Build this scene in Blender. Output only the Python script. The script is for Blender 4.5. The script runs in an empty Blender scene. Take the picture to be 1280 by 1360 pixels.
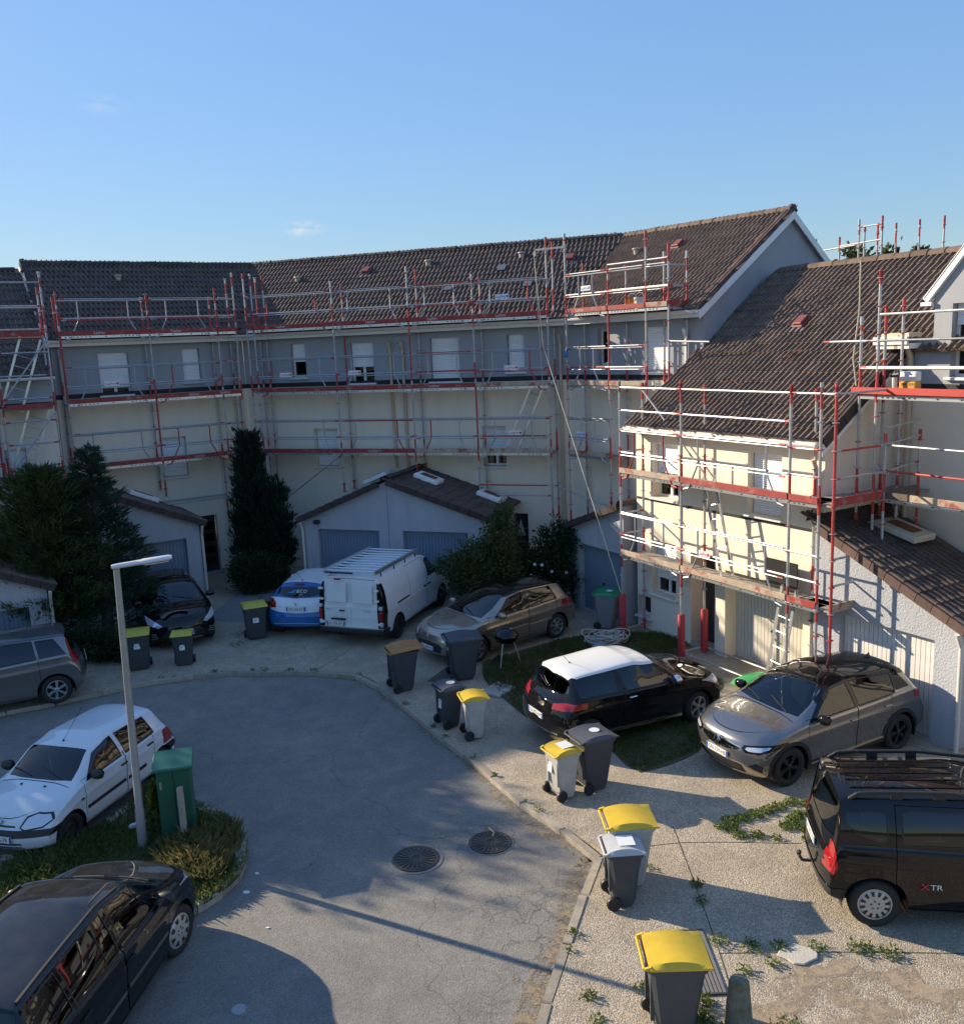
import bpy, bmesh, math, random
import numpy as np
from mathutils import Vector, Matrix
from mathutils.geometry import tessellate_polygon
random.seed(7)
SC = bpy.context.scene
COL = SC.collection
R = math.radians

# ------------------------------------------------------------------ camera
cam_d = bpy.data.cameras.new('camera'); cam = bpy.data.objects.new('camera', cam_d); COL.objects.link(cam)
cam_d.sensor_fit = 'HORIZONTAL'; cam_d.sensor_width = 36; cam_d.lens = 36*1213.1/1280
cam_d.clip_end = 3000; cam_d.clip_start = .1
PIT, ROL = .18216, -.04214
fw = Vector((0, math.cos(PIT), -math.sin(PIT))); r0 = Vector((1, 0, 0)); u0 = r0.cross(fw)
rr = math.cos(ROL)*r0+math.sin(ROL)*u0; uu = -math.sin(ROL)*r0+math.cos(ROL)*u0
cam.matrix_world = Matrix(((rr.x, uu.x, -fw.x, 0), (rr.y, uu.y, -fw.y, 0), (rr.z, uu.z, -fw.z, 7.1265), (0, 0, 0, 1)))
SC.camera = cam

# ------------------------------------------------------------------ sky, sun, exposure
SUN_AZ = R(152.5)       # direction towards the sun, counted from +x
SUN_EL = R(22.8)
wd = bpy.data.worlds.new('World'); SC.world = wd; wd.use_nodes = True
nt = wd.node_tree; bg = nt.nodes['Background']
sky = nt.nodes.new('ShaderNodeTexSky'); sky.sky_type = 'NISHITA'; sky.sun_disc = False
sky.sun_elevation = SUN_EL; sky.sun_rotation = math.pi/2-SUN_AZ
sky.altitude = 100; sky.air_density = .85; sky.dust_density = .2; sky.ozone_density = 2.2
# two faint wisps of cloud low in the sky
_tc = nt.nodes.new('ShaderNodeTexCoord'); # the whole sky evened out by one curve on its own brightness, as the phone's exposure does
_bw = nt.nodes.new('ShaderNodeRGBToBW'); nt.links.new(sky.outputs[0], _bw.inputs[0]); _pw = nt.nodes.new('ShaderNodeMath'); _pw.operation = 'POWER'; nt.links.new(_bw.outputs[0], _pw.inputs[0]); _pw.inputs[1].default_value = -.62
_pk = nt.nodes.new('ShaderNodeMath'); _pk.operation = 'MULTIPLY'; nt.links.new(_pw.outputs[0], _pk.inputs[0]); _pk.inputs[1].default_value = 1.27
_vs = nt.nodes.new('ShaderNodeVectorMath'); _vs.operation = 'SCALE'; nt.links.new(sky.outputs[0], _vs.inputs[0]); nt.links.new(_pk.outputs[0], _vs.inputs['Scale'])
_hs = nt.nodes.new('ShaderNodeHueSaturation'); _hs.inputs['Saturation'].default_value = 1.08; nt.links.new(_vs.outputs[0], _hs.inputs['Color']); _acc = _hs.outputs[0]
for _d, _r, _st in (((-.1717, .9773, .1242), .026, .9), ((-.3388, .9109, .2354), .03, .25)):
    _mp = nt.nodes.new('ShaderNodeVectorMath'); _mp.operation = 'SUBTRACT'; nt.links.new(_tc.outputs['Generated'], _mp.inputs[0]); _mp.inputs[1].default_value = _d
    _sc = nt.nodes.new('ShaderNodeVectorMath'); _sc.operation = 'MULTIPLY'; nt.links.new(_mp.outputs[0], _sc.inputs[0]); _sc.inputs[1].default_value = (1, 1, 2.6)
    _ln = nt.nodes.new('ShaderNodeVectorMath'); _ln.operation = 'LENGTH'; nt.links.new(_sc.outputs[0], _ln.inputs[0])
    _nz = nt.nodes.new('ShaderNodeTexNoise'); _nz.inputs['Scale'].default_value = 60; _nz.inputs['Detail'].default_value = 6; nt.links.new(_sc.outputs[0], _nz.inputs['Vector'])
    _m1 = nt.nodes.new('ShaderNodeMapRange'); _m1.inputs[1].default_value = _r; _m1.inputs[2].default_value = _r*.2; nt.links.new(_ln.outputs['Value'], _m1.inputs[0])
    _m2 = nt.nodes.new('ShaderNodeMapRange'); _m2.inputs[1].default_value = .42; _m2.inputs[2].default_value = .75; nt.links.new(_nz.outputs[0], _m2.inputs[0])
    _mu = nt.nodes.new('ShaderNodeMath'); _mu.operation = 'MULTIPLY'; nt.links.new(_m1.outputs[0], _mu.inputs[0]); nt.links.new(_m2.outputs[0], _mu.inputs[1])
    _ms = nt.nodes.new('ShaderNodeMath'); _ms.operation = 'MULTIPLY'; nt.links.new(_mu.outputs[0], _ms.inputs[0]); _ms.inputs[1].default_value = _st
    _mx = nt.nodes.new('ShaderNodeMix'); _mx.data_type = 'RGBA'; nt.links.new(_ms.outputs[0], _mx.inputs[0]); nt.links.new(_acc, _mx.inputs[6]); _mx.inputs[7].default_value = (3.3, 3.2, 3.1, 1); _acc = _mx.outputs[2]
nt.links.new(_acc, bg.inputs[0]); bg.inputs[1].default_value = .14
sd = bpy.data.lights.new('sun', 'SUN'); sun = bpy.data.objects.new('sun', sd); COL.objects.link(sun)
sd.energy = 4.5; sd.angle = R(.55); sd.color = (1, .85, .63)
sdir = Vector((math.cos(SUN_AZ)*math.cos(SUN_EL), math.sin(SUN_AZ)*math.cos(SUN_EL), math.sin(SUN_EL)))
sun.rotation_euler = sdir.to_track_quat('Z', 'Y').to_euler()
SC.view_settings.view_transform = 'Standard'; SC.view_settings.look = 'None'
SC.view_settings.exposure = .94; SC.view_settings.gamma = 1
SC.render.engine = 'CYCLES'

# ------------------------------------------------------------------ mesh helpers
def frame(P, ang):
    return Matrix.Translation((P[0], P[1], 0)) @ Matrix.Rotation(R(ang), 4, 'Z')
class MB:
    def __init__(s): s.v = []; s.f = []; s.m = []
    def add(s, vs, fs, mi=0):
        b = len(s.v); s.v += [tuple(x) for x in vs]
        for f in fs: s.f.append([b+i for i in f]); s.m.append(mi)
        return s
    def box(s, x0, x1, y0, y1, z0, z1, mi=0):
        vs = [(x, y, z) for z in (z0, z1) for y in (y0, y1) for x in (x0, x1)]
        return s.add(vs, [(0, 2, 3, 1), (4, 5, 7, 6), (0, 1, 5, 4), (2, 6, 7, 3), (0, 4, 6, 2), (1, 3, 7, 5)], mi)
    def obox(s, c, sz, M=None, mi=0):
        M = M or Matrix.Identity(3); c = Vector(c)
        vs = [c+M @ Vector((x*sz[0]/2, y*sz[1]/2, z*sz[2]/2)) for z in (-1, 1) for y in (-1, 1) for x in (-1, 1)]
        return s.add(vs, [(0, 2, 3, 1), (4, 5, 7, 6), (0, 1, 5, 4), (2, 6, 7, 3), (0, 4, 6, 2), (1, 3, 7, 5)], mi)
    def bar(s, p, q, w, h, mi=0, up=(0, 0, 1)):
        p = Vector(p); q = Vector(q); d = (q-p); L = d.length; d.normalize(); up = Vector(up)
        if abs(d.dot(up)) > .98: up = Vector((1, 0, 0))
        y = up.cross(d).normalized(); z = d.cross(y)
        return s.obox((p+q)/2, (L, w, h), Matrix((d, y, z)).transposed(), mi)
    def tube(s, p, q, r, n=7, mi=0, r2=None, cap=True):
        p = Vector(p); q = Vector(q); d = (q-p).normalized(); a = Vector((0, 0, 1)) if abs(d.z) < .9 else Vector((1, 0, 0))
        x = d.cross(a).normalized(); y = d.cross(x); r2 = r if r2 is None else r2
        vs = []
        for c, rad in ((p, r), (q, r2)):
            for i in range(n):
                t = 2*math.pi*i/n; vs.append(c+(x*math.cos(t)+y*math.sin(t))*rad)
        fs = [(i, (i+1) % n, n+(i+1) % n, n+i) for i in range(n)]
        if cap: fs += [tuple(range(n))[::-1], tuple(range(n, 2*n))]
        return s.add(vs, fs, mi)
    def path(s, pts, r, n=6, mi=0):
        for a, b in zip(pts[:-1], pts[1:]): s.tube(a, b, r, n, mi)
        return s
    def lathe(s, prof, n=20, M=None, mi=0, mis=None):
        M = M or Matrix.Identity(4); k = len(prof); vs = []
        for i in range(n):
            t = 2*math.pi*i/n
            for (rad, z) in prof: vs.append(M @ Vector((rad*math.cos(t), rad*math.sin(t), z)))
        b = len(s.v); s.v += [tuple(x) for x in vs]
        for i in range(n):
            for j in range(k-1):
                i2 = (i+1) % n
                s.f.append([b+i*k+j, b+i2*k+j, b+i2*k+j+1, b+i*k+j+1]); s.m.append(mis[j] if mis else mi)
        return s
    def prism(s, poly, z0, z1, mi=0, M=None):
        n = len(poly); M = M or Matrix.Identity(4)
        vs = [M @ Vector((x, y, z0)) for x, y in poly]+[M @ Vector((x, y, z1)) for x, y in poly]
        tr = tessellate_polygon([[Vector((x, y, 0)) for x, y in poly]])
        fs = [tuple(t) for t in tr]+[tuple(i+n for i in t) for t in tr]
        fs += [(i, (i+1) % n, n+(i+1) % n, n+i) for i in range(n)]
        return s.add(vs, fs, mi)
    def sheet(s, poly, z, mi=0):
        tr = tessellate_polygon([[Vector((x, y, 0)) for x, y in poly]])
        fs = []
        for t in tr:
            a, b, c = [poly[i] for i in t]
            fs.append(tuple(t) if (b[0]-a[0])*(c[1]-a[1])-(b[1]-a[1])*(c[0]-a[0]) > 0 else tuple(t)[::-1])
        return s.add([(x, y, z) for x, y in poly], fs, mi)
    def mesh(s, name, mats, smooth=False):
        me = bpy.data.meshes.new(name); me.from_pydata(s.v, [], s.f)
        for m in (mats if isinstance(mats, (list, tuple)) else [mats]): me.materials.append(m)
        me.polygons.foreach_set('material_index', s.m)
        if smooth: me.polygons.foreach_set('use_smooth', [True]*len(s.f))
        me.update(); return me
    def obj(s, name, mats, parent=None, smooth=False, M=None, fix=True):
        me = s.mesh(name, mats, smooth)
        if fix:
            bm = bmesh.new(); bm.from_mesh(me); bmesh.ops.recalc_face_normals(bm, faces=bm.faces); bm.to_mesh(me); bm.free()
        return link(name, me, parent, M)
def link(name, me, parent=None, M=None):
    o = bpy.data.objects.new(name, me); COL.objects.link(o)
    if parent: o.parent = parent
    if M is not None: o.matrix_local = M
    return o
def empty(name, M=None, parent=None):
    o = bpy.data.objects.new(name, None); o.empty_display_size = .2; COL.objects.link(o)
    if M is not None: o.matrix_local = M
    if parent: o.parent = parent
    return o
def tag(o, label=None, cat=None, group=None, kind=None):
    if label: o['label'] = label
    if cat: o['category'] = cat
    if group: o['group'] = group
    if kind: o['kind'] = kind
    return o
def sharp(o, ang=38):
    me = o.data; me.polygons.foreach_set('use_smooth', [True]*len(me.polygons)); me.set_sharp_from_angle(angle=R(ang)); return o
def bevel(o, w=.01, seg=1):
    m = o.modifiers.new('bevel', 'BEVEL'); m.width = w; m.segments = seg; m.limit_method = 'ANGLE'; return o
def text_mesh(name, body, size, mat, parent, M, ext=.001, align='CENTER', sx=1):
    c = bpy.data.curves.new(name, 'FONT'); c.body = body; c.size = size; c.align_x = align; c.align_y = 'CENTER'; c.extrude = ext; c.resolution_u = 2
    t = bpy.data.objects.new(name, c); COL.objects.link(t)
    dg = bpy.context.evaluated_depsgraph_get(); me = bpy.data.meshes.new_from_object(t.evaluated_get(dg))
    bpy.data.objects.remove(t); bpy.data.curves.remove(c)
    me.materials.clear(); me.materials.append(mat); me.name = name
    if sx != 1:
        for v in me.vertices: v.co.x *= sx
    return link(name, me, parent, M)

# ------------------------------------------------------------------ materials
MATS = {}
def mat(name, col, rough=.6, metal=0, var=0, vs=6, bump=0, bs=80, coat=0, spec=None, col2=None, mixlo=.42, mixhi=.6, ms=3, rand=0, coord='Object', trans=0, bdist=.01):
    """principled surface: base colour, noise variation (var), patches of col2, fine relief"""
    if name in MATS: return MATS[name]
    m = bpy.data.materials.new(name); m.use_nodes = True; MATS[name] = m
    n = m.node_tree.nodes; l = m.node_tree.links; p = n['Principled BSDF']
    p.inputs['Base Color'].default_value = (*col, 1); p.inputs['Roughness'].default_value = rough; p.inputs['Metallic'].default_value = metal
    if coat: p.inputs['Coat Weight'].default_value = coat; p.inputs['Coat Roughness'].default_value = .04
    if spec is not None: p.inputs['Specular IOR Level'].default_value = spec
    if trans: p.inputs['Transmission Weight'].default_value = trans
    if not (var or bump or col2 or rand): return m
    tc = n.new('ShaderNodeTexCoord'); out = tc.outputs[coord]
    if coord == 'World':
        pass
    cur = None
    if col2 is not None:
        nz = n.new('ShaderNodeTexNoise'); nz.inputs['Scale'].default_value = ms; nz.inputs['Detail'].default_value = 7; nz.inputs['Roughness'].default_value = .65
        l.new(out, nz.inputs['Vector'])
        mr = n.new('ShaderNodeMapRange'); mr.inputs[1].default_value = mixlo; mr.inputs[2].default_value = mixhi; l.new(nz.outputs[0], mr.inputs[0])
        mx = n.new('ShaderNodeMix'); mx.data_type = 'RGBA'; mx.inputs[6].default_value = (*col, 1); mx.inputs[7].default_value = (*col2, 1)
        l.new(mr.outputs[0], mx.inputs[0]); cur = mx.outputs[2]
    if var:
        nz = n.new('ShaderNodeTexNoise'); nz.inputs['Scale'].default_value = vs; nz.inputs['Detail'].default_value = 8; nz.inputs['Roughness'].default_value = .7
        l.new(out, nz.inputs['Vector'])
        mr = n.new('ShaderNodeMapRange'); mr.inputs[1].default_value = .25; mr.inputs[2].default_value = .75; mr.inputs[3].default_value = 1-var; mr.inputs[4].default_value = 1+var
        l.new(nz.outputs[0], mr.inputs[0])
        hs = n.new('ShaderNodeMix'); hs.data_type = 'RGBA'; hs.blend_type = 'MULTIPLY'; hs.inputs[0].default_value = 1
        if cur: l.new(cur, hs.inputs[6])
        else: hs.inputs[6].default_value = (*col, 1)
        l.new(mr.outputs[0], hs.inputs[7]); cur = hs.outputs[2]
    if rand:
        oi = n.new('ShaderNodeObjectInfo'); mr = n.new('ShaderNodeMapRange'); mr.inputs[3].default_value = 1-rand; mr.inputs[4].default_value = 1+rand
        l.new(oi.outputs['Random'], mr.inputs[0])
        hs = n.new('ShaderNodeMix'); hs.data_type = 'RGBA'; hs.blend_type = 'MULTIPLY'; hs.inputs[0].default_value = 1
        if cur: l.new(cur, hs.inputs[6])
        else: hs.inputs[6].default_value = (*col, 1)
        l.new(mr.outputs[0], hs.inputs[7]); cur = hs.outputs[2]
    if cur: l.new(cur, p.inputs['Base Color'])
    if bump:
        nz = n.new('ShaderNodeTexNoise'); nz.inputs['Scale'].default_value = bs; nz.inputs['Detail'].default_value = 4
        l.new(out, nz.inputs['Vector']); bp = n.new('ShaderNodeBump'); bp.inputs['Strength'].default_value = bump; bp.inputs['Distance'].default_value = bdist
        l.new(nz.outputs[0], bp.inputs['Height']); l.new(bp.outputs[0], p.inputs['Normal'])
    return m
def glass(name, tint=(.30, .36, .36), ior=1.7):
    """window glass: a clear tinted pane with a mirror coat that follows the angle of view physically (fresnel)"""
    if name in MATS: return MATS[name]
    m = bpy.data.materials.new(name); m.use_nodes = True; MATS[name] = m
    n = m.node_tree.nodes; l = m.node_tree.links; n.remove(n['Principled BSDF'])
    tr = n.new('ShaderNodeBsdfTransparent'); tr.inputs[0].default_value = (*tint, 1)
    gl = n.new('ShaderNodeBsdfGlossy'); gl.inputs[0].default_value = (.95, .97, 1, 1); gl.inputs['Roughness'].default_value = .005
    fr = n.new('ShaderNodeFresnel'); fr.inputs[0].default_value = ior
    mx = n.new('ShaderNodeMixShader'); l.new(fr.outputs[0], mx.inputs[0]); l.new(tr.outputs[0], mx.inputs[1]); l.new(gl.outputs[0], mx.inputs[2])
    l.new(mx.outputs[0], n['Material Output'].inputs[0]); return m

# --- surfaces of the place
def nodes_mat(name):
    m = bpy.data.materials.new(name); m.use_nodes = True; MATS[name] = m
    return m, m.node_tree.nodes, m.node_tree.links, m.node_tree.nodes['Principled BSDF']
def ramp(n, stops):
    r = n.new('ShaderNodeValToRGB'); e = r.color_ramp.elements
    while len(e) < len(stops): e.new(.5)
    for i, (p, c) in enumerate(stops): e[i].position = p; e[i].color = (*c, 1) if len(c) == 3 else c
    return r
def noise(n, l, vec, sc, det=6, rough=.6):
    z = n.new('ShaderNodeTexNoise'); z.inputs['Scale'].default_value = sc; z.inputs['Detail'].default_value = det; z.inputs['Roughness'].default_value = rough
    l.new(vec, z.inputs['Vector']); return z.outputs[0]
def mixc(n, l, fac, a, b, mode='MIX'):
    x = n.new('ShaderNodeMix'); x.data_type = 'RGBA'; x.blend_type = mode
    for i, v in ((0, fac), (6, a), (7, b)):
        if hasattr(v, 'links') or hasattr(v, 'is_linked'): l.new(v, x.inputs[i])
        elif i == 0: x.inputs[0].default_value = v
        else: x.inputs[i].default_value = (*v, 1)
    return x.outputs[2]
def mrange(n, l, v, a, b, c=0, d=1):
    x = n.new('ShaderNodeMapRange'); x.inputs[1].default_value = a; x.inputs[2].default_value = b; x.inputs[3].default_value = c; x.inputs[4].default_value = d
    l.new(v, x.inputs[0]); return x.outputs[0]
def mul(n, l, a, b):
    x = n.new('ShaderNodeMath'); x.operation = 'MULTIPLY'; l.new(a, x.inputs[0])
    if isinstance(b, (int, float)): x.inputs[1].default_value = b
    else: l.new(b, x.inputs[1])
    return x.outputs[0]
def cracks(n, l, vec, sc, w, seedsc=1.3, warp=.25):
    """thin wandering crack lines: edges of warped cells"""
    nz = n.new('ShaderNodeTexNoise'); nz.inputs['Scale'].default_value = sc*3; nz.inputs['Detail'].default_value = 5; l.new(vec, nz.inputs['Vector'])
    mp = n.new('ShaderNodeVectorMath'); mp.operation = 'MULTIPLY_ADD'; l.new(nz.outputs[1], mp.inputs[0]); mp.inputs[1].default_value = (warp/sc*2,)*3; l.new(vec, mp.inputs[2])
    vo = n.new('ShaderNodeTexVoronoi'); vo.feature = 'DISTANCE_TO_EDGE'; vo.inputs['Scale'].default_value = sc; l.new(mp.outputs[0], vo.inputs['Vector'])
    return mrange(n, l, vo.outputs['Distance'], 0, w*sc, 1, 0)
def asphalt_mat():
    m, n, l, p = nodes_mat('asphalt'); g = n.new('ShaderNodeNewGeometry').outputs['Position']
    big = noise(n, l, g, .35, 5); mid = noise(n, l, g, 2.2, 8, .7); fine = noise(n, l, g, 70, 3, .7)
    c = ramp(n, [(.3, (.178, .168, .15)), (.5, (.21, .198, .176)), (.7, (.25, .235, .205))]); l.new(mid, c.inputs[0])
    c2 = mixc(n, l, mrange(n, l, big, .35, .65), (.84, .86, .89), (1.13, 1.1, 1.06)); cc = mixc(n, l, 1.0, c.outputs[0], c2, 'MULTIPLY')
    vo = n.new('ShaderNodeTexVoronoi'); vo.inputs['Scale'].default_value = 75; l.new(g, vo.inputs['Vector'])
    st = mrange(n, l, vo.outputs['Color'], .1, .9, .74, 1.28); cc = mixc(n, l, 1.0, cc, st, 'MULTIPLY')
    k1 = cracks(n, l, g, .22, .016); k2 = cracks(n, l, g, 3.3, .012)
    sx = n.new('ShaderNodeSeparateXYZ'); l.new(g, sx.inputs[0])
    # crazing concentrated by the right-hand kerb and around the covers
    near = mul(n, l, mrange(n, l, sx.outputs[0], -1.2, .5), mrange(n, l, sx.outputs[1], 12.5, 10.5)); near = mul(n, l, near, mrange(n, l, big, .38, .55))
    cr = n.new('ShaderNodeMath'); cr.operation = 'MAXIMUM'; l.new(mul(n, l, k1, .55), cr.inputs[0]); l.new(mul(n, l, mul(n, l, k2, near), .75), cr.inputs[1])
    cc = mixc(n, l, cr.outputs[0], cc, (.05, .048, .045)); l.new(cc, p.inputs['Base Color']); p.inputs['Roughness'].default_value = .9
    b = n.new('ShaderNodeBump'); b.inputs['Strength'].default_value = .6; b.inputs['Distance'].default_value = .006
    h = n.new('ShaderNodeMath'); h.operation = 'SUBTRACT'; l.new(vo.outputs['Distance'], h.inputs[0]); l.new(cr.outputs[0], h.inputs[1]); l.new(h.outputs[0], b.inputs['Height']); l.new(b.outputs[0], p.inputs['Normal'])
    return m
def pebble_mat():
    m, n, l, p = nodes_mat('exposed_aggregate_concrete'); g = n.new('ShaderNodeNewGeometry').outputs['Position']
    big = noise(n, l, g, .5, 6); mid = noise(n, l, g, 1.7, 8, .7)
    vo = n.new('ShaderNodeTexVoronoi'); vo.inputs['Scale'].default_value = 62; l.new(g, vo.inputs['Vector'])
    sp = n.new('ShaderNodeSeparateColor'); l.new(vo.outputs['Color'], sp.inputs[0])
    c = ramp(n, [(0, (.34, .265, .18)), (.3, (.45, .36, .25)), (.6, (.55, .45, .31)), (.85, (.62, .515, .37)), (1, (.72, .62, .47))]); l.new(sp.outputs[0], c.inputs[0])
    gap = mrange(n, l, vo.outputs['Distance'], .012, .03); gap.node.inputs[1].default_value = .35; gap.node.inputs[2].default_value = .75
    cc = mixc(n, l, gap, c.outputs[0], (.27, .235, .185))
    d = mrange(n, l, mid, .35, .68, .78, 1.12); cc = mixc(n, l, 1.0, cc, d, 'MULTIPLY')
    dirt = mrange(n, l, big, .52, .66); cc = mixc(n, l, mul(n, l, dirt, .55), cc, (.30, .25, .185))
    l.new(cc, p.inputs['Base Color']); p.inputs['Roughness'].default_value = .85
    b = n.new('ShaderNodeBump'); b.inputs['Strength'].default_value = .7; b.inputs['Distance'].default_value = .008; b.invert = True
    l.new(vo.outputs['Distance'], b.inputs['Height']); l.new(b.outputs[0], p.inputs['Normal']); return m
def tile_mat(name, base, hi, lich):
    m, n, l, p = nodes_mat(name); g = n.new('ShaderNodeNewGeometry').outputs['Position']
    oi = n.new('ShaderNodeObjectInfo')
    a = noise(n, l, g, 2.5, 8, .75); b = noise(n, l, g, 18, 5, .7); wn = n.new('ShaderNodeTexNoise'); wn.inputs['Scale'].default_value = 3.7; l.new(g, wn.inputs['Vector'])
    cc = mixc(n, l, mrange(n, l, a, .35, .68), base, hi); cc = mixc(n, l, 1.0, cc, mrange(n, l, b, .3, .7, .7, 1.3), 'MULTIPLY')
    cc = mixc(n, l, 1.0, cc, mrange(n, l, oi.outputs['Random'], 0, 1, .8, 1.25), 'MULTIPLY')
    li = mrange(n, l, noise(n, l, g, 9, 6, .8), .62, .70); cc = mixc(n, l, mul(n, l, li, .6), cc, lich)
    l.new(cc, p.inputs['Base Color']); p.inputs['Roughness'].default_value = .8
    bp = n.new('ShaderNodeBump'); bp.inputs['Strength'].default_value = .4; bp.inputs['Distance'].default_value = .006; l.new(b, bp.inputs['Height']); l.new(bp.outputs[0], p.inputs['Normal']); return m
def render_mat(name, col, relief=.25, sc=60, stain=.12, dist=.006):
    m, n, l, p = nodes_mat(name); g = n.new('ShaderNodeNewGeometry').outputs['Position']
    st = n.new('ShaderNodeMapping'); st.inputs['Scale'].default_value = (2.2, 2.2, .35); l.new(g, st.inputs[0])
    a = noise(n, l, st.outputs[0], 1.2, 7, .65); f = noise(n, l, g, sc, 4, .6)
    cc = mixc(n, l, 1.0, col, mrange(n, l, a, .3, .7, 1-stain, 1+stain*.6), 'MULTIPLY'); cc = mixc(n, l, 1.0, cc, mrange(n, l, f, .3, .7, .93, 1.06), 'MULTIPLY')
    l.new(cc, p.inputs['Base Color']); p.inputs['Roughness'].default_value = .92; p.inputs['Specular IOR Level'].default_value = .2
    bp = n.new('ShaderNodeBump'); bp.inputs['Strength'].default_value = relief; bp.inputs['Distance'].default_value = dist; l.new(f, bp.inputs['Height']); l.new(bp.outputs[0], p.inputs['Normal']); return m
M_asph = asphalt_mat(); M_peb = pebble_mat()
M_tileP = tile_mat('roof_tile_dark', (.07, .047, .037), (.15, .105, .082), (.28, .255, .21))
M_tileQ = tile_mat('roof_tile_brown', (.105, .07, .05), (.215, .15, .108), (.36, .33, .27))
M_verge = mat('verge_tile_brown', (.105, .062, .05), .75, var=.3, vs=9, rand=.2)
M_ridge = mat('ridge_tile', (.13, .085, .06), .8, var=.35, vs=7, rand=.25)
M_ridgeP = mat('ridge_tile_dark', (.05, .036, .034), .8, var=.35, vs=7, rand=.25)
M_cream = render_mat('cream_render', (.84, .735, .59), stain=.06); M_grey = render_mat('grey_render', (.36, .37, .395), stain=.06); M_gar = render_mat('roughcast_pale', (.42, .43, .46), 1.0, 26, .1, .02)
M_band = mat('black_membrane', (.012, .014, .02), .6)
M_white = mat('white_pvc', (.75, .75, .74), .35, var=.06, vs=4); M_verw = mat('white_verge_board', (.80, .80, .79), .5, var=.08)
M_shut = mat('white_shutter', (.84, .85, .85), .45, var=.04); M_gdoor = mat('painted_garage_door', (.17, .225, .29), .45, var=.10, vs=2.5)
M_gdoorQ = mat('cream_garage_door', (.62, .58, .50), .5, var=.08, vs=2)
M_pipe = mat('beige_pipe', (.55, .44, .32), .45, var=.1); M_dark = mat('dark_opening', (.012, .012, .014), .5); M_doorb = mat('dark_door', (.03, .03, .035), .45)
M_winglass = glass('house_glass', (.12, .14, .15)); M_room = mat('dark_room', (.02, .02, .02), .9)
M_galv = mat('galvanised_steel', (.42, .43, .44), .48, .5, var=.25, vs=9); M_red = mat('red_painted_steel', (.42, .05, .045), .55, var=.35, vs=12)
M_redb = mat('red_painted_board', (.31, .04, .036), .65, var=.3, vs=8, col2=(.30, .20, .16), mixlo=.55, mixhi=.72, ms=4)
M_wood = mat('weathered_board', (.42, .33, .24), .8, var=.35, vs=10, col2=(.33, .07, .055), mixlo=.52, mixhi=.62, ms=3)
M_plank = mat('deck_plank', (.30, .28, .25), .7, .2, var=.3, vs=8); M_alu = mat('aluminium', (.62, .63, .64), .35, .8, var=.12)
M_foam = mat('white_foam_block', (.78, .77, .73), .8, var=.12, vs=5, bump=.4, bs=30); M_rust = mat('rusty_brown', (.16, .07, .04), .8, var=.4)
M_kerb = mat('kerb_concrete', (.33, .285, .22), .85, var=.3, vs=7, bump=.5, bs=60, rand=.15); M_conc = mat('plain_concrete', (.37, .35, .31), .85, var=.22, vs=4, bump=.4, bs=50)
M_blk = mat('black_plastic', (.018, .018, .02), .5, var=.15, vs=20); M_iron = mat('cast_iron', (.075, .066, .055), .55, .3, var=.4, vs=14, bump=.5, bs=60)
M_soil = mat('soil', (.11, .085, .055), .95, var=.35, vs=3, bump=.8, bs=20, col2=(.07, .075, .03), ms=2)
M_text_w = mat('white_lettering', (.62, .58, .55), .6); M_text_k = mat('black_lettering', (.02, .02, .02), .5); M_text_r = mat('red_lettering', (.55, .03, .05), .6); M_text_b = mat('blue_lettering', (.06, .2, .55), .6)
# ------------------------------------------------------------------ ground, road, pavement
def smooth_line(pts, step=.25):
    out = []; P = [Vector((*p, 0)) for p in pts]
    for i in range(len(P)-1):
        a = P[max(i-1, 0)]; b = P[i]; c = P[i+1]; d = P[min(i+2, len(P)-1)]
        k = max(2, int((c-b).length/step))
        for j in range(k):
            t = j/k
            q = .5*((2*b)+(c-a)*t+(2*a-5*b+4*c-d)*t*t+(3*b-a-3*c+d)*t*t*t); out.append((q.x, q.y))
    out.append((P[-1].x, P[-1].y)); return out
KL = [(-24, 12), (-14, 16.4), (-10.22, 18.07), (-9.06, 18.64), (-8.29, 19.16), (-7.59, 19.54), (-6.58, 19.84), (-5.84, 19.95), (-4.25, 19.76), (-3.1, 19.5), (-2.71, 19.2), (-2.3, 18.6),
      (-1.69, 17.54), (-.73, 15.66), (-.18, 14.7), (.52, 13.32), (1.13, 12.37), (1.5, 11.78), (1.31, 11.2), (1.01, 10.32), (.73, 9.42), (.45, 8.55), (.15, 7.4), (-.3, 5.5), (-1.2, 1), (-2, -8)]
KLS = smooth_line(KL)
ROADZ = -.08
mb = MB(); n = 48; mb.add([(0, 0, -.32)]+[(900*math.cos(2*math.pi*i/n), 900*math.sin(2*math.pi*i/n), -.32) for i in range(n)], [(0, 1+i, 1+(i+1) % n) for i in range(n)])
tag(mb.obj('ground', mat('field_ground', (.09, .10, .045), .95, var=.4, vs=.3), fix=False), kind='structure')
mb = MB().sheet([(-26, -8), (4, -8), (4, 21), (-26, 21)], ROADZ); tag(mb.obj('road', M_asph, fix=False), kind='structure')
pave = MB().sheet(KLS+[(40, -8), (40, 40), (-24, 40)], 0)
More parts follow.
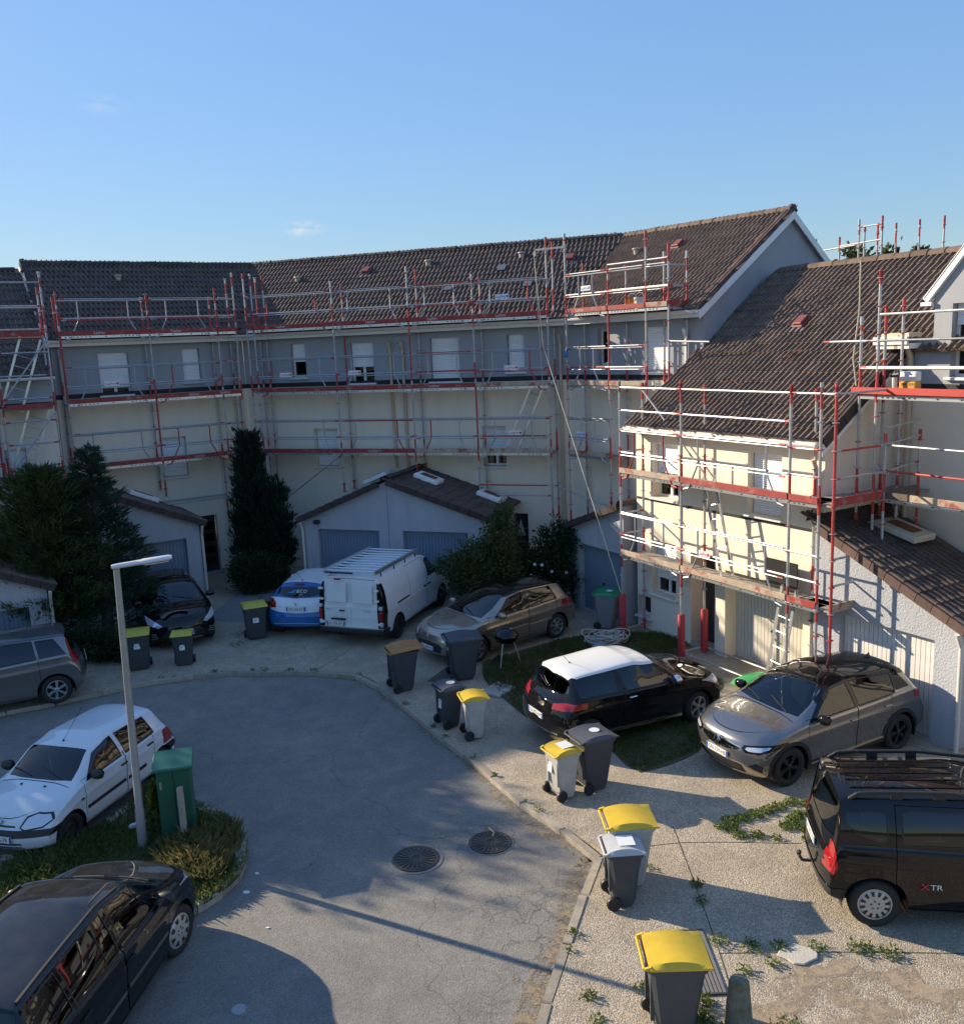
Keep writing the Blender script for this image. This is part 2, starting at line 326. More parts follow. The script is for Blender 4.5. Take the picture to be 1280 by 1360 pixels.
# drop face of the pavement slab towards the road
for a, b in zip(KLS[:-1], KLS[1:]): pave.add([(*a, 0), (*b, 0), (*b, -.3), (*a, -.3)], [(0, 1, 2, 3)])
pave = tag(pave.obj('pavement', M_peb, fix=False), kind='structure')
def arclen(pts):
    d = [0]
    for a, b in zip(pts[:-1], pts[1:]): d.append(d[-1]+math.hypot(b[0]-a[0], b[1]-a[1]))
    return d
def at_len(pts, d, s):
    i = max(0, min(len(pts)-2, int(np.searchsorted(d, s))-1)); t = (s-d[i])/max(1e-6, d[i+1]-d[i])
    return Vector((pts[i][0]+(pts[i+1][0]-pts[i][0])*t, pts[i][1]+(pts[i+1][1]-pts[i][1])*t, 0))
def kerb_row(pts, parent, L, w, ztop, zbot, side, s0=0, s1=None, name='kerb_stone'):
    """one block after another along the line; side = +1 lies left of the line"""
    d = arclen(pts); s = s0; s1 = s1 or d[-1]
    while s < s1-.2:
        l = L*random.uniform(.93, 1.05); a = at_len(pts, d, s); b = at_len(pts, d, min(s+l-.012, d[-1])); t = (b-a).normalized(); nn = Vector((-t.y, t.x, 0))*side
        dz = random.uniform(-.008, .01); jit = nn*random.uniform(-.012, .012); c = .015
        k = MB(); P = [a+jit, b+jit, b+jit+nn*w, a+jit+nn*w]; cen = sum(P, Vector())/4
        lo = [p+Vector((0, 0, zbot)) for p in P]; mi = [p+Vector((0, 0, ztop+dz-c)) for p in P]; hi = [p+(cen-p).normalized()*c*1.4+Vector((0, 0, ztop+dz)) for p in P]
        k.add(lo+mi+hi, [(i, (i+1) % 4, 4+(i+1) % 4, 4+i) for i in range(4)]+[(4+i, 4+(i+1) % 4, 8+(i+1) % 4, 8+i) for i in range(4)]+[(8, 9, 10, 11)])
        k.obj(name, M_kerb, parent); s += l
kd = arclen(KLS)
i0 = next(i for i, q in enumerate(KLS) if q[0] > -11); i1 = next(i for i, q in enumerate(KLS) if q[1] < 7.2 and q[0] > -3)
kerb_row(KLS, pave, 1.0, .11, .008, -.3, -1, kd[i0], kd[i1])
# dirt and moss gathered along the kerb foot
dm = MB()
for i in range(i0, i1):
    a = Vector((*KLS[i], ROADZ+.004)); b = Vector((*KLS[i+1], ROADZ+.004)); t = (b-a).normalized(); nn = Vector((t.y, -t.x, 0))
    wa = .06+.05*math.sin(i*.9)+.03*math.sin(i*2.7); wb = .06+.05*math.sin((i+1)*.9)+.03*math.sin((i+1)*2.7)
    wa += .08; wb += .08
    if i > i1-26: wa += .14; wb += .14
    dm.add([a+nn*.07, b+nn*.07, b-nn*-.07-nn*-wb, a-nn*-.07-nn*-wa], [(0, 1, 2, 3)])
# island of rough grass with its ring of kerb stones
IS = [(-5.74, 14.3), (-5.2, 14.02), (-4.78, 13.68), (-4.21, 13.25), (-3.8, 12.66), (-3.6, 12.13), (-3.57, 11.56), (-3.74, 11.13), (-4.0, 10.82), (-4.6, 10.6), (-5.6, 10.45), (-9, 10.1), (-14, 9.4)]
IL = [(-14, 11.3), (-9, 11.9), (-7.28, 12.31), (-6.69, 12.47), (-6.28, 12.69), (-6.04, 13.4), (-5.86, 14.0), (-5.74, 14.3)]
ISS = smooth_line(IS); ILS = smooth_line(IL)
isl = MB().sheet(ISS+ILS[:-1], .02).obj('grass_island', M_soil, fix=False); tag(isl, kind='structure')
kerb_row(ISS, isl, .42, .15, .05, -.3, -1, 0, arclen(ISS)[-1]*.55); kerb_row(ILS, isl, .9, .14, .045, -.3, -1, arclen(ILS)[-1]*.3)
LAWN = [(-.14, 19.8), (.93, 20.6), (2.08, 21.3), (2.89, 21.6), (4.2, 21.3), (4.6, 20.6), (4.19, 19.27), (4.87, 18.05), (4.3, 17.0), (3.98, 16.02), (3.6, 14.85), (2.43, 14.15), (2.12, 14.92), (1.49, 15.6), (.77, 16.45), (.23, 17.73), (-.1, 18.7)]
lawn = tag(MB().sheet(smooth_line(LAWN+[LAWN[0]], .3)[:-1], .012).obj('lawn', M_soil, fix=False), kind='structure')
# joints between the poured bays of the pavement, filled with dirt
def strip(mb, pts, w, z, wob=.012):
    P = [Vector((*p, z)) for p in smooth_line(pts, .2)] if len(pts) > 2 else [Vector((*pts[0], z)).lerp(Vector((*pts[1], z)), i/14) for i in range(15)]
    for a, b in zip(P[:-1], P[1:]):
        t = (b-a).normalized(); nn = Vector((-t.y, t.x, 0)); wa = w*(.6+.6*abs(math.sin(a.x*7+a.y*5))); wb = w*(.6+.6*abs(math.sin(b.x*7+b.y*5)))
        mb.add([a-nn*wa, b-nn*wb, b+nn*wb, a+nn*wa], [(0, 1, 2, 3)])
JOINTS = [[(2.62, 12.4), (2.6, 11.2), (2.56, 9.6), (2.42, 7.2)], [(1.52, 11.72), (2.6, 11.95), (4.3, 11.8)], [(2.55, 9.55), (4.4, 9.45), (7, 9.2)], 
          [(-3.9, 19.8), (-3.5, 20.6), (-3.3, 21.3)], [(-6.6, 23.4), (-5.4, 23.2)], [(5.0, 17.4), (6.6, 15.4), (7.6, 14.3)]]
jm = MB()
for j in JOINTS: strip(jm, j, .0065, .004)
M_dirt = mat('joint_dirt', (.13, .105, .075), .95, var=.4, vs=9, col2=(.05, .06, .025), ms=5)
def ragged(name, col, sc=9):
    """loose dirt that thins out in patches, the surface below showing between"""
    m, n, l, p = nodes_mat(name); g = n.new('ShaderNodeNewGeometry').outputs['Position']; a = noise(n, l, g, sc, 6, .7); b = noise(n, l, g, 60, 3, .7)
    l.new(mixc(n, l, 1.0, col, mrange(n, l, b, .3, .7, .6, 1.3), 'MULTIPLY'), p.inputs['Base Color']); p.inputs['Roughness'].default_value = .95; l.new(mrange(n, l, a, .44, .56), p.inputs['Alpha']); return m
jm.obj('joint_filling', M_dirt, pave, fix=False); dm.obj('kerb_dirt', ragged('kerb_dirt', (.27, .215, .145)), pave, fix=False)
# darker patch repairs and bare earth on the drive in front
def blob(cx, cy, rx, ry, z, n=22, seed=0, rot=0):
    rnd = random.Random(seed); return [(cx+math.cos(rot)*rx*q*math.cos(t)-math.sin(rot)*ry*q*math.sin(t), cy+math.sin(rot)*rx*q*math.cos(t)+math.cos(rot)*ry*q*math.sin(t)) for t, q in ((2*math.pi*i/n, rnd.uniform(.78, 1.1)) for i in range(n))]
MB().sheet(blob(3.9, 8.1, 1.6, 1.25, 0, 40, seed=3), .005).obj('earth_patch', ragged('gritty_earth', (.36, .28, .19), 2.2), pave, fix=False)
MB().sheet([(-1.35, 18.75), (-.95, 19.6), (-.35, 19.35), (-.75, 18.5)], .006).obj('dark_patch', mat('dark_patch', (.10, .09, .08), .9, var=.25, vs=5, bump=.5, bs=60), pave, fix=False)
MB().sheet([(-7.7, 24.1), (-6.0, 23.6), (-5.6, 27), (-7.4, 28.5)], .006).obj('path_slab', mat('path_slab', (.22, .215, .20), .9, var=.2, vs=3, bump=.4, bs=50), pave, fix=False)

# ------------------------------------------------------------------ houses
SL = .655     # roof pitch of the crescent (rise over run)
SLQ = .72
def wall(mb, x0, x1, z0, z1, holes=(), rev=.2, mi=0, y=0.0):
    """front face of a wall in the plane y with real openings and their reveals"""
    hs = [h for h in holes if h[0] < x1 and h[1] > x0 and h[2] < z1 and h[3] > z0]
    xs = sorted({x0, x1, *[min(max(h[i], x0), x1) for h in hs for i in (0, 1)]}); zs = sorted({z0, z1, *[min(max(h[i], z0), z1) for h in hs for i in (2, 3)]})
    for a, b in zip(xs[:-1], xs[1:]):
        for c, d in zip(zs[:-1], zs[1:]):
            cx, cz = (a+b)/2, (c+d)/2
            if any(h[0] < cx < h[1] and h[2] < cz < h[3] for h in hs): continue
            mb.add([(a, y, c), (b, y, c), (b, y, d), (a, y, d)], [(0, 1, 2, 3)], mi)
    for h in hs:
        a, b, c, d = h[:4]; dep = h[4] if len(h) > 4 else rev; c = max(c, z0); d = min(d, z1)
        mb.add([(a, y, c), (a, y+dep, c), (a, y+dep, d), (a, y, d)], [(0, 1, 2, 3)], mi); mb.add([(b, y, c), (b, y, d), (b, y+dep, d), (b, y+dep, c)], [(0, 1, 2, 3)], mi)
        if h[2] >= z0: mb.add([(a, y, c), (b, y, c), (b, y+dep, c), (a, y+dep, c)], [(0, 1, 2, 3)], mi)
        if h[3] <= z1: mb.add([(a, y, d), (a, y+dep, d), (b, y+dep, d), (b, y, d)], [(0, 1, 2, 3)], mi)
def window(parent, h, shut=1.0, y=0.0, mull=True, sill=True):
    """white frame with glass, roller shutter drawn down by the fraction shut, sill below"""
    a, b, c, d = h[:4]; dep = (h[4] if len(h) > 4 else .2); yb = y+dep
    fr = MB(); t = .055
    fr.box(a, a+t, yb-.05, yb, c, d); fr.box(b-t, b, yb-.05, yb, c, d); fr.box(a+t, b-t, yb-.05, yb, c, c+t); fr.box(a+t, b-t, yb-.05, yb, d-t, d)
    if mull and b-a > .6: fr.box((a+b)/2-.04, (a+b)/2+.04, yb-.055, yb, c+t, d-t)
    w = fr.obj('window', M_white, parent)
    MB().box(a+t, b-t, yb-.02, yb-.014, c+t, d-t).obj('pane', M_winglass, w)
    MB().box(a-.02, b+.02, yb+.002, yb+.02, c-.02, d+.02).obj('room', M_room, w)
    if shut > 0:
        s = MB(); zb = d-(d-c-.03)*shut; k = int((d-zb)/.045)
        for i in range(k):
            z = d-i*.045; s.add([(a+.02, yb-.085, z), (b-.02, yb-.085, z), (b-.02, yb-.095, z-.022), (a+.02, yb-.095, z-.022), (b-.02, yb-.085, z-.043), (a+.02, yb-.085, z-.043)], [(0, 3, 2, 1), (3, 5, 4, 2)])
        s.box(a+.02, b-.02, yb-.10, yb-.075, d-k*.045-.03, d-k*.045); s.obj('shutter', M_shut, w, fix=False)
    if sill:
        bevel(MB().box(a-.07, b+.07, y-.09, yb-.05, c-.06, c-.002).obj('sill', M_white, w), .012)
    return w
TILE_W, TILE_R = .30, .34
def tile_mesh(name, m, lod=1):
    """one interlocking tile with a round roll: local x across, y up the slope, z off the slope"""
    prof = [(-.01, .012), (.012, .05), (.05, .058), (.075, .014), (.14, .012), (.162, .05), (.2, .058), (.225, .014), (.305, .012)]
    k = len(prof); mb = MB(); L = TILE_R+.06
    vs = [(x, 0, z+.022) for x, z in prof]+[(x, L, z-.004) for x, z in prof]+[(x, 0.004, -.01) for x, z in prof]
    fs = [(i, i+1, k+i+1, k+i) for i in range(k-1)]+[(i+1, i, 2*k+i, 2*k+i+1) for i in range(k-1)]
    mb.add(vs, fs); return mb.mesh(name, m)
def tiles(roof, s_of, d0, d1, z_of, m, name='roof_tile', singles=0, single_key=None, lod=1, sl=None):
    """lay rows of tiles on a slope: s_of(d)->(s0,s1) along the eave at run d, z_of(d)->height"""
    ang = math.atan(sl or SL); row = TILE_R*math.cos(ang); d = d0; items = []; rnd = random.Random(5); r = 0
    while d < d1-.1:
        a, b = s_of(d+.1); k = int(round((b-a)/TILE_W))
        off = a+(b-a-k*TILE_W)/2
        for i in range(k): items.append((off+i*TILE_W+rnd.uniform(-.006, .006), d+rnd.uniform(-.008, .008), r, i, rnd.uniform(-.018, .018), rnd.uniform(-.02, .02)))
        d += row; r += 1
    if single_key: items.sort(key=single_key)
    me = tile_mesh(name, m, lod)
    def mt(it):
        s, d, r, i, tz, tx = it
        return Matrix.Translation((s, d, z_of(d)+.012)) @ Matrix.Rotation(ang+tx, 4, 'X') @ Matrix.Rotation(tz, 4, 'Z')
    for it in items[:singles]: link(name, me, roof, mt(it))
    if len(items) > singles:
        mb = MB(); V = [v.co.copy() for v in me.vertices]; F = [list(p.vertices) for p in me.polygons]
        for it in items[singles:]:
            T = mt(it); mb.add([T @ v for v in V], F)
        tag(mb.obj('roof_tiles', m, roof, fix=False), kind='stuff')
def ridge_tiles(roof, p, q, m, L=.42):
    p = Vector(p); q = Vector(q); n = int((q-p).length/L); d = (q-p).normalized(); mb = MB(); k = 7
    prof = [(.15*math.cos(math.pi*i/(k-1)), .13*math.sin(math.pi*i/(k-1))) for i in range(k)]
    yy = Vector((0, 0, 1)).cross(d).normalized()
    for x, sc in ((0, 1.0), (L+.04, 1.1)): mb.v += [tuple(d*x+yy*(a*sc)+Vector((0, 0, b*sc-.03))) for a, b in prof]
    mb.f = [[i, i+1, k+i+1, k+i] for i in range(k-1)]+[list(range(k, 2*k))]; mb.m = [0]*k
    me = mb.mesh('ridge_tile', m)
    for i in range(n): link('ridge_tile', me, roof, Matrix.Translation(p+d*(i*L)+Vector((0, 0, random.uniform(-.008, .008)))) @ Matrix.Rotation(random.uniform(-.02, .02), 4, 'Z'))
def verge(roof, s, d0, d1, z_of, m, side, name='verge_tile', L=.34, sl=None):
    ang = math.atan(sl or SL); d = d0; me = MB().box(-.05, .05, 0, L-.012, -.15, .07).box(-.09 if side > 0 else .02, -.02 if side > 0 else .09, 0, L-.012, .05, .085).mesh(name, m)
    while d < d1-.05:
        link(name, me, roof, Matrix.Translation((s, d, z_of(d)+.01)) @ Matrix.Rotation(ang+.02, 4, 'X')); d += L*math.cos(ang)
def gutter(parent, x0, x1, y, z, m=None):
    m = m or M_white; mb = MB(); k = 7
    pr = [(y-.06*math.sin(math.pi*i/(k-1))*1.0-.0, 0) for i in range(k)]
    pr = [(y-.055-.055*math.cos(math.pi*i/(k-1)), z-.085*math.sin(math.pi*i/(k-1))) for i in range(k)]
    mb.v = [(x0, a, b) for a, b in pr]+[(x1, a, b) for a, b in pr]; mb.f = [[i, i+1, k+i+1, k+i] for i in range(k-1)]+[list(range(k)), list(range(k, 2*k))]; mb.m = [0]*len(mb.f)
    g = mb.obj('gutter', m, parent, fix=False); return g
def downpipe(parent, x, y, z0, z1, m=None, r=.045):
    mb = MB().tube((x, y, z0), (x, y, z1-.25), r, 10).tube((x, y, z1-.25), (x, y-.12, z1), r, 10)
    z = z0+.6
    while z < z1-.4: mb.tube((x, y, z), (x, y, z+.04), r+.012, 10); z += 1.6
    return sharp(mb.obj('downpipe', m or M_pipe, parent))
def shell(mb, x0, x1, dep, zt, mi=0, left=True, right=True, zr=None, dr=None):
    """rear and end walls"""
    mb.add([(x0, dep, -.3), (x1, dep, -.3), (x1, dep, zt), (x0, dep, zt)], [(0, 1, 2, 3)], mi)
    for x, on in ((x0, left), (x1, right)):
        if on: mb.add([(x, 0, -.3), (x, dep, -.3), (x, dep, zt), (x, dr, zr), (x, 0, zt)], [(0, 1, 2, 3, 4)], mi)
GR, DR = 10.27, 3.55     # ridge height and depth behind the facade of the crescent
zP = lambda d: GR-SL*(DR-d)
def crescent_house(name, label, P, ang, x0, x1, ta, tb, holes, extra=None, left=False, right=False, vergeL=False, vergeR=False):
    H = tag(empty(name, frame(P, ang)), label, 'house')
    lo = MB(); wall(lo, x0, x1, -.3, 6.0, holes); lo.obj('lower_wall', M_cream, H, fix=False)
    up = MB(); wall(up, x0, x1, 6.14, zP(0), holes)
    gm = MB(); shell(gm, x0, x1, 6.8, zP(0), 0, left, right, GR, DR); gm.obj('gable_wall', M_grey, H, fix=False)
    up.obj('upper_wall', M_grey, H, fix=False)
    MB().box(x0, x1, -.006, .02, 6.0, 6.14).obj('membrane_band', M_band, H)
    sA = lambda d: x0-(d*ta if not vergeL else .12); sB = lambda d: x1+(d*tb if not vergeR else .12)
    rf = MB(); e = -.30
    rf.add([(sA(e), e, zP(e)), (sB(e), e, zP(e)), (sB(DR), DR, GR), (sA(DR), DR, GR)], [(0, 1, 2, 3)])
    rf.add([(sA(DR), DR, GR), (sB(DR), DR, GR), (sB(7.1), 7.1, zP(-.3)), (sA(7.1), 7.1, zP(-.3))], [(0, 1, 2, 3)])
    rf.add([(sA(e), e, zP(e)-.03), (sA(e), 0, zP(e)-.03), (sB(e), 0, zP(e)-.03), (sB(e), e, zP(e)-.03)], [(0, 1, 2, 3)])
    roof = rf.obj('roof', M_tileP, H, fix=False)
    tiles(roof, lambda d: (sA(d)-.02, sB(d)+.02), e-.05, DR, zP, M_tileP if name != 'end_house' else M_tileQ, lod=0)
    ridge_tiles(roof, (sA(DR), DR, GR), (sB(DR), DR, GR), M_ridgeP if name != 'end_house' else M_ridge)
    for on, s in ((vergeL, x0-.06), (vergeR, x1+.06)):
        if on:
            sg = -1 if s < x1-.5 else 1
            for f, (y0, z0, y1, z1) in enumerate(((e, zP(e), DR, GR), (DR, GR, 7.1, zP(-.3)))):
                m2 = MB(); xx = s+sg*.07; m2.add([(xx-.015, y0, z0-.24), (xx+.015, y0, z0-.24), (xx+.015, y0, z0-.04), (xx-.015, y0, z0-.04), (xx-.015, y1, z1-.24), (xx+.015, y1, z1-.24), (xx+.015, y1, z1-.04), (xx-.015, y1, z1-.04)],
                                                    [(0, 1, 2, 3), (4, 7, 6, 5), (0, 4, 5, 1), (1, 5, 6, 2), (2, 6, 7, 3), (3, 7, 4, 0)]); m2.obj('verge_board', M_verw, H)
            verge(roof, s, e, DR, zP, M_verge if name == 'end_house' else M_ridgeP, sg)
    MB().box(sA(e), sB(e), e-.012, e+.02, zP(e)-.2, zP(e)-.01).obj('fascia', M_white, H)
    gutter(H, sA(e)+.02, sB(e)-.02, e-.02, zP(e)-.02)
    return H, roof
T12, T23 = math.tan(R(25.8)), math.tan(R(16.4))
P1P, P2P, P3P, QP = (-10.423, 28.709), (-1.48, 28.273), (2.738, 26.763), (5.038, 19.89)
A1, A2, A3, AQ = 31.9, -19.7, -52.46, -60.8
def build_windows(H, wins):
    for h, sh in wins: window(H, h, sh)
# left house of the crescent (P1), in shade
W1 = [((-1.16, -.28, 6.05, 7.33), .86), ((1.35, 1.89, 6.32, 7.36), .96), ((.37, 1.21, 3.34, 4.61, .3), 1.0)]
def ch(name, label, P, ang, x0, x1, ta, tb, wins, more=(), **k):
    r = crescent_house(name, label, P, ang, x0, x1, ta, tb, [w[0] for w in wins]+list(more), **k)
    build_windows(r[0], wins); return r
H1, roof1 = ch('terraced_house', 'shaded grey and cream house behind the tall narrow cypress, dark glazed door at its foot', P1P, A1, -2.45, 3.32, 0, T12, W1, [(1.35, 1.95, -.31, 1.95, .22)], left=True, vergeL=True)
MB().box(1.36, 1.94, .2, .24, -.3, 1.94).obj('door', M_doorb, H1); MB().box(1.30, 2.0, -.25, .1, -.02, .06).obj('doorstep', M_conc, H1)
dgl = MB()
for i in range(4): dgl.box(1.44, 1.86, .19, .198, .25+i*.4, .5+i*.4)
dgl.obj('door_glazing', M_winglass, H1)
downpipe(H1, -2.2, -.06, .1, 7.3); downpipe(H1, 3.1, -.06, .1, 7.3)
# middle house (P2)
W2 = [((-4.73, -4.2, 6.3, 7.37), .55), ((-2.6, -1.8, 6.07, 7.32), .62), ((.11, 1.05, 6.05, 7.36), .96), ((2.58, 3.1, 6.27, 7.36), .93), ((-4.11, -3.25, 3.42, 4.64, .3), 1.0), ((1.69, 2.43, 3.45, 4.67, .3), .68)]
H2, roof2 = ch('terraced_house', 'long shaded grey and cream house in the middle, behind the double garage', P2P, A2, -6.5, 4.48, T12, T23, W2, [(2.15, 3.05, .3, 2.0, .15)])
bw = MB().box(2.16, 3.04, .1, .14, .3, 2.0).obj('dark_panel', M_dark, H2)
MB().add([(2.66, .095, 1.3), (2.92, .095, 1.3), (2.79, .095, 1.82)], [(0, 1, 2)]).obj('triangular_light', mat('pale_triangle', (.45, .5, .58), .4), bw)
downpipe(H2, -1.2, -.06, 3.4, 7.3); downpipe(H2, -.78, -.06, 3.4, 7.3); downpipe(H2, 4.2, -.06, .1, 7.3)
# end house (P3): its right half catches the sun, gable to the right
W3 = [((1.12, 1.5, 6.4, 7.38), .0), ((2.85, 3.66, 6.2, 7.38), .97)]
H3, roof3 = ch('end_house', 'end house with partly sunlit grey upper floor and a tall white-edged gable', P3P, A3, 0, 4.78, T23, 0, W3, right=True, vergeR=True)
downpipe(H3, 4.3, -.06, 5.0, 7.3, M_white)
# house far left (P0), one bay proud of its neighbour with a lower eave
P0P = (P1P[0]+.528*1.2, P1P[1]-.849*1.2)
def low_house(name, label, P, ang, x0, x1, wins):
    H = tag(empty(name, frame(P, ang)), label, 'house'); hs = [w[0] for w in wins]; d1 = DR+1.2; GR0 = GR-.22; z0 = lambda d: zP(d-1.2)-.22
    lo = MB(); wall(lo, x0, x1, -.3, 5.9, hs); lo.obj('lower_wall', M_cream, H, fix=False)
    up = MB(); wall(up, x0, x1, 6.02, z0(0), hs); up.obj('upper_wall', M_grey, H, fix=False)
    gm = MB(); shell(gm, x0, x1, 7.9, z0(0), 0, True, True, GR0, d1); gm.obj('gable_wall', M_grey, H, fix=False)
    MB().box(x0, x1, -.004, .02, 5.9, 6.02).obj('membrane_band', M_band, H)
    rf = MB(); e = -.3; rf.add([(x0, e, z0(e)), (x1, e, z0(e)), (x1, d1, GR0), (x0, d1, GR0)], [(0, 1, 2, 3)]); rf.add([(x0, d1, GR0), (x1, d1, GR0), (x1, 8.3, zP(-.3)), (x0, 8.3, zP(-.3))], [(0, 1, 2, 3)])
    roof = rf.obj('roof', M_tileP, H, fix=False)
    tiles(roof, lambda d: (max(x0, x1-9), x1), e-.05, d1, z0, M_tileP, lod=0); ridge_tiles(roof, (max(x0, x1-9), d1, GR0), (x1, d1, GR0), M_ridgeP)
    gutter(H, x0, x1, e-.02, z0(e)-.02); build_windows(H, wins); return H
H0 = low_house('terraced_house', 'shaded house at the left edge with a lower eave, behind the broad conifer', P0P, A1, -19.0, -2.62, [((-4.5, -3.55, 3.6, 4.75), .9)])

# right-hand house (Q) with a long low roof, and the wing behind it (R)
HQ = tag(empty('scaffolded_house', frame(QP, AQ)), 'sunlit cream house on the right with a long brown tiled roof reaching low', 'house')
QL, QR_, EZ = -2.52, 3.10, 5.06
zQ = lambda d: EZ+SLQ*(d+.28); DQ = 4.72; ZR = zQ(DQ); DW = 2.02
WQ = [((-1.92, -1.02, 3.36, 4.65, .26), .55), ((1.13, 2.05, 3.38, 4.68, .26), 1.0), ((-1.96, -1.1, .98, 2.3, .24), .72), ((-2.49, -2.02, .3, .82, .2), 0)]
more = [(-.6, .18, -.31, 2.25, .42), (.5, 2.66, -.31, 2.02, .36)]
lo = MB(); wall(lo, QL, QR_, -.05, zQ(0)-.02, [w[0] for w in WQ]+more); lo.obj('front_wall', M_cream, HQ, fix=False)
MB().box(QL, QR_, .03, .08, -.3, -.05).obj('plinth', M_dark, HQ)
MB().add([(QR_, 0, -.3), (QR_, DW, -.3), (QR_, DW, zQ(DW)-.03), (QR_, 0, zQ(0)-.03)], [(0, 1, 2, 3)]).obj('side_wall', M_cream, HQ, fix=False)
MB().add([(QL, 0, -.3), (QL, 9, -.3), (QL, 9, 5), (QL, DQ, ZR), (QL, 0, zQ(0))], [(0, 1, 2, 3, 4)]).add([(QL, 9, -.3), (12, 9, -.3), (12, 9, 5.6), (QL, 9, 5.6)], [(0, 1, 2, 3)]).obj('rear_wall', M_grey, HQ, fix=False)
MB().box(QL+.01, QR_-.01, -.004, .02, 3.24, 3.30).obj('membrane_band', M_band, HQ)
build_windows(HQ, WQ)
MB().box(-.59, .17, .40, .44, -.3, 2.24).obj('door', M_doorb, HQ)
MB().box(-.62, .2, -.06, .40, -.02, .05).obj('doorstep', M_conc, HQ)
def garage_door(parent, x0, x1, z0, z1, y, m, pitch=.095):
    mb = MB(); mb.box(x0, x1, y+.018, y+.05, z0, z1); n = int((x1-x0-.1)/pitch); st = (x1-x0-.1)/n
    g = mb.obj('garage_door', m, parent); me = MB().box(.006, st-.006, y, y+.02, z0+.06, z1-.06).mesh('door_board', m)
    for i in range(n): link('door_board', me, g, Matrix.Translation((x0+.05+i*st, random.uniform(0, .002), 0)))
    fr = MB(); fr.box(x0, x0+.05, y-.006, y+.018, z0, z1).box(x1-.05, x1, y-.006, y+.018, z0, z1).box(x0+.05, x1-.05, y-.006, y+.018, z1-.06, z1).box(x0+.05, x1-.05, y-.006, y+.018, z0, z0+.06); fr.obj('door_frame', m, g)
    MB().tube(((x0+x1)/2, y, z0+.85), ((x0+x1)/2, y-.05, z0+.85), .03, 8).obj('door_handle', M_blk, g)
    return g
garage_door(HQ, .50, 2.66, -.02, 2.02, .34, M_gdoorQ)
# R wing: facade set back in line with the end house, with a gabled dormer wall
WR = [((4.2, 5.05, 6.15, 7.5, .22), .3)]
mb = MB(); wall(mb, QR_, 12, -.3, 5.9, [], y=DW); mb.obj('wing_lower_wall', M_cream, HQ, fix=False)
mb = MB(); wall(mb, QR_-.08, 3.84, 6.02, 6.9, [], y=DW-.005); wall(mb, 3.84, 6.1, 6.02, 7.76, [w[0] for w in WR], y=DW-.01)
mb.add([(3.84, DW-.01, 7.76), (6.1, DW-.01, 7.76), (4.97, DW-.01, 9.08)], [(0, 1, 2)]); wall(mb, 6.1, 12, 6.02, 6.9, [], y=DW-.005)
mb.add([(3.84, DW-.01, 6.02), (3.84, DW-.01, 7.76), (3.84, DW+2.2, 7.76), (3.84, DW+1.2, 6.02)], [(0, 1, 2, 3)]); mb.obj('wing_upper_wall', M_grey, HQ, fix=False)
MB().box(QR_, 12, DW-.012, DW+.02, 5.9, 6.02).obj('membrane_band', M_band, HQ)
for h, s in WR: window(HQ, h, s, y=DW-.01)
mb = MB().bar((3.68, DW-.05, 7.58), (4.97, DW-.05, 9.1), .08, .13).bar((4.97, DW-.05, 9.1), (6.3, DW-.05, 7.52), .08, .13).box(3.60, 3.82, DW-.1, DW+.05, 7.48, 7.55); mb.obj('dormer_verge_board', M_verw, HQ)
mb = MB(); 
for a, b in ((3.66, 4.97), (6.3, 4.97)): mb.add([(a, DW-.1, 7.62), (b, DW-.1, 9.18), (b, DQ+1, 9.18), (a, DQ-.6, 7.62)], [(0, 1, 2, 3)])
mb.obj('dormer_roof', M_tileQ, HQ, fix=False)
mb = MB().box(2.9, 3.62, DW-.42, DW+.02, 6.70, 6.80).box(2.86, 3.6, DW-.46, DW-.40, 6.78, 6.93).box(2.88, 2.96, DW-.42, DW+.0, 6.80, 6.92); mb.obj('eave_box', M_white, HQ)
mb = MB().box(3.0, 3.6, DW-.40, DW-.02, 6.92, 7.0).box(3.3, 3.38, DW-.42, DW-.36, 6.7, 6.96); mb.obj('eave_boards', mat('pale_boards', (.62, .50, .34), .7, var=.2), HQ)
downpipe(HQ, 3.42, DW-.07, 3.3, 6.75, M_pipe, .06)
# roof of Q: low part, then the main slope behind
rf = MB(); e = -.28; XR = 12
rf.add([(QL, e, zQ(e)), (QR_+.12, e, zQ(e)), (QR_+.12, DW, zQ(DW)), (QL, DW, zQ(DW))], [(0, 1, 2, 3)])
rf.add([(QL, DW, zQ(DW)), (XR, DW, zQ(DW)), (XR, DQ, ZR), (QL, DQ, ZR)], [(0, 1, 2, 3)]); rf.add([(QL, DQ, ZR), (XR, DQ, ZR), (XR, 9.4, zQ(.2)), (QL, 9.4, zQ(.2))], [(0, 1, 2, 3)])
roofQ = rf.obj('roof', M_tileQ, HQ, fix=False)
camq = HQ.matrix_local.inverted() @ Vector((0, 0, 7.13))
def keyq(it): return (Vector((it[0], it[1], zQ(it[1])))-camq).length
tiles(roofQ, lambda d: (QL-.02, QR_+.1) if d < DW-.05 else (QL-.02, 5.2), e-.04, DQ, zQ, M_tileQ, singles=300, single_key=keyq, sl=SLQ)
ridge_tiles(roofQ, (QL+.1, DQ, ZR), (7, DQ, ZR), M_ridge)
verge(roofQ, QR_+.14, e, DW-.2, zQ, M_ridgeP, 1, sl=SLQ)
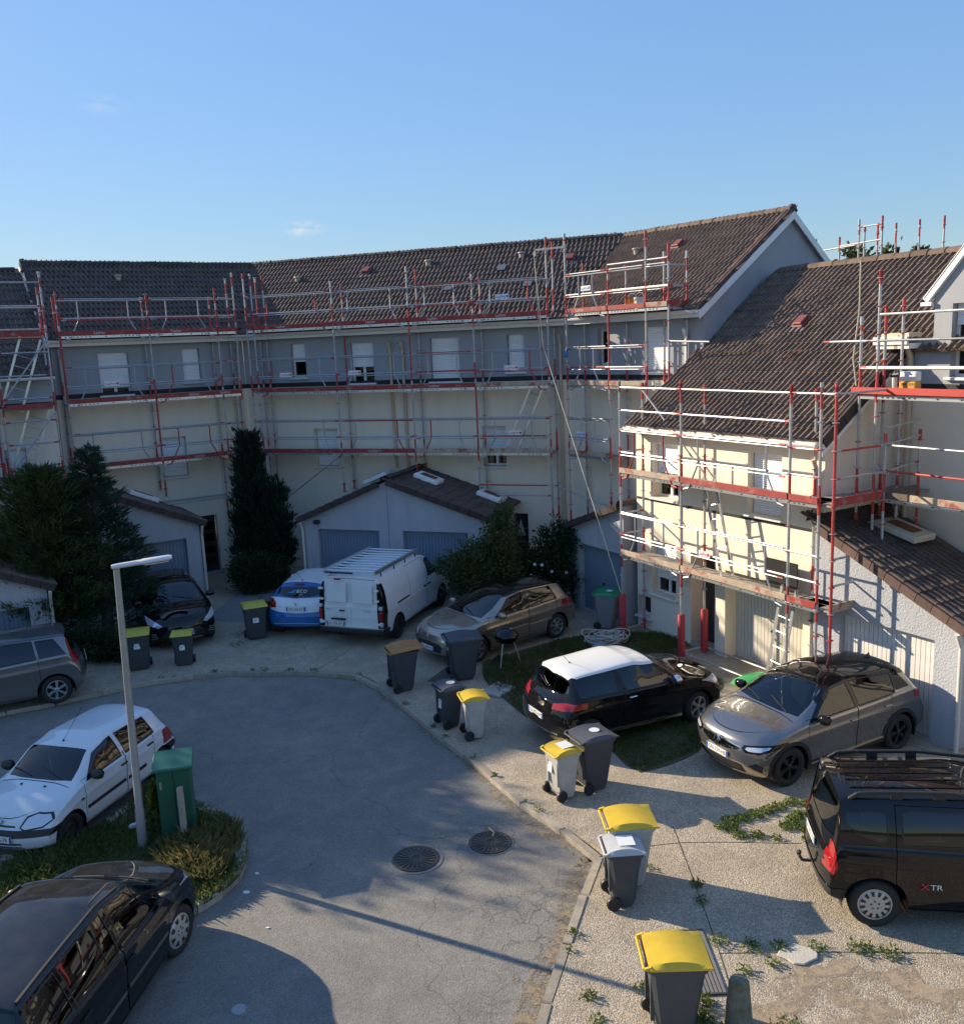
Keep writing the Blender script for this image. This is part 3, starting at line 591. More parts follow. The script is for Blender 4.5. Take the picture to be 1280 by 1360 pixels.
mb = MB(); xx = QR_+.15; mb.add([(xx-.015, e, zQ(e)-.28), (xx+.015, e, zQ(e)-.28), (xx+.015, e, zQ(e)-.05), (xx-.015, e, zQ(e)-.05), (xx-.015, DW-.1, zQ(DW-.1)-.28), (xx+.015, DW-.1, zQ(DW-.1)-.28), (xx+.015, DW-.1, zQ(DW-.1)-.05), (xx-.015, DW-.1, zQ(DW-.1)-.05)],
    [(0, 1, 2, 3), (4, 7, 6, 5), (0, 4, 5, 1), (1, 5, 6, 2), (2, 6, 7, 3), (3, 7, 4, 0)]); mb.obj('verge_board', M_verw, HQ)
MB().box(QL, QR_+.1, e-.012, 0, zQ(e)-.16, zQ(e)-.13).obj('soffit', M_white, HQ); MB().box(QL, QR_+.12, e-.03, e-.012, zQ(e)-.17, zQ(e)-.0).obj('fascia', mat('pale_fascia', (.66, .60, .50), .55, var=.1), HQ)
gutter(HQ, QL, QR_+.1, e-.03, zQ(e)-.03, M_white)
for i in range(9): MB().box(QL+.3+i*.68, QL+.34+i*.68, e-.16, e-.02, zQ(e)-.02, zQ(e)+.0).obj('gutter_bracket', M_pipe, HQ)
downpipe(HQ, QR_-.12, -.07, 0, 4.7, M_pipe)
# little roof fittings
def roof_vent(roof, s, d, z_of, m, kind=0):
    ang = math.atan(SL if z_of is zP else SLQ); T = Matrix.Translation((s, d, z_of(d)+.06)) @ Matrix.Rotation(ang, 4, 'X')
    if kind == 0:
        mb = MB().box(-.16, .16, -.2, .2, -.04, .05).box(-.13, .13, -.16, .16, .05, .11); o = mb.obj('roof_vent', m, roof, M=T); bevel(o, .02)
        MB().box(-.2, .2, -.34, -.2, -.03, .0).obj('flashing', M_alu, roof, M=T)
    else:
        sharp(MB().lathe([(.09, -.05), (.09, .08), (.13, .1), (.12, .14), (0, .16)], 12).obj('roof_vent', m, roof, M=T @ Matrix.Rotation(-ang, 4, 'X')))
M_redv = mat('red_vent', (.20, .055, .045), .6, var=.2)
roof_vent(roof2, -3.1, 2.55, zP, M_redv); roof_vent(roof2, 3.95, 2.45, zP, M_redv); roof_vent(roof3, 1.9, 2.5, zP, M_redv); roof_vent(roofQ, .05, 2.75, zQ, M_redv)
for rf_, s, d, zf in ((roof2, -5.6, 2.3, zP), (roof2, -.9, 2.7, zP), (roof2, 2.3, 2.75, zP), (roof3, .4, 2.4, zP), (roof1, .2, 2.6, zP)): roof_vent(rf_, s, d, zf, mat('pale_vent', (.38, .33, .27), .7), 1)
for rf_, s, d, zf in ((roof2, .3, 1.35, zP), (roof2, 1.8, 2.2, zP), (roof2, 2.9, 1.3, zP)):
    MB().box(-.13, .13, -.16, .16, .055, .085).obj('glass_tile', mat('dull_glass_tile', (.13, .14, .15), .35), rf_, M=Matrix.Translation((s, d, zf(d)+.02)) @ Matrix.Rotation(math.atan(SL), 4, 'X'))
# low white rounded flashing where the gable meets the roof of Q
# ------------------------------------------------------------------ garages
def garage(name, label, P, ang, x0, x1, apex, zl, zr, za, depth, doors, wallm=None, pipes=(), doorm=None, light=None, vmat=None):
    """gabled or lean-to garage; apex = x of the highest point of the front wall"""
    G = tag(empty(name, frame(P, ang)), label, 'garage'); wallm = wallm or M_gar; doorm = doorm or M_gdoor; vmat = vmat or mat('verge_tile_dark', (.055, .036, .032), .8, var=.3, vs=8, rand=.2)
    zt = lambda x: zl+(za-zl)*(x-x0)/max(1e-6, apex-x0) if x <= apex and apex > x0 else (zr+(za-zr)*(x1-x)/max(1e-6, x1-apex))
    f = MB(); zlow = min(zl, zr); hs = [(a, b, -.31, h, .2) for a, b, h in doors]; wall(f, x0, x1, -.3, zlow, hs)
    top = [(x0, zlow), (x1, zlow)]+([(x1, zr)] if zr > zlow+.01 else [])+[(apex, za)]+([(x0, zl)] if zl > zlow+.01 else [])
    if apex <= x0+.01: top = [(x0, zlow), (x1, zlow), (x0, za)]
    if apex >= x1-.01: top = [(x0, zlow), (x1, zlow), (x1, za)]
    f.add([(x, 0, z) for x, z in top], [tuple(range(len(top)))])
    f.add([(x0, 0, -.3), (x0, depth, -.3), (x0, depth, zl if apex > x0+.01 else za), (x0, 0, zl if apex > x0+.01 else za)], [(0, 1, 2, 3)])
    f.add([(x1, 0, -.3), (x1, depth, -.3), (x1, depth, zr if apex < x1-.01 else za), (x1, 0, zr if apex < x1-.01 else za)], [(0, 1, 2, 3)])
    f.obj('wall', wallm, G, fix=False)
    for a, b, h in doors: garage_door(G, a+.01, b-.01, -.0, h-.01, .14, doorm); MB().box(a, b, .0, .14, -.02, .025).obj('threshold', M_conc, G)
    rm = MB(); rf = None
    slopes = []
    if apex > x0+.01: slopes.append((apex, za, x0-.18, zl-.18*(za-zl)/(apex-x0)))
    if apex < x1-.01: slopes.append((apex, za, x1+.18, zr-.18*(za-zr)/(x1-apex)))
    for ax, az, bx, bz in slopes: rm.add([(ax, -.12, az+.03), (bx, -.12, bz+.03), (bx, depth, bz+.03), (ax, depth, az+.03)], [(0, 1, 2, 3)])
    roof = rm.obj('roof', M_tileP, G, fix=False)
    for ax, az, bx, bz in slopes:
        run = abs(ax-bx); dirx = 1 if ax > bx else -1; an = math.atan2(az-bz, run); row = TILE_R*math.cos(an); n = int(run/row)+1
        mb = MB(); me = tile_mesh('roof_tile', M_tileP, 0); V = [v.co.copy() for v in me.vertices]; F = [list(q.vertices) for q in me.polygons]
        for r in range(n):
            x = bx+dirx*(r*row-.03)
            if (ax-x)*dirx < .05: continue
            for c in range(int((depth+.1)/TILE_W)):
                y = -.11+c*TILE_W if dirx < 0 else -.11+(c+1)*TILE_W
                T = Matrix.Translation((x, y, bz+abs(x-bx)*math.tan(an)*(1 if (x-bx)*dirx > 0 else -1)+.05)) @ Matrix.Rotation(R(-90 if dirx > 0 else 90), 4, 'Z') @ Matrix.Rotation(an+random.uniform(-.015, .015), 4, 'X')
                mb.add([T @ v for v in V], F)
        tag(mb.obj('roof_tiles', M_tileP, roof, fix=False), kind='stuff')
        # verge tiles along the front edge
        L = .33; k = int(math.hypot(run, az-bz)/L); vm = MB().box(0, L-.012, -.05, .04, -.10, .06).mesh('verge_tile', vmat)
        for i in range(k): link('verge_tile', vm, roof, Matrix.Translation((bx, -.14, bz+.03)) @ Matrix.Rotation(-an if dirx > 0 else -(math.pi-an), 4, 'Y') @ Matrix.Translation((i*L, 0, 0)) @ (Matrix.Identity(4) if dirx > 0 else Matrix.Rotation(math.pi, 4, 'X')))
    ridge_tiles(roof, (apex, -.1, za+.06), (apex, depth, za+.06), M_ridgeP)
    for px in pipes:
        z = zt(px)-.1; downpipe(G, px, -.06, 0, z, mat('pale_pipe', (.62, .58, .52), .45) if wallm is M_gar else M_pipe, .04)
    if light:
        lm = MB().box(light[0]-.1, light[0]+.1, -.14, 0, light[1]-.06, light[1]+.06); bevel(lm.obj('wall_light', M_blk, G), .03)
    return G
def fpt(P, ang, s, off): a = R(ang); return (P[0]+math.cos(a)*s+math.sin(a)*off, P[1]+math.sin(a)*s-math.cos(a)*off)
GD = garage('double_garage', 'pale gabled double garage with two ribbed up-and-over doors behind the white van', fpt(P2P, A2, 0, 2.6), A2, -3.15, 2.62, -.38, 2.22, 2.36, 3.36, 2.6,
            [(-2.72, -.7, 1.9), (.05, 2.05, 1.92)], pipes=(-3.2, 2.68), light=(-2.7, 2.12))
MB().box(-.39, -.375, -.005, 0, 0, 3.3).obj('party_joint', mat('joint_line', (.2, .2, .21), .8), GD)
GL = garage('single_garage', 'pale gabled garage behind the black car at the left, half hidden by conifers', fpt(P1P, A1, 0, 3.0), A1, -5.0, .58, -2.2, 2.3, 2.32, 3.55, 3.0, [(-1.75, .17, 1.88), (-4.6, -2.7, 1.88)], pipes=(.62,))
GLL = garage('single_garage', 'pale garage at the left edge behind the grey hatchback', fpt(P1P, A1, 0, 6.6), A1, -8.6, -4.03, -8.6, 2.9, 1.95, 4.0, 5.4, [(-6.3, -4.45, 1.5)], pipes=(-3.98,))
G3 = garage('single_garage', 'pale lean-to garage in the corner, beside the green-lidded bin', fpt(QP, AQ, 0, .3), AQ, -5.02, -2.68, -2.68, 2.22, 3.05, 3.05, 3.2, [(-4.55, -2.80, 1.82)])
GRR = garage('single_garage', 'roughcast garage on the right with sunlit wall and scaffold shadows, behind the grey crossover', fpt(QP, AQ, 0, .22), AQ, 3.10, 6.12, 3.10, 3.5, 2.24, 3.5, 2.2, [(3.72, 5.66, 1.84)], doorm=mat('pale_garage_door', (.66, .64, .60), .5, var=.08), pipes=(6.18,), vmat=M_verge)
# ------------------------------------------------------------------ scaffolding
YO, YI = -.80, -.12
TR = .0275
def upright(parent, x, y, z0, z1, rnd, base=True, sleeve=False, allred=False):
    mb = MB(); z = z0+.02
    # tube lengths with red painted ends
    k = 0
    while z < z1-.01:
        t = min(z1, (math.floor(z/2+1e-6)+1)*2+.12); a = rnd.uniform(.15, .5); b = rnd.uniform(.15, .5)
        if allred or rnd.random() < .10: mb.tube((x, y, z), (x, y, t), TR, 8, 1, cap=False)
        else:
            m1 = min(z+a, t); m2 = max(m1, t-b)
            mb.tube((x, y, z), (x, y, m1), TR, 8, 1, cap=False); mb.tube((x, y, m1), (x, y, m2), TR, 8, 0, cap=False)
            if t > m2: mb.tube((x, y, m2), (x, y, t), TR, 8, 1, cap=False)
        mb.tube((x, y, t-.16), (x, y, min(t, z1)), TR+.006, 8, 1 if rnd.random() < .6 else 0)
        z = t; k += 1
    zz = math.ceil(z0*2)/2
    while zz < z1: mb.tube((x, y, zz-.006), (x, y, zz+.006), .062, 8, 1 if rnd.random() < .5 else 0); zz += .5
    if base: mb.box(x-.075, x+.075, y-.075, y+.075, z0, z0+.012, 0); mb.tube((x, y, z0), (x, y, z0+.3), .019, 6, 0); mb.tube((x, y, z0+.22), (x, y, z0+.26), .05, 6, 1)
    o = sharp(mb.obj('upright', [M_galv, M_red], parent, fix=False))
    if sleeve: sharp(MB().lathe([(.075, z0+.05), (.085, z0+.07), (.085, z0+1.0), (.07, z0+1.03), (0.03, z0+1.03)], 12, Matrix.Translation((x, y, 0))).obj('protective_sleeve', mat('red_foam_sleeve', (.48, .05, .06), .6, var=.12), o, fix=False))
    return o
def rail(parent, p, q, rnd, name='guard_rail', r=.0225, redp=.2):
    p = Vector(p); q = Vector(q); mb = MB(); t = .14; a = p.lerp(q, min(.3, t/(q-p).length)); b = q.lerp(p, min(.3, t/(q-p).length))
    m = 1 if rnd.random() < redp*.35 else 0
    mb.tube(p, a, r+.002, 7, 1 if rnd.random() < .4 else 0); mb.tube(a, b, r, 7, m, cap=False); mb.tube(b, q, r+.002, 7, 1 if rnd.random() < .4 else 0)
    return sharp(mb.obj(name, [M_galv, M_red], parent, fix=False))
def toe_board(parent, x0, x1, y, z, m, writing=None, h=.135):
    o = MB().box(x0+.02, x1-.02, y-.016, y+.016, z+.01, z+h).obj('toe_board', m, parent); bevel(o, .004)
    if writing: text_mesh('lettering', writing, .12, M_text_w, o, Matrix.Translation(((x0+x1)/2+random.uniform(-.4, .2), y-.0185, z+h*.52)) @ Matrix.Rotation(R(90), 4, 'X'))
    return o
def deck(parent, x0, x1, z, rnd, yo=YO, yi=YI):
    n = 2; w = (yi-yo-.06)/n
    for i in range(n):
        y = yo+.03+i*w; d = MB().box(x0+.03, x1-.03, y+.008, y+w-.008, z-.03, z+.005).obj('deck_plank', M_plank if rnd.random() < .7 else M_alu, parent)
    s = MB().box(x0+.03, x1-.03, yo-.022, yo-.002, z-.065, z+.005)
    k = int((x1-x0-.3)/.11); a = rnd.randint(2, 6); b = k-rnd.randint(2, 6)
    for i in range(k):
        if a < i < b and i % 5 != 0: continue
        s.box(x0+.12+i*.11, x0+.165+i*.11, yo-.024, yo-.0235, z-.042, z-.018, 1)
    s.obj('deck_edge', [M_alu, M_dark], parent)
def frame_guard(parent, x, z, side, rnd, y=YO-.03):
    """advance guard post: upright stem kinked outwards to a foot below the deck"""
    m = M_galv if rnd.random() < .75 else M_red
    pts = [(x, y, z+1.0), (x, y, z+.46), (x+side*.28, y, z-.08), (x+side*.44, y, z-.12)]
    sharp(MB().path(pts, .019, 6).obj('guard_stem', m, parent, fix=False))
def scaffold(name, label, P, ang, xs, decks, ztop, seed, zb=0.0, zbi=None, midrails=(), skip=(), boards=None, wr='Layher', ends=(True, True), tops=None, stems=True, inner_top=None, braces=(), sleeves=(), group='scaffolding along the houses'):
    rnd = random.Random(seed); S = tag(empty(name, frame(P, ang)), label, 'scaffolding')
    for i, x in enumerate(xs):
        b = zb[i] if isinstance(zb, (list, tuple)) else zb; bi = (zbi[i] if isinstance(zbi, (list, tuple)) else zbi) if zbi is not None else b
        zt = tops[i] if tops else ztop
        upright(S, x, YO, b, zt+rnd.uniform(-.06, .06), rnd, sleeve=(i, 0) in sleeves); upright(S, x, YI, bi, (inner_top or zt)+rnd.uniform(-.2, .06), rnd, sleeve=(i, 1) in sleeves)
        for z in decks: rail(S, (x, YO, z-.05), (x, YI, z-.05), rnd, 'transom')
    for z in decks:
        for i, (a, b) in enumerate(zip(xs[:-1], xs[1:])):
            if (z, i) in skip: continue
            deck(S, a, b, z, rnd)
            bm = boards.get((z, i), M_redb) if boards else M_redb
            toe_board(S, a, b, YO-.035, z+.005, bm, wr if (rnd.random() < .6 and bm is M_redb) else None)
            for dz in (.5, 1.0): rail(S, (a, YO, z+dz), (b, YO, z+dz), rnd)
            if stems:
                for dz in (.44, 1.05): rail(S, (a+.08, YO-.045, z+dz), (b-.08, YO-.045, z+dz), rnd, 'guard_bar', .014)
            if stems and b-a > 1.4:
                frame_guard(S, a+.55, z, -1, rnd); frame_guard(S, b-.55, z, 1, rnd)
        if ends[0]:
            for dz in (.5, 1.0): rail(S, (xs[0], YO, z+dz), (xs[0], YI, z+dz), rnd, 'end_rail')
        if ends[1]:
            for dz in (.5, 1.0): rail(S, (xs[-1], YO, z+dz), (xs[-1], YI, z+dz), rnd, 'end_rail')
            MB().box(xs[-1]-.016, xs[-1]+.016, YO, YI, z+.01, z+.15).obj('toe_board', M_redb, S)
    for z in midrails:
        for a, b in zip(xs[:-1], xs[1:]): rail(S, (a, YO, z), (b, YO, z), rnd, 'ledger')
        for a, b in zip(xs[:-1], xs[1:]):
            if rnd.random() < .5: rail(S, (a, YI, z), (b, YI, z), rnd, 'ledger')
    for (i, y, z0, j, z1) in braces: rail(S, (xs[i], y, z0), (xs[j], y, z1), rnd, 'diagonal_brace')
    return S, rnd
def sign(S, x, y, z, col, txt='Layher', w=.42, h=.13):
    o = MB().box(x-w/2, x+w/2, y-.006, y, z-h/2, z+h/2).obj('sign', mat('sign_'+col, (.78, .76, .78), .5), S)
    text_mesh('lettering', txt, .115, M_text_r if col == 'red' else M_text_b, o, Matrix.Translation((x-.03, y-.0075, z)) @ Matrix.Rotation(R(90), 4, 'X'))
    MB().box(x+w/2-.08, x+w/2-.02, y-.0074, y-.006, z-.035, z+.035).obj('emblem', M_text_r if col == 'red' else M_text_b, o)
    return o
# crescent: three decks at 3.95, 5.9 and 7.85 m
DK = [3.95, 5.88, 7.83]
S1, r_ = scaffold('scaffolding', 'red and grey scaffolding on the left shaded house, between the stair tower and the cypress', P1P, A1, [-2.25, .24, 2.31, 2.9], DK, 9.05, 11, zb=[0, 2.85, 0, 0], zbi=[0, 3.0, 0, 0], midrails=(2.6,), tops=[9.1, 9.05, 9.15, 9.6], ends=(False, False))
sign(S1, -1.0, YO-.05, 6.42, 'red')
S2, r_ = scaffold('scaffolding', 'red and grey scaffolding across the long middle house above the double garage', P2P, A2, [-5.75, -5.5, -2.7, -.19, 1.83, 4.05], DK, 9.3, 12, zb=[0, 0, 2.72, 3.15, 2.4, 0], zbi=[0, 0, 2.72, 3.2, 2.4, 0], tops=[9.6, 9.6, 9.15, 9.4, 9.1, 10.0], ends=(False, False), boards={(3.95, 3): M_wood, (3.95, 4): M_wood, (5.88, 4): M_wood}, braces=((1, YO-.03, 2.0, 2, 3.9),))
for x, z, c in ((-4.45, 6.42, 'red'), (-2.05, 6.42, 'red'), (2.95, 6.42, 'red'), (2.75, 8.42, 'blue'), (3.0, 4.55, 'red')): sign(S2, x, YO-.05, z, c)
for a, b, z in ((2.0, 4.05, 2.7), (2.0, 4.05, 3.0)): rail(S2, (a-.17, YO, z), (b, YO, z), r_, 'ledger')
def ladder(parent, p, q, w=.36, name='ladder', m=None, r=.018, label=None):
    p = Vector(p); q = Vector(q); d = q-p; h = Vector((1, 0, 0)) if abs(d.normalized().x) < .75 else Vector((0, 1, 0)); h = (h-d.normalized()*h.dot(d.normalized())).normalized()*w/2
    mb = MB(); mb.bar(p-h, q-h, .03, .06); mb.bar(p+h, q+h, .03, .06); n = int(d.length/.28)
    for i in range(1, n): c = p+d*(i/n); mb.tube(c-h, c+h, .014, 6)
    o = mb.obj(name, m or M_alu, parent, fix=True); return o
ladder(S2, (2.75, -.45, 4.0), (3.62, -.45, 5.9), .34)
S3, r_ = scaffold('scaffolding', 'partly sunlit scaffolding at the corner by the gabled end house', P3P, A3, [.72, 2.33, 3.64, 4.37], DK, 9.35, 13, zb=[0, 2.5, 0, 0], zbi=[0, 2.5, 0, 4.6], tops=[10.0, 9.0, 9.75, 9.3], inner_top=9.2, ends=(False, True), boards={(7.83, 2): M_wood, (5.88, 0): M_wood, (5.88, 1): M_wood, (3.95, 0): M_wood, (3.95, 1): M_wood}, skip=((3.95, 1), (3.95, 2), (5.88, 2)), stems=True)
sign(S3, 1.55, YO-.05, 8.47, 'blue', w=.36); sign(S3, 1.25, YO-.05, 4.55, 'blue', w=.34)
rail(S3, (4.37, YO, 7.0), (5.6, YO, 6.95), r_, 'ledger'); rail(S3, (0.1, YO, 3.0), (2.33, YO, 2.6), r_, 'ledger'); rail(S3, (2.33, YO, 9.0), (4.37, YO, 9.0), r_); rail(S3, (2.33, YO, 8.35), (4.37, YO, 8.35), r_)
# stair tower at the left end
ST = tag(empty('stair_tower', frame(P1P, A1)), 'narrow scaffold stair tower at the far left with steps of rails', 'scaffolding'); rnd = random.Random(31)
for x in (-4.05, -2.75):
    for y in (-1.95, -1.15): upright(ST, x, y, 0, 9.55 if y < -1.5 else 9.2, rnd)
z = 4.3
while z < 9.3:
    rail(ST, (-4.05, -1.95, z), (-2.75, -1.95, z), rnd, 'ledger'); rail(ST, (-4.05, -1.15, z), (-2.75, -1.15, z), rnd, 'ledger') if int(z*2) % 2 else None; z += .62
for z in (3.95, 5.88, 7.83):
    MB().box(-4.0, -2.8, -1.9, -1.2, z-.04, z).obj('deck_plank', M_plank, ST); toe_board(ST, -4.0, -2.78, -1.99, z, M_redb); 
for a, b in ((2.0, 3.95), (3.95, 5.88), (5.88, 7.83)):
    ladder(ST, (-3.8, -1.55, a), (-3.1, -1.55, b), .5, 'stair_flight'); rail(ST, (-4.05, -1.98, a+.2), (-2.75, -1.98, b-.1), rnd, 'diagonal_brace')
S0, r_ = scaffold('scaffolding', 'scaffolding on the lower-eaved house at the left edge behind the conifer', P0P, A1, [-7.2, -5.2, -4.2], [3.95, 5.88], 7.3, 14, ends=(False, False))
# right-hand house: decks at 2.0 and 4.0 m, returns along its side
SQ, r_ = scaffold('scaffolding', 'sunlit red and grey scaffolding wrapped round the cream house on the right', QP, AQ, [-2.12, -.02, 2.97], [2.02, 3.99], 6.2, 15, tops=[6.1, 6.2, 6.2], ends=(True, False), sleeves=((0, 0), (1, 0), (1, 1)),
    boards={(2.02, 0): M_wood, (2.02, 1): M_wood, (3.99, 0): M_wood}, braces=((1, YI, 4.1, 0, 5.9),), midrails=(6.0, 5.47), wr=None)
for z0, z1 in ((.12, .12),): rail(SQ, (-.02, YO, .15), (2.97, YO, .15), r_, 'ledger'); rail(SQ, (-2.12, YO, .15), (-2.12, YI, .15), r_, 'ledger'); rail(SQ, (-.02, YI, .15), (2.97, YI, .15), r_, 'ledger'); rail(SQ, (-.02, YO, .15), (-.02, YI, .15), r_, 'ledger')
for x, y in ((3.66, YO), (3.98, YO), (3.98, .55), (3.98, 1.55), (3.5, 1.6)): upright(SQ, x, y, 0 if y < 0 else 2.9-.4*(x-3.1), 6.2 if y < 0 else 5.2, r_, allred=(y < 0 and x > 3.9))
for z, m in ((2.02, M_redb), (3.99, M_wood)):
    deck(SQ, 2.97, 3.66, z, r_); toe_board(SQ, 2.97, 3.68, YO-.035, z, M_redb)
    for dz in (.5, 1.0): rail(SQ, (2.97, YO, z+dz), (3.66, YO, z+dz), r_); rail(SQ, (3.98, YO, z+dz), (3.98, .55, z+dz), r_)
    MB().box(3.15, 3.95, YO+.04, .5, z-.03, z+.005).obj('deck_plank', M_plank, SQ)
    MB().box(3.985, 4.015, YO, .5, z+.01, z+.16).obj('toe_board', M_redb if z > 3 else M_wood, SQ)
MB().box(3.2, 3.95, .55, 1.95, 3.96, 3.995).obj('deck_plank', M_plank, SQ); MB().box(3.985, 4.012, .55, 1.5, 4.0, 4.15).obj('toe_board', mat('grimy_board', (.13, .10, .08), .8, var=.4, vs=9), SQ)
for dz in (.5, 1.0, 1.3): rail(SQ, (3.98, .55, 3.99+dz), (3.98, 1.55, 3.99+dz+.1), r_)
rail(SQ, (2.97, YO, 6.0), (3.98, YO, 6.0), r_); rail(SQ, (3.98, YO, 6.0), (3.98, .55, 6.0), r_)
sign(SQ, .75, YO-.05, 2.55, 'red', w=.34)
ladder(SQ, (1.02, -.45, 2.05), (.45, -.45, 4.15), .34); ladder(SQ, (2.55, -.75, .02), (2.75, -.5, 2.2), .36)
MB().box(1.95, 2.75, -.30, -.27, 2.04, 2.62).obj('leaning_panel', M_dark, SQ)
# wing on the far right: deck at 6 m with a bag on it
SR, r_ = scaffold('scaffolding', 'scaffolding with a red-edged high platform at the right edge above the roughcast garage', fpt(QP, AQ, 0, -DW+.62), AQ, [3.35, 3.72, 6.2], [5.88], 8.3, 16, zb=[3.3, 3.0, 2.0], zbi=[3.3, 3.0, 2.0], tops=[7.35, 8.1, 8.3], inner_top=7.6, ends=(False, False), wr=None, stems=False)
toe_board(SR, 3.2, 6.2, YO-.075, 5.9, mat('red_steel_board', (.5, .06, .045), .5, var=.15)); deck(SR, 3.72, 6.2, 3.98, r_); toe_board(SR, 3.72, 4.5, YO-.035, 3.98, mat('grimy_board', (.1, .1, .1))); toe_board(SR, 4.5, 6.2, YO-.035, 3.98, M_wood)
for z in (4.5, 4.98, 6.88, 7.35): rail(SR, (3.72, YO, z), (6.2, YO, z), r_)
rail(SR, (2.5, YO, 6.88), (3.72, YO, 6.88), r_); rail(SR, (3.35, YO, 6.4), (6.2, YO, 6.4), r_)
# frames showing over the ridge from the far side of the house
SB = tag(empty('scaffolding', frame(QP, AQ)), 'tops of scaffold poles showing above the ridge of the brown roof', 'scaffolding'); rnd = random.Random(8)
SBP = [(-4.25, 10, 10.33), (-3.45, 10, 10.33), (-4.05, 10, 10.1), (-4.95, 10, 9.9), (-5.85, 10, 9.95), (-4.75, 11.5, 10.33), (-4.1, 11.5, 10.25), (-3.3, 11.5, 10.25), (-2.5, 11.5, 10.25)]
for x, y, z in SBP: upright(SB, x, y, 0, z, rnd)
for a, b in (((-4.25, 10, 10.1), (-3.45, 10, 10.1)), ((-5.85, 10, 9.55), (-4.25, 10, 9.6)), ((-4.95, 10, 9.62), (-3.45, 10, 9.66))): rail(SB, a, b, rnd, 'ledger')
# feet of the scaffold standing on the garage roofs: foam blocks with plates
def roof_block(P, ang, x, y, z, tilt, sx, sy, label, m=None):
    B = tag(empty('roof_block', frame(P, ang) @ Matrix.Translation((x, y, z)) @ Matrix.Rotation(tilt, 4, 'Y')), label, 'block', 'foam blocks under the scaffold feet')
    bevel(MB().box(-sx/2, sx/2, -sy/2, sy/2, 0, .13).obj('foam_block', m or M_foam, B), .02); MB().box(-.3*sx, .3*sx, -.22*sy, .22*sy, .132, .15).obj('base_plate', M_rust, B)
roof_block(fpt(P2P, A2, 0, 2.6), A2, .38, 1.3, 3.20, .34, .78, .6, 'white foam block under scaffold feet on the right slope of the double garage')
roof_block(fpt(P2P, A2, 0, 2.6), A2, 2.18, 1.75, 2.62, .34, .8, .6, 'white foam block low on the right slope of the double garage, by the small tree')
roof_block(fpt(P2P, A2, 0, 2.6), A2, -1.55, 1.95, 3.12, -.38, .85, .6, 'white foam block showing over the left slope of the double garage')
roof_block(fpt(P1P, A1, 0, 3.0), A1, -.55, 1.9, 2.95, .43, .9, .6, 'white foam block on the garage roof behind the conifers at the left')
roof_block(fpt(QP, AQ, 0, .22), AQ, 4.0, 1.35, 3.26, .22, .95, .62, 'dirty foam block under scaffold feet high on the roughcast garage roof', mat('dirty_foam', (.50, .46, .38), .85, var=.2, vs=5))
roof_block(fpt(QP, AQ, 0, .22), AQ, 6.0, 1.1, 2.46, .40, .8, .6, 'pale foam block at the low right end of the roughcast garage roof')
# ------------------------------------------------------------------ vehicles
def pchip(pts):
    x = np.array([p[0] for p in pts], float); y = np.array([p[1] for p in pts], float); h = np.diff(x); d = np.diff(y)/h; n = len(x); m = np.zeros(n)
    for i in range(1, n-1):
        if d[i-1]*d[i] > 0: w1 = 2*h[i]+h[i-1]; w2 = h[i]+2*h[i-1]; m[i] = (w1+w2)/(w1/d[i-1]+w2/d[i])
    m[0] = d[0]; m[-1] = d[-1]
    def f(t):
        t = float(min(max(t, x[0]), x[-1])); i = int(min(max(np.searchsorted(x, t)-1, 0), n-2)); s = (t-x[i])/h[i]
        return (1+2*s)*(1-s)**2*y[i]+s*(1-s)**2*h[i]*m[i]+s*s*(3-2*s)*y[i+1]+s*s*(s-1)*h[i]*m[i+1]
    return f
def paint(name, col, metal=.0, rough=.32, dust=.12):
    if name in MATS: return MATS[name]
    m, n, l, p = nodes_mat(name); tc = n.new('ShaderNodeTexCoord').outputs['Object']
    nz = noise(n, l, tc, 1.6, 7, .7); sp = noise(n, l, tc, 160, 2, .5)
    cc = mixc(n, l, 1.0, col, mrange(n, l, sp, .3, .7, .9, 1.1), 'MULTIPLY')
    sx = n.new('ShaderNodeSeparateXYZ'); l.new(tc, sx.inputs[0]); low = mrange(n, l, sx.outputs[2], .42, .15, 0, min(.35, dust*2.5))   # road dirt on the sills
    cc = mixc(n, l, low, cc, (.16, .14, .115)); ds = mrange(n, l, nz, .4, .75, 0, dust); cc = mixc(n, l, ds, cc, (.30, .27, .23))
    l.new(cc, p.inputs['Base Color']); p.inputs['Metallic'].default_value = metal; p.inputs['Coat Weight'].default_value = 1
    if not metal: p.inputs['Specular IOR Level'].default_value = 0
    r = mrange(n, l, nz, .3, .8, rough, rough+.1+dust); l.new(r, p.inputs['Roughness']); l.new(mrange(n, l, nz, .35, .8, .012, .03+dust*.6), p.inputs['Coat Roughness']); return m
M_carglass = glass('car_glass', (.24, .29, .29)); M_privacy = glass('car_glass_dark', (.05, .06, .06))
M_tyre = mat('tyre_rubber', (.022, .021, .020), .8, var=.3, vs=20, bump=.3, bs=60); M_trim = mat('black_car_trim', (.02, .02, .021), .5, var=.15, vs=12)
M_chrome = mat('chrome', (.75, .75, .76), .12, 1); M_alloy = mat('alloy_wheel', (.52, .53, .54), .32, .85, var=.1); M_darkalloy = mat('dark_alloy_wheel', (.05, .05, .052), .3, .7); M_hubcap = mat('silver_hubcap', (.50, .49, .46), .45, .5, var=.1)
M_steel = mat('black_steel_wheel', (.02, .018, .016), .7, var=.3); M_redlens = mat('red_lamp_lens', (.30, .008, .012), .12, coat=1); M_clearlens = mat('clear_lamp_lens', (.62, .66, .70), .10, .35, coat=1); M_amber = mat('amber_lens', (.7, .25, .03), .15, coat=1)
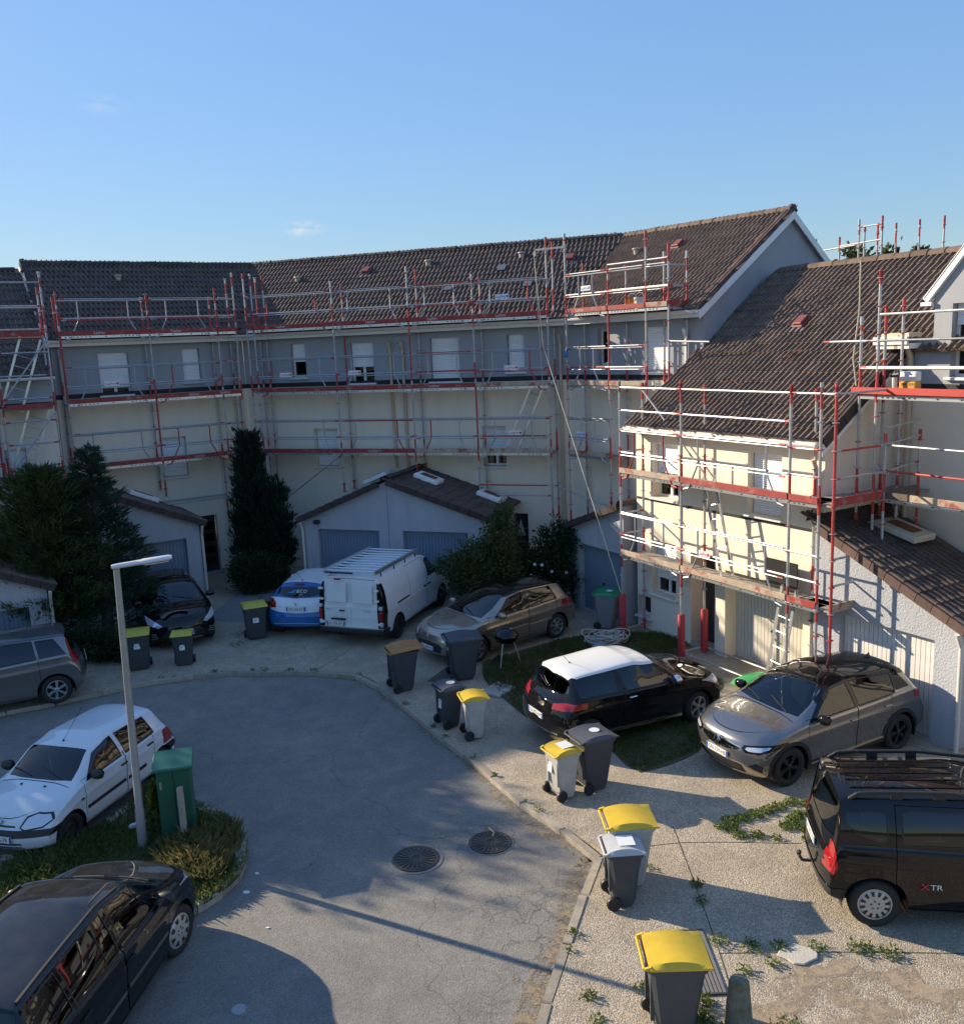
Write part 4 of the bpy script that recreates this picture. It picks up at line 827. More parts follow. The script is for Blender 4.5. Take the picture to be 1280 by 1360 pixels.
M_seat = mat('seat_cloth', (.045, .045, .05), .9, var=.2); M_plate = mat('plate_white', (.70, .70, .68), .45); M_plateb = mat('plate_blue', (.03, .10, .40), .4); M_blackgloss = mat('gloss_black', (.006, .006, .007), .05)
class Body:
    """half body (y >= 0) lofted from profile curves; X runs from the front bumper backwards"""
    def __init__(s, c):
        s.c = c; s.L = c['L']; s.W = c['W']/2
        s.top = pchip(c['top']); s.drop = pchip(c['drop']); s.belt = pchip(c['belt']); s.w = pchip([(x, v*s.W) for x, v in c['w']]); s.wr = pchip([(x, v) for x, v in c['wr']]); s.bot = pchip(c['bot'])
        s.fp = pchip(c['fprof']); s.rp = pchip(c['rprof']); s.build()
    def sect(s, X):
        zt = s.top(X); zr = zt-s.drop(X); zb = s.bot(X); zs = min(s.belt(X), zr-.025); w = s.w(X); wr = min(s.wr(X), w*.97); P = [(0, zb), (.5*w, zb), (.86*w, zb), (.955*w, zb+.03)]
        zl = zb+.09
        for i in range(15): t = i/14; P.append((w*(1-.035*(1-t)**2.2-.012*t**4)+.013*math.exp(-((t-.70)/.07)**2)-.010*math.exp(-((t-.34)/.14)**2), zl+(zs-zl)*t))
        sh = s.c.get('shoulder', .03); a = (w*.988-sh, zs+.014); bl = s.c.get('bulge', .02)
        for i in range(8): t = i/7; P.append((a[0]+(wr-a[0])*t+bl*math.sin(math.pi*t), a[1]+(zr-a[1])*t))
        for i in range(1, 8): t = i/7; P.append((wr*(1-t), zr+(zt-zr)*(1-(1-t)**2.3)))
        Q = [P[0]]
        for a, b in zip(P[:-1], P[1:]): Q += [(a[0]*.75+b[0]*.25, a[1]*.75+b[1]*.25), (a[0]*.25+b[0]*.75, a[1]*.25+b[1]*.75)]
        Q.append(P[-1]); return Q
    def warp(s, X, y, z):
        c = s.c; nl = c.get('nl', .8); w = s.W
        if X < nl: k = (1-X/nl)**2; X = X+k*(c.get('na', .24)*(abs(y)/w)**c.get('np', 2.4)+s.fp(z))
        rl = c.get('rl', .7)
        if X > s.L-rl: k = (1-(s.L-X)/rl)**2; X = X-k*(c.get('ra', .14)*(abs(y)/w)**c.get('rpw', 3)+s.rp(z))
        return X
    def build(s):
        L = s.L; Xs = sorted({*[L*i/54 for i in range(55)], *[L*.004*i for i in range(5)], *[L-L*.004*i for i in range(5)], *[p[0] for p in s.c['top']]}); Xs = [x for i, x in enumerate(Xs) if i == 0 or x-Xs[i-1] > .006]
        Xs[-1] = L; bm = bmesh.new(); rows = []
        for X in Xs: rows.append([bm.verts.new((s.warp(X, y, z), y, z)) for y, z in s.sect(X)])
        n = len(rows[0])
        for a, b in zip(rows[:-1], rows[1:]):
            for j in range(n-1): bm.faces.new((a[j], a[j+1], b[j+1], b[j]))
        for X, row, fl in ((0, rows[0], False), (L, rows[-1], True)):
            S = s.sect(X); zc = (S[0][1]+S[-1][1])/2; prev = row
            for k in (.93, .84, .72, .58, .42, .25, .1):
                cur = [bm.verts.new((s.warp(X, y*k, zc+(z-zc)*k), y*k, zc+(z-zc)*k)) for y, z in S]
                for j in range(n-1): bm.faces.new((prev[j], cur[j], cur[j+1], prev[j+1]) if fl else (prev[j], prev[j+1], cur[j+1], cur[j]))
                prev = cur
            cv = bm.verts.new((s.warp(X, 0, zc), 0, zc))
            for j in range(n-1): bm.faces.new((prev[j], cv, prev[j+1]) if fl else (prev[j], prev[j+1], cv))
        s.bm = bm; bm.normal_update()
        # make normals point outwards (front faces towards -X etc.)
        bmesh.ops.recalc_face_normals(bm, faces=bm.faces)
        f = max(bm.faces, key=lambda q: q.calc_center_median().z)
        if f.normal.z < 0: bmesh.ops.reverse_faces(bm, faces=bm.faces)
        bm.normal_update()
    def cut(s, poly, proj, filt, sub=None):
        """slice the skin along the polygon seen along proj and lift out the faces inside; returns (verts, faces)"""
        bm = s.bm; bm.normal_update(); ia, ib = {'y': (0, 2), 'x': (1, 2), 'z': (0, 1)}[proj]
        A = [p[0] for p in poly]; B = [p[1] for p in poly]; lo = (min(A)-.03, min(B)-.03); hi = (max(A)+.03, max(B)+.03)
        def near(f):
            vs = [v.co for v in f.verts]
            return max(v[ia] for v in vs) > lo[0] and min(v[ia] for v in vs) < hi[0] and max(v[ib] for v in vs) > lo[1] and min(v[ib] for v in vs) < hi[1]
        for p, q in zip(poly, poly[1:]+poly[:1]):
            d = (q[0]-p[0], q[1]-p[1])
            if abs(d[0])+abs(d[1]) < 1e-5: continue
            no = [0, 0, 0]; no[ia] = d[1]; no[ib] = -d[0]; co = [0, 0, 0]; co[ia] = p[0]; co[ib] = p[1]
            e0 = min(p[0], q[0])-.06, max(p[0], q[0])+.06, min(p[1], q[1])-.06, max(p[1], q[1])+.06
            fs = [f for f in bm.faces if filt(f) and near(f) and any(e0[0] < v.co[ia] < e0[1] and e0[2] < v.co[ib] < e0[3] for v in f.verts)]
            geom = list({*fs, *[e for f in fs for e in f.edges], *[v for f in fs for v in f.verts]})
            if geom: bmesh.ops.bisect_plane(bm, geom=geom, dist=1e-5, plane_co=co, plane_no=no)
        bm.normal_update()
        def inside(a, b):
            r = False
            for (x1, y1), (x2, y2) in zip(poly, poly[1:]+poly[:1]):
                if (y1 > b) != (y2 > b) and a < (x2-x1)*(b-y1)/(y2-y1)+x1: r = not r
            return r
        sel = []
        for f in bm.faces:
            if filt(f):
                c = f.calc_center_median()
                if inside(c[ia], c[ib]): sel.append(f)
        idx = {}; V = []; F = []; N = []
        for f in sel:
            fi = []
            for v in f.verts:
                if v not in idx: idx[v] = len(V); V.append(v.co.copy()); N.append(v.normal.copy())
                fi.append(idx[v])
            F.append(fi)
        bmesh.ops.delete(bm, geom=sel, context='FACES')
        return V, F, N
    def zsurf(s, X, y):
        S = [q for q in s.sect(X)]; k = max(range(len(S)), key=lambda i: S[i][0]); U = S[k:]
        for a, b in zip(U[:-1], U[1:]):
            if b[0] <= abs(y) <= a[0]: t = (a[0]-abs(y))/max(1e-6, a[0]-b[0]); return a[1]+(b[1]-a[1])*t
        return U[-1][1]
    def ysurf(s, X, z):
        S = s.sect(X); best = 0
        for a, b in zip(S[:-1], S[1:]):
            if min(a[1], b[1]) <= z <= max(a[1], b[1]) and abs(b[1]-a[1]) > 1e-6: t = (z-a[1])/(b[1]-a[1]); best = max(best, a[0]+(b[0]-a[0])*t)
        return best
    def band(s, x0b, x1b, x1t, x0t, lo=.03, up=.05, n=5, zmax=None):
        g = lambda X: s.top(X)-s.drop(X)-up
        P = [(x0b+(x1b-x0b)*i/(n-1), s.belt(x0b+(x1b-x0b)*i/(n-1))+lo) for i in range(n)]
        P += [(x1t+(x0t-x1t)*i/(n-1), min(g(x1t+(x0t-x1t)*i/(n-1)), zmax or 9)) for i in range(n)]; return P
SIDE = lambda f: f.normal.y > .18
FRONT = lambda f: f.normal.x < -.12
REAR = lambda f: f.normal.x > .12
TOPF = lambda f: f.normal.z > .12
def wheel_meshes(r, w, style, key):
    if key in WM: return WM[key]
    t = MB(); rr = r*.655
    t.lathe([(rr, -w*.42), (rr+.02, -w*.5), (r*.88, -w*.53), (r*.965, -w*.44), (r, -w*.28), (r, w*.28), (r*.965, w*.44), (r*.88, w*.53), (rr+.02, w*.5), (rr, w*.42)], 36)
    tyre = t.mesh('tyre', M_tyre, True)
    m = {'alloy': M_alloy, 'dark': M_darkalloy, 'cap': M_hubcap, 'steel': M_steel}[style[0]]; rim = MB()
    rim.lathe([(rr+.004, w*.44), (rr-.012, w*.45), (rr-.02, w*.36), (rr-.03, -w*.3), (0, -w*.3)], 36, mis=[0, 0, 0, 1])
    k = style[1]
    if style[0] == 'cap':
        rim.lathe([(rr-.018, w*.42), (rr*.8, w*.50), (rr*.3, w*.52), (0, w*.5)], 36)
        for i in range(k):
            a = 2*math.pi*i/k; c = Vector((math.cos(a), math.sin(a), 0)); tt = Vector((-c.y, c.x, 0)); wd = .62*math.pi*rr*.72/k
            rim.add([c*rr*.58+tt*wd*.55+Vector((0, 0, w*.525)), c*rr*.88+tt*wd+Vector((0, 0, w*.505)), c*rr*.88-tt*wd+Vector((0, 0, w*.505)), c*rr*.58-tt*wd*.55+Vector((0, 0, w*.525))], [(0, 1, 2, 3)], 1)
        for i in range(5): a = 2*math.pi*i/5; rim.tube((.05*math.cos(a), .05*math.sin(a), w*.5), (.05*math.cos(a), .05*math.sin(a), w*.535), .012, 6, 1)
    elif style[0] == 'steel': rim.lathe([(rr-.02, w*.2), (rr*.7, w*.3), (rr*.5, w*.42), (rr*.28, w*.3), (0, w*.3)], 30)
    else:
        split = style[2] if len(style) > 2 else 0
        for i in range(k):
            a0 = 2*math.pi*i/k+.3
            for sg in ((-1, 1) if split else (0,)):
                a = a0; b = a0+sg*split/k; c0 = Vector((math.cos(a), math.sin(a), 0)); c1 = Vector((math.cos(b), math.sin(b), 0)); t0 = Vector((-c0.y, c0.x, 0)); t1 = Vector((-c1.y, c1.x, 0)); w0 = rr*.10; w1 = rr*(.10 if split else .15)
                q = [c0*rr*.16+t0*w0, c1*rr*.96+t1*w1, c1*rr*.96-t1*w1, c0*rr*.16-t0*w0]
                hi = [v+Vector((0, 0, w*(.44 if i2 in (0, 3) else .40))) for i2, v in enumerate(q)]; lo = [v+Vector((0, 0, w*.22)) for v in q]
                rim.add(hi+lo, [(0, 1, 2, 3), (0, 4, 5, 1), (2, 6, 7, 3), (1, 5, 6, 2)])
        rim.lathe([(rr*.24, w*.2), (rr*.24, w*.43), (rr*.16, w*.47), (0, w*.47)], 16)
        rim.lathe([(rr*.55, -w*.1), (rr*.55, -.0), (0, 0)], 20, mi=1)
    WM[key] = (tyre, rim.mesh('rim', [m, M_trim])); WM[key][1].polygons.foreach_set('use_smooth', [False]*len(WM[key][1].polygons)); return WM[key]
WM = {}
def car(name, label, c, pos, heading, z=0.0, cat='car', steer=0, scale=1.0):
    B = Body(c); L, fo, wb = c['L'], c['fo'], c['wb']; x0 = fo+wb/2; root = tag(empty(name, Matrix.Translation((pos[0], pos[1], z)) @ Matrix.Rotation(R(heading), 4, 'Z') @ Matrix.Scale(scale, 4)), label, cat)
    def loc(v): return Vector((x0-v[0], v[1], v[2]))
    rw = c['rw']; axles = (fo, fo+wb); M_body = c['paint']
    def make(nm, geo, m, mode, parent=root, off=0, shrink=0, lab=None, smooth=True):
        V, F, N = geo
        if not F: return None
        V = [v+n*off for v, n in zip(V, N)]
        if shrink:
            xs = [v.x for v in V]; zs = [v.z for v in V]; cx = (min(xs)+max(xs))/2; cz = (min(zs)+max(zs))/2; kx = 1-2*shrink/max(.05, max(xs)-min(xs)); kz = 1-2*shrink/max(.05, max(zs)-min(zs))
            V = [Vector((cx+(v.x-cx)*kx, v.y, cz+(v.z-cz)*kz)) for v in V]
        outs = []
        left = [loc(v) for v in V]; right = [Vector((v.x, -v.y, v.z)) for v in left]
        if mode == 'both':
            mb = MB(); mb.add(left, [f[::-1] for f in F]); mb.add(right, F); sets = [mb]
        else: sets = [MB().add(left, [f[::-1] for f in F]), MB().add(right, F)]
        for mb in sets:
            me = mb.mesh(nm, m); bm = bmesh.new(); bm.from_mesh(me); bmesh.ops.remove_doubles(bm, verts=bm.verts, dist=.0004); bm.to_mesh(me); bm.free()
            o = link(nm, me, parent); 
            if smooth: sharp(o, 40)
            if lab: o['label'] = lab
            outs.append(o)
        return outs
    # wheel arches
    ar = rw+c.get('archgap', .055)
    for ax in axles:
        arc = lambda r: [(ax+r*math.cos(t), rw+r*math.sin(t)) for t in [R(-18+216*i/18) for i in range(19)]]
        inner = arc(ar); poly = inner+[(ax-ar*.95, -.1), (ax+ar*.95, -.1)]
        if c.get('archtrim'):
            g = B.cut(arc(ar+c['archtrim'])+arc(ar)[::-1], 'y', lambda f: f.normal.y > .3)
            make('arch_trim', g, M_trim, 'pair', off=.008)
        B.cut(poly, 'y', lambda f: f.calc_center_median().y > B.W-.34)
        for sg in (1, -1):
            mb = MB(); yo = B.W*.965; yi = B.W-.36; A = [(ax+(ar+.01)*math.cos(t), max(.1, rw+(ar+.01)*math.sin(t))) for t in [R(-20+220*i/18) for i in range(19)]]
            vs = [loc((x, sg*yo, zz)) for x, zz in A]+[loc((x, sg*yi, zz)) for x, zz in A]; k = len(A)
            mb.add(vs, [(i, i+1, k+i+1, k+i) for i in range(k-1)]+[tuple(range(k, 2*k))]); mb.obj('wheel_arch_liner', M_trim, root, fix=False)
    if c.get('sill'):
        g = B.cut([(fo+ar*.9, c['sill'][0]), (fo+wb-ar*.9, c['sill'][0]), (fo+wb-ar*.9, c['sill'][1]), (fo+ar*.9, c['sill'][1])], 'y', SIDE); make('sill_trim', g, c['sill'][2], 'pair')
    # cuts listed in order: name, material, projection, polygon, mode, options
    made = {}
    for it in c['cuts'](B):
        nm, m, pr, poly, mode = it[:5]; op = it[5] if len(it) > 5 else {}
        f = op.get('f') or {'y': SIDE, 'x': FRONT, 'r': REAR, 'z': TOPF}[pr]
        g = B.cut(poly, 'x' if pr == 'r' else pr, f)
        os_ = make(nm, g, m, mode, off=op.get('off', 0), shrink=op.get('gap', 0), lab=op.get('label'))
        made.setdefault(nm, []).append(os_)
    # what is left is the body shell
    bm = B.bm; V = [v for v in bm.verts]; idx = {v: i for i, v in enumerate(V)}
    make('body', ([v.co.copy() for v in V], [[idx[v] for v in f.verts] for f in bm.faces], [v.normal.copy() for v in V]), M_body, 'both'); bm.free()
    # wheels
    ww = c.get('ww', .205); tyre, rim = wheel_meshes(rw, ww, c['rim'], (round(rw, 3), ww, c['rim']))
    for ia, ax in enumerate(axles):
        for sg in (1, -1):
            T = Matrix.Translation(loc((ax, sg*(B.W-.035-ww/2), rw))) @ Matrix.Rotation(R(steer if ia == 0 else 0), 4, 'Z') @ Matrix.Rotation(R(-90*sg), 4, 'X') @ Matrix.Rotation(random.uniform(0, 6), 4, 'Z')
            wh = empty('wheel', T, root); link('tyre', tyre, wh); link('rim', rim, wh)
    # cabin
    cx = c['cowl'][0]; fl = c.get('floor', .32); mb = MB(); bw = B.W*.86
    mb.add([loc((cx-.25, bw, fl)), loc((L-.25, bw*.9, fl)), loc((L-.25, -bw*.9, fl)), loc((cx-.25, -bw, fl))], [(0, 1, 2, 3)]); mb.add([loc((cx-.25, bw, fl)), loc((cx-.25, -bw, fl)), loc((cx-.25, -bw, .75)), loc((cx-.25, bw, .75))], [(0, 1, 2, 3)])
    mb.obj('cabin_floor', M_trim, root, fix=False)
    zc = B.belt(cx+.3); d = MB(); d.add([loc((cx-.1, y, B.zsurf(cx, 0)-.10)) for y in (-bw*.9, bw*.9)]+[loc((cx+.45, y, zc-.03)) for y in (bw*.9, -bw*.9)]+[loc((cx+.5, y, zc-.28)) for y in (bw*.9, -bw*.9)], [(0, 1, 2, 3), (3, 2, 4, 5)]); d.obj('dashboard', M_trim, root, fix=False)
    sw = MB(); cc_ = loc((cx+.72, .34, zc-.08)); 
    for i in range(12): a, b = 2*math.pi*i/12, 2*math.pi*(i+1)/12; sw.tube(cc_+Vector((-.06*math.sin(a), .17*math.cos(a), .16*math.sin(a))), cc_+Vector((-.06*math.sin(b), .17*math.cos(b), .16*math.sin(b))), .014, 5)
    sw.obj('steering_wheel', M_trim, root, fix=False)
    for X, ys in c.get('seats', ((cx+1.15, (.36, -.36)), (cx+1.95, (.36, -.36)))):
        for y in ys:
            s = MB(); Mx = Matrix.Rotation(R(-14), 3, 'Y'); h = c.get('seath', .0); s.obox(loc((X-.25, y, .52+h)), (.5, .46, .16)); s.obox(loc((X+.08, y, .82+h)), (.13, .44, .56), Mx); s.obox(loc((X+.17, y, 1.18+h)), (.09, .25, .17), Mx)
            o = s.obj('seat', M_seat, root); bevel(o, .03, 2)
    # plates
    for (X, zz, txt, front) in c.get('plates', ()):
        px = -B.fp(zz) if front else L
        base = loc((X, c.get('plate_y', 0), zz)); rz = R(90) if front else R(-90); T = Matrix.Translation(base) @ Matrix.Rotation(rz, 4, 'Z') @ Matrix.Rotation(R(90+c.get('ptilt', 0)), 4, 'X')
        pl = MB().box(-.26, .26, -.055, .055, -.004, .004).obj('number_plate', M_plate, root, M=T)
        MB().box(-.26, -.22, -.055, .055, .004, .0052).box(.22, .26, -.055, .055, .004, .0052).obj('plate_band', M_plateb, pl); text_mesh('plate_text', txt, .098, M_text_k, pl, Matrix.Translation((0, -.004, .0046)), .0006, sx=.86)
    # mirrors, handles
    mm = c.get('mirror', M_body); mx, mz = c['mirrorpos']; y = B.ysurf(mx, mz)
    for sg in (1, -1):
        mb = MB(); ctr = loc((mx-.03, sg*(y+.13), mz+.05)); k = 8
        mb.lathe([(.0, -.11), (.06, -.10), (.082, -.04), (.085, .03), (.065, .09), (0, .105)], 12, Matrix.Translation(ctr) @ Matrix.Rotation(R(90), 4, 'X') @ Matrix.Diagonal((.85, 1.0, 1, 1)))
        o = sharp(mb.obj('wing_mirror', mm, root), 60); MB().bar(loc((mx, sg*(y-.03), mz-.01)), ctr, .05, .04).obj('mirror_stalk', M_trim, o)
        MB().lathe([(0, 0), (.075, 0)], 12, Matrix.Translation(ctr-Vector((.078, 0, 0))) @ Matrix.Rotation(R(-90), 4, 'Y') @ Matrix.Diagonal((.85, 1.15, 1, 1))).obj('mirror_glass', M_chrome, o, fix=False)
    for hx, hz in c.get('handles', ()):
        yy = B.ysurf(hx, hz)
        for sg in (1, -1):
            o = MB().obox(loc((hx, sg*(yy+.012), hz)), (.17, .035, .032)).obj('door_handle', c.get('handle_mat', M_body), root); bevel(o, .012, 2)
    # wipers on the windscreen
    for yy, X1, dy in c.get('wipers', ((.45, .38, -.5), (-.15, .36, -.45))):
        a = (cx+.06, yy); b = (cx+X1*.55, yy+dy); P = [loc((a[0]+(b[0]-a[0])*t, a[1]+(b[1]-a[1])*t, B.zsurf(a[0]+(b[0]-a[0])*t, a[1]+(b[1]-a[1])*t)+.014)) for t in (0, .35, .7, 1)]
        MB().path(P, .009, 5).obj('wiper', M_trim, root, fix=False)
    if c.get('antenna'):
        ax_, ay_, al, rk = c['antenna']; p = loc((ax_, ay_, B.zsurf(ax_, ay_)-.005)); mb = MB().tube(p, p+Vector((0, 0, .03)), .022, 8, r2=.012).tube(p+Vector((0, 0, .02)), p+Vector((-rk*al, 0, al*.75)), .004, 5); mb.obj('antenna', M_trim, root, fix=False)
    if c.get('extra'): c['extra'](B, root, loc, make)
    return root
def rect(a0, a1, b0, b1): return [(a0, b0), (a1, b0), (a1, b1), (a0, b1)]
def door_poly(B, x0, x1, lo, z1=None, slant0=0, slant1=0): return [(x0, lo), (x1, lo), (x1+slant1, B.belt(x1)+.0), (x1+slant1, B.belt(x1)+.02), (x0+slant0, B.belt(x0)+.02), (x0, B.belt(x0)-.1)]
def strip_y(B, x0, x1, z0, z1): return [(x0, z0), (x1, z0), (x1, z1), (x0, z1)]
def spec(**k):
    L = k['L']; h = k['W']/2; cx, cz = k['cowl']; wx, wz = k['wtop']; px, pz = k['peak']; ex, ez = k['rend']; tx, tz = k['tail']; hz = k['hood']; be = k['beltz']; rz = k.get('tailz', tz-.12); wt = k.get('roofw', .66)*h
    d = dict(k)
    d['top'] = [(0, hz-.13), (.05, hz-.06), (.16, hz), (.5*cx, hz+(cz-hz)*.68), (cx-.06, cz-.012), (cx, cz), (cx+.06, cz+.035*(wz-cz)/(wx-cx)*1.6), ((cx+wx)/2, cz+(wz-cz)*.56), (wx, wz), (wx+.28, wz+(pz-wz)*.6), (px, pz), ((px+ex)/2, pz-(pz-ez)*.36), (ex, ez), ((ex+tx)/2, ez-(ez-tz)*.46), (tx, tz), (L-.04, rz+.03), (L, rz-.03)]
    d['drop'] = [(0, .02), (.2, .035), (cx-.3, .06), (cx, .04), ((cx+wx)/2, .085), (wx, .06), (px, .065), (ex, .06), ((ex+tx)/2, .06), (tx, .04), (L, .03)]
    d['belt'] = [(0, hz-.24), (.3, hz-.1), (cx*.7, min(be[0]-.02, hz)), (cx+.1, be[0]), ((cx+ex)/2, (be[0]+be[1])/2), (ex, be[1]), (tx, min(be[1], tz-.08)), (L, rz-.2)]
    d['w'] = k.get('w', [(0, .95), (.4, .985), (k['fo'], 1), (L*.5, 1), (L-.9, 1), (L-.25, .975), (L, .95)])
    d['wr'] = [(0, h*.74), (cx*.5, h*.76), (cx, h*.80), ((cx+wx)/2, h*.78), (wx, wt+.02), (px, wt), (ex, wt-.015), ((ex+tx)/2, wt+.02), (tx, h*.80), (L, h*.82)]
    d['bot'] = k.get('bot', [(0, .27), (.3, .2), (L*.5, .19), (L-.5, .21), (L, .33)])
    d['fprof'] = k.get('fprof', [(.1, .14), (.3, .03), (.45, 0), (.58, .015), (.72, .06), (.9, .16)]); d['rprof'] = k.get('rprof', [(.2, .08), (.4, .01), (.55, 0), (.7, .03), (.85, .08), (1.2, .16)])
    return d
def grow(poly, d):
    n = len(poly); cx = sum(p[0] for p in poly)/n; cy = sum(p[1] for p in poly)/n; ex = max(abs(p[0]-cx) for p in poly); ey = max(abs(p[1]-cy) for p in poly)
    return [(cx+(x-cx)*(1+d/ex), cy+(y-cy)*(1+d/ey)) for x, y in poly]
def glazing(B, c, wins, rear=True, roofm=None, wsm=None, sidem=None, rearm=None, rw=(.80, .70), rlo=.04, rup=.05, wsx=(.03, .10, -.01, -.05), pill=()):
    h = B.W; cx = c['cowl'][0]; wx = c['wtop'][0]; ex, ez = c['rend']; tx, tz = c['tail']; o = []
    e = lambda X, d=.035: B.wr(X)-d
    o.append(('windscreen', wsm or M_carglass, 'z', [(cx+wsx[0], -.01), (cx+wsx[0]+.01, e(cx)*.5), (cx+wsx[1], e(cx+.1)), ((cx+wx)/2, e((cx+wx)/2)), (wx+wsx[2], e(wx, .05)), (wx+wsx[3], e(wx)*.5), (wx+wsx[3]-.015, -.01)], 'both', {'off': -.006}))
    if rear: o.append(('rear_window', rearm or M_privacy, 'r', [(-.01, tz+rlo), (h*rw[0]*.6, tz+rlo+.01), (h*rw[0], tz+rlo+.06), (h*rw[1], ez-rup-.02), (h*rw[1]*.6, ez-rup), (-.01, ez-rup)], 'both', {'off': -.006, 'f': lambda f: f.normal.x > .12 and f.calc_center_median().z > tz}))
    for w in wins: o.append(('side_window', (w[1] if len(w) > 1 else sidem) or M_carglass, 'y', w[0], 'pair', {'off': -.006}))
    for w in wins: o.append(('window_seal', M_trim, 'y', grow(w[0], .016), 'pair', {'off': .001}))
    for q in pill: o.append(('pillar_trim', M_blackgloss, 'y', q, 'pair', {'off': .001}))
    if roofm: o.append(('roof_panel', roofm, 'z', [(wx-.09, -.01), (wx-.07, e(wx, .02)), (wx+.04, B.wr(wx)+.012), (c['peak'][0], B.wr(c['peak'][0])+.018), (ex-.02, B.wr(ex)+.012), (ex+.0, -.01)], 'both', {'f': lambda f: f.normal.z > .3}))
    return o
def bonnet(B, c, m=None, x0=.16, f=.80):
    cx = c['cowl'][0]; yw = B.wr(cx)
    P = [(x0+.42*(t**2.4), t*B.W*.80) for t in (0, .2, .4, .55, .7, .82, .92, 1.0)]; P[0] = (x0, -.01)
    P += [(x0+.42+(cx-.03-x0-.42)*t, B.W*.80+(yw-B.W*.80)*t) for t in (.35, .7, 1.0)]+[(cx+.005, yw*.6), (cx+.0, -.01)]
    return ('bonnet', m or c['paint'], 'z', P, 'both', {'gap': 0.010, 'f': lambda q: q.normal.z > .3})
def doors(B, c, xs, lo=.26, m=None, sl=0):
    return [('door', m or c['paint'], 'y', [(a+.0, lo), (b, lo), (b+sl, B.belt(b)+.03), (b+sl, B.belt(b)+.06), (a+sl, B.belt(a)+.06), (a, B.belt(a)-.12)], 'pair', {'gap': .010}) for a, b in zip(xs[:-1], xs[1:])]
M_headdark = mat('smoked_lamp_lens', (.16, .17, .18), .08, .6, coat=1)
# ---- paints
PT_cap = paint('grey_metallic', (.235, .232, .232), .8, .22, .02); PT_blk = paint('black_paint', (.006, .006, .007), .0, .2, dust=.02); PT_qubo = paint('black_metallic', (.006, .006, .007), 0, .25, dust=.015); PT_308 = paint('beige_metallic', (.36, .315, .26), .75, .25, .03)
PT_white = paint('white_paint', (.72, .73, .74), 0, dust=.1); PT_clio = paint('white_paint_old', (.66, .69, .72), 0, .4, dust=.15); PT_note = paint('grey_silver_metallic', (.24, .225, .21), .75, .25, .03); PT_blue = paint('blue_paint', (.02, .13, .38), 0, .3, .03); PT_pic = paint('dark_green_black', (.005, .007, .008), 0, .25, dust=.015)
PT_roofdust = paint('dusty_black_roof', (.02, .022, .026), 0, .4, .10)
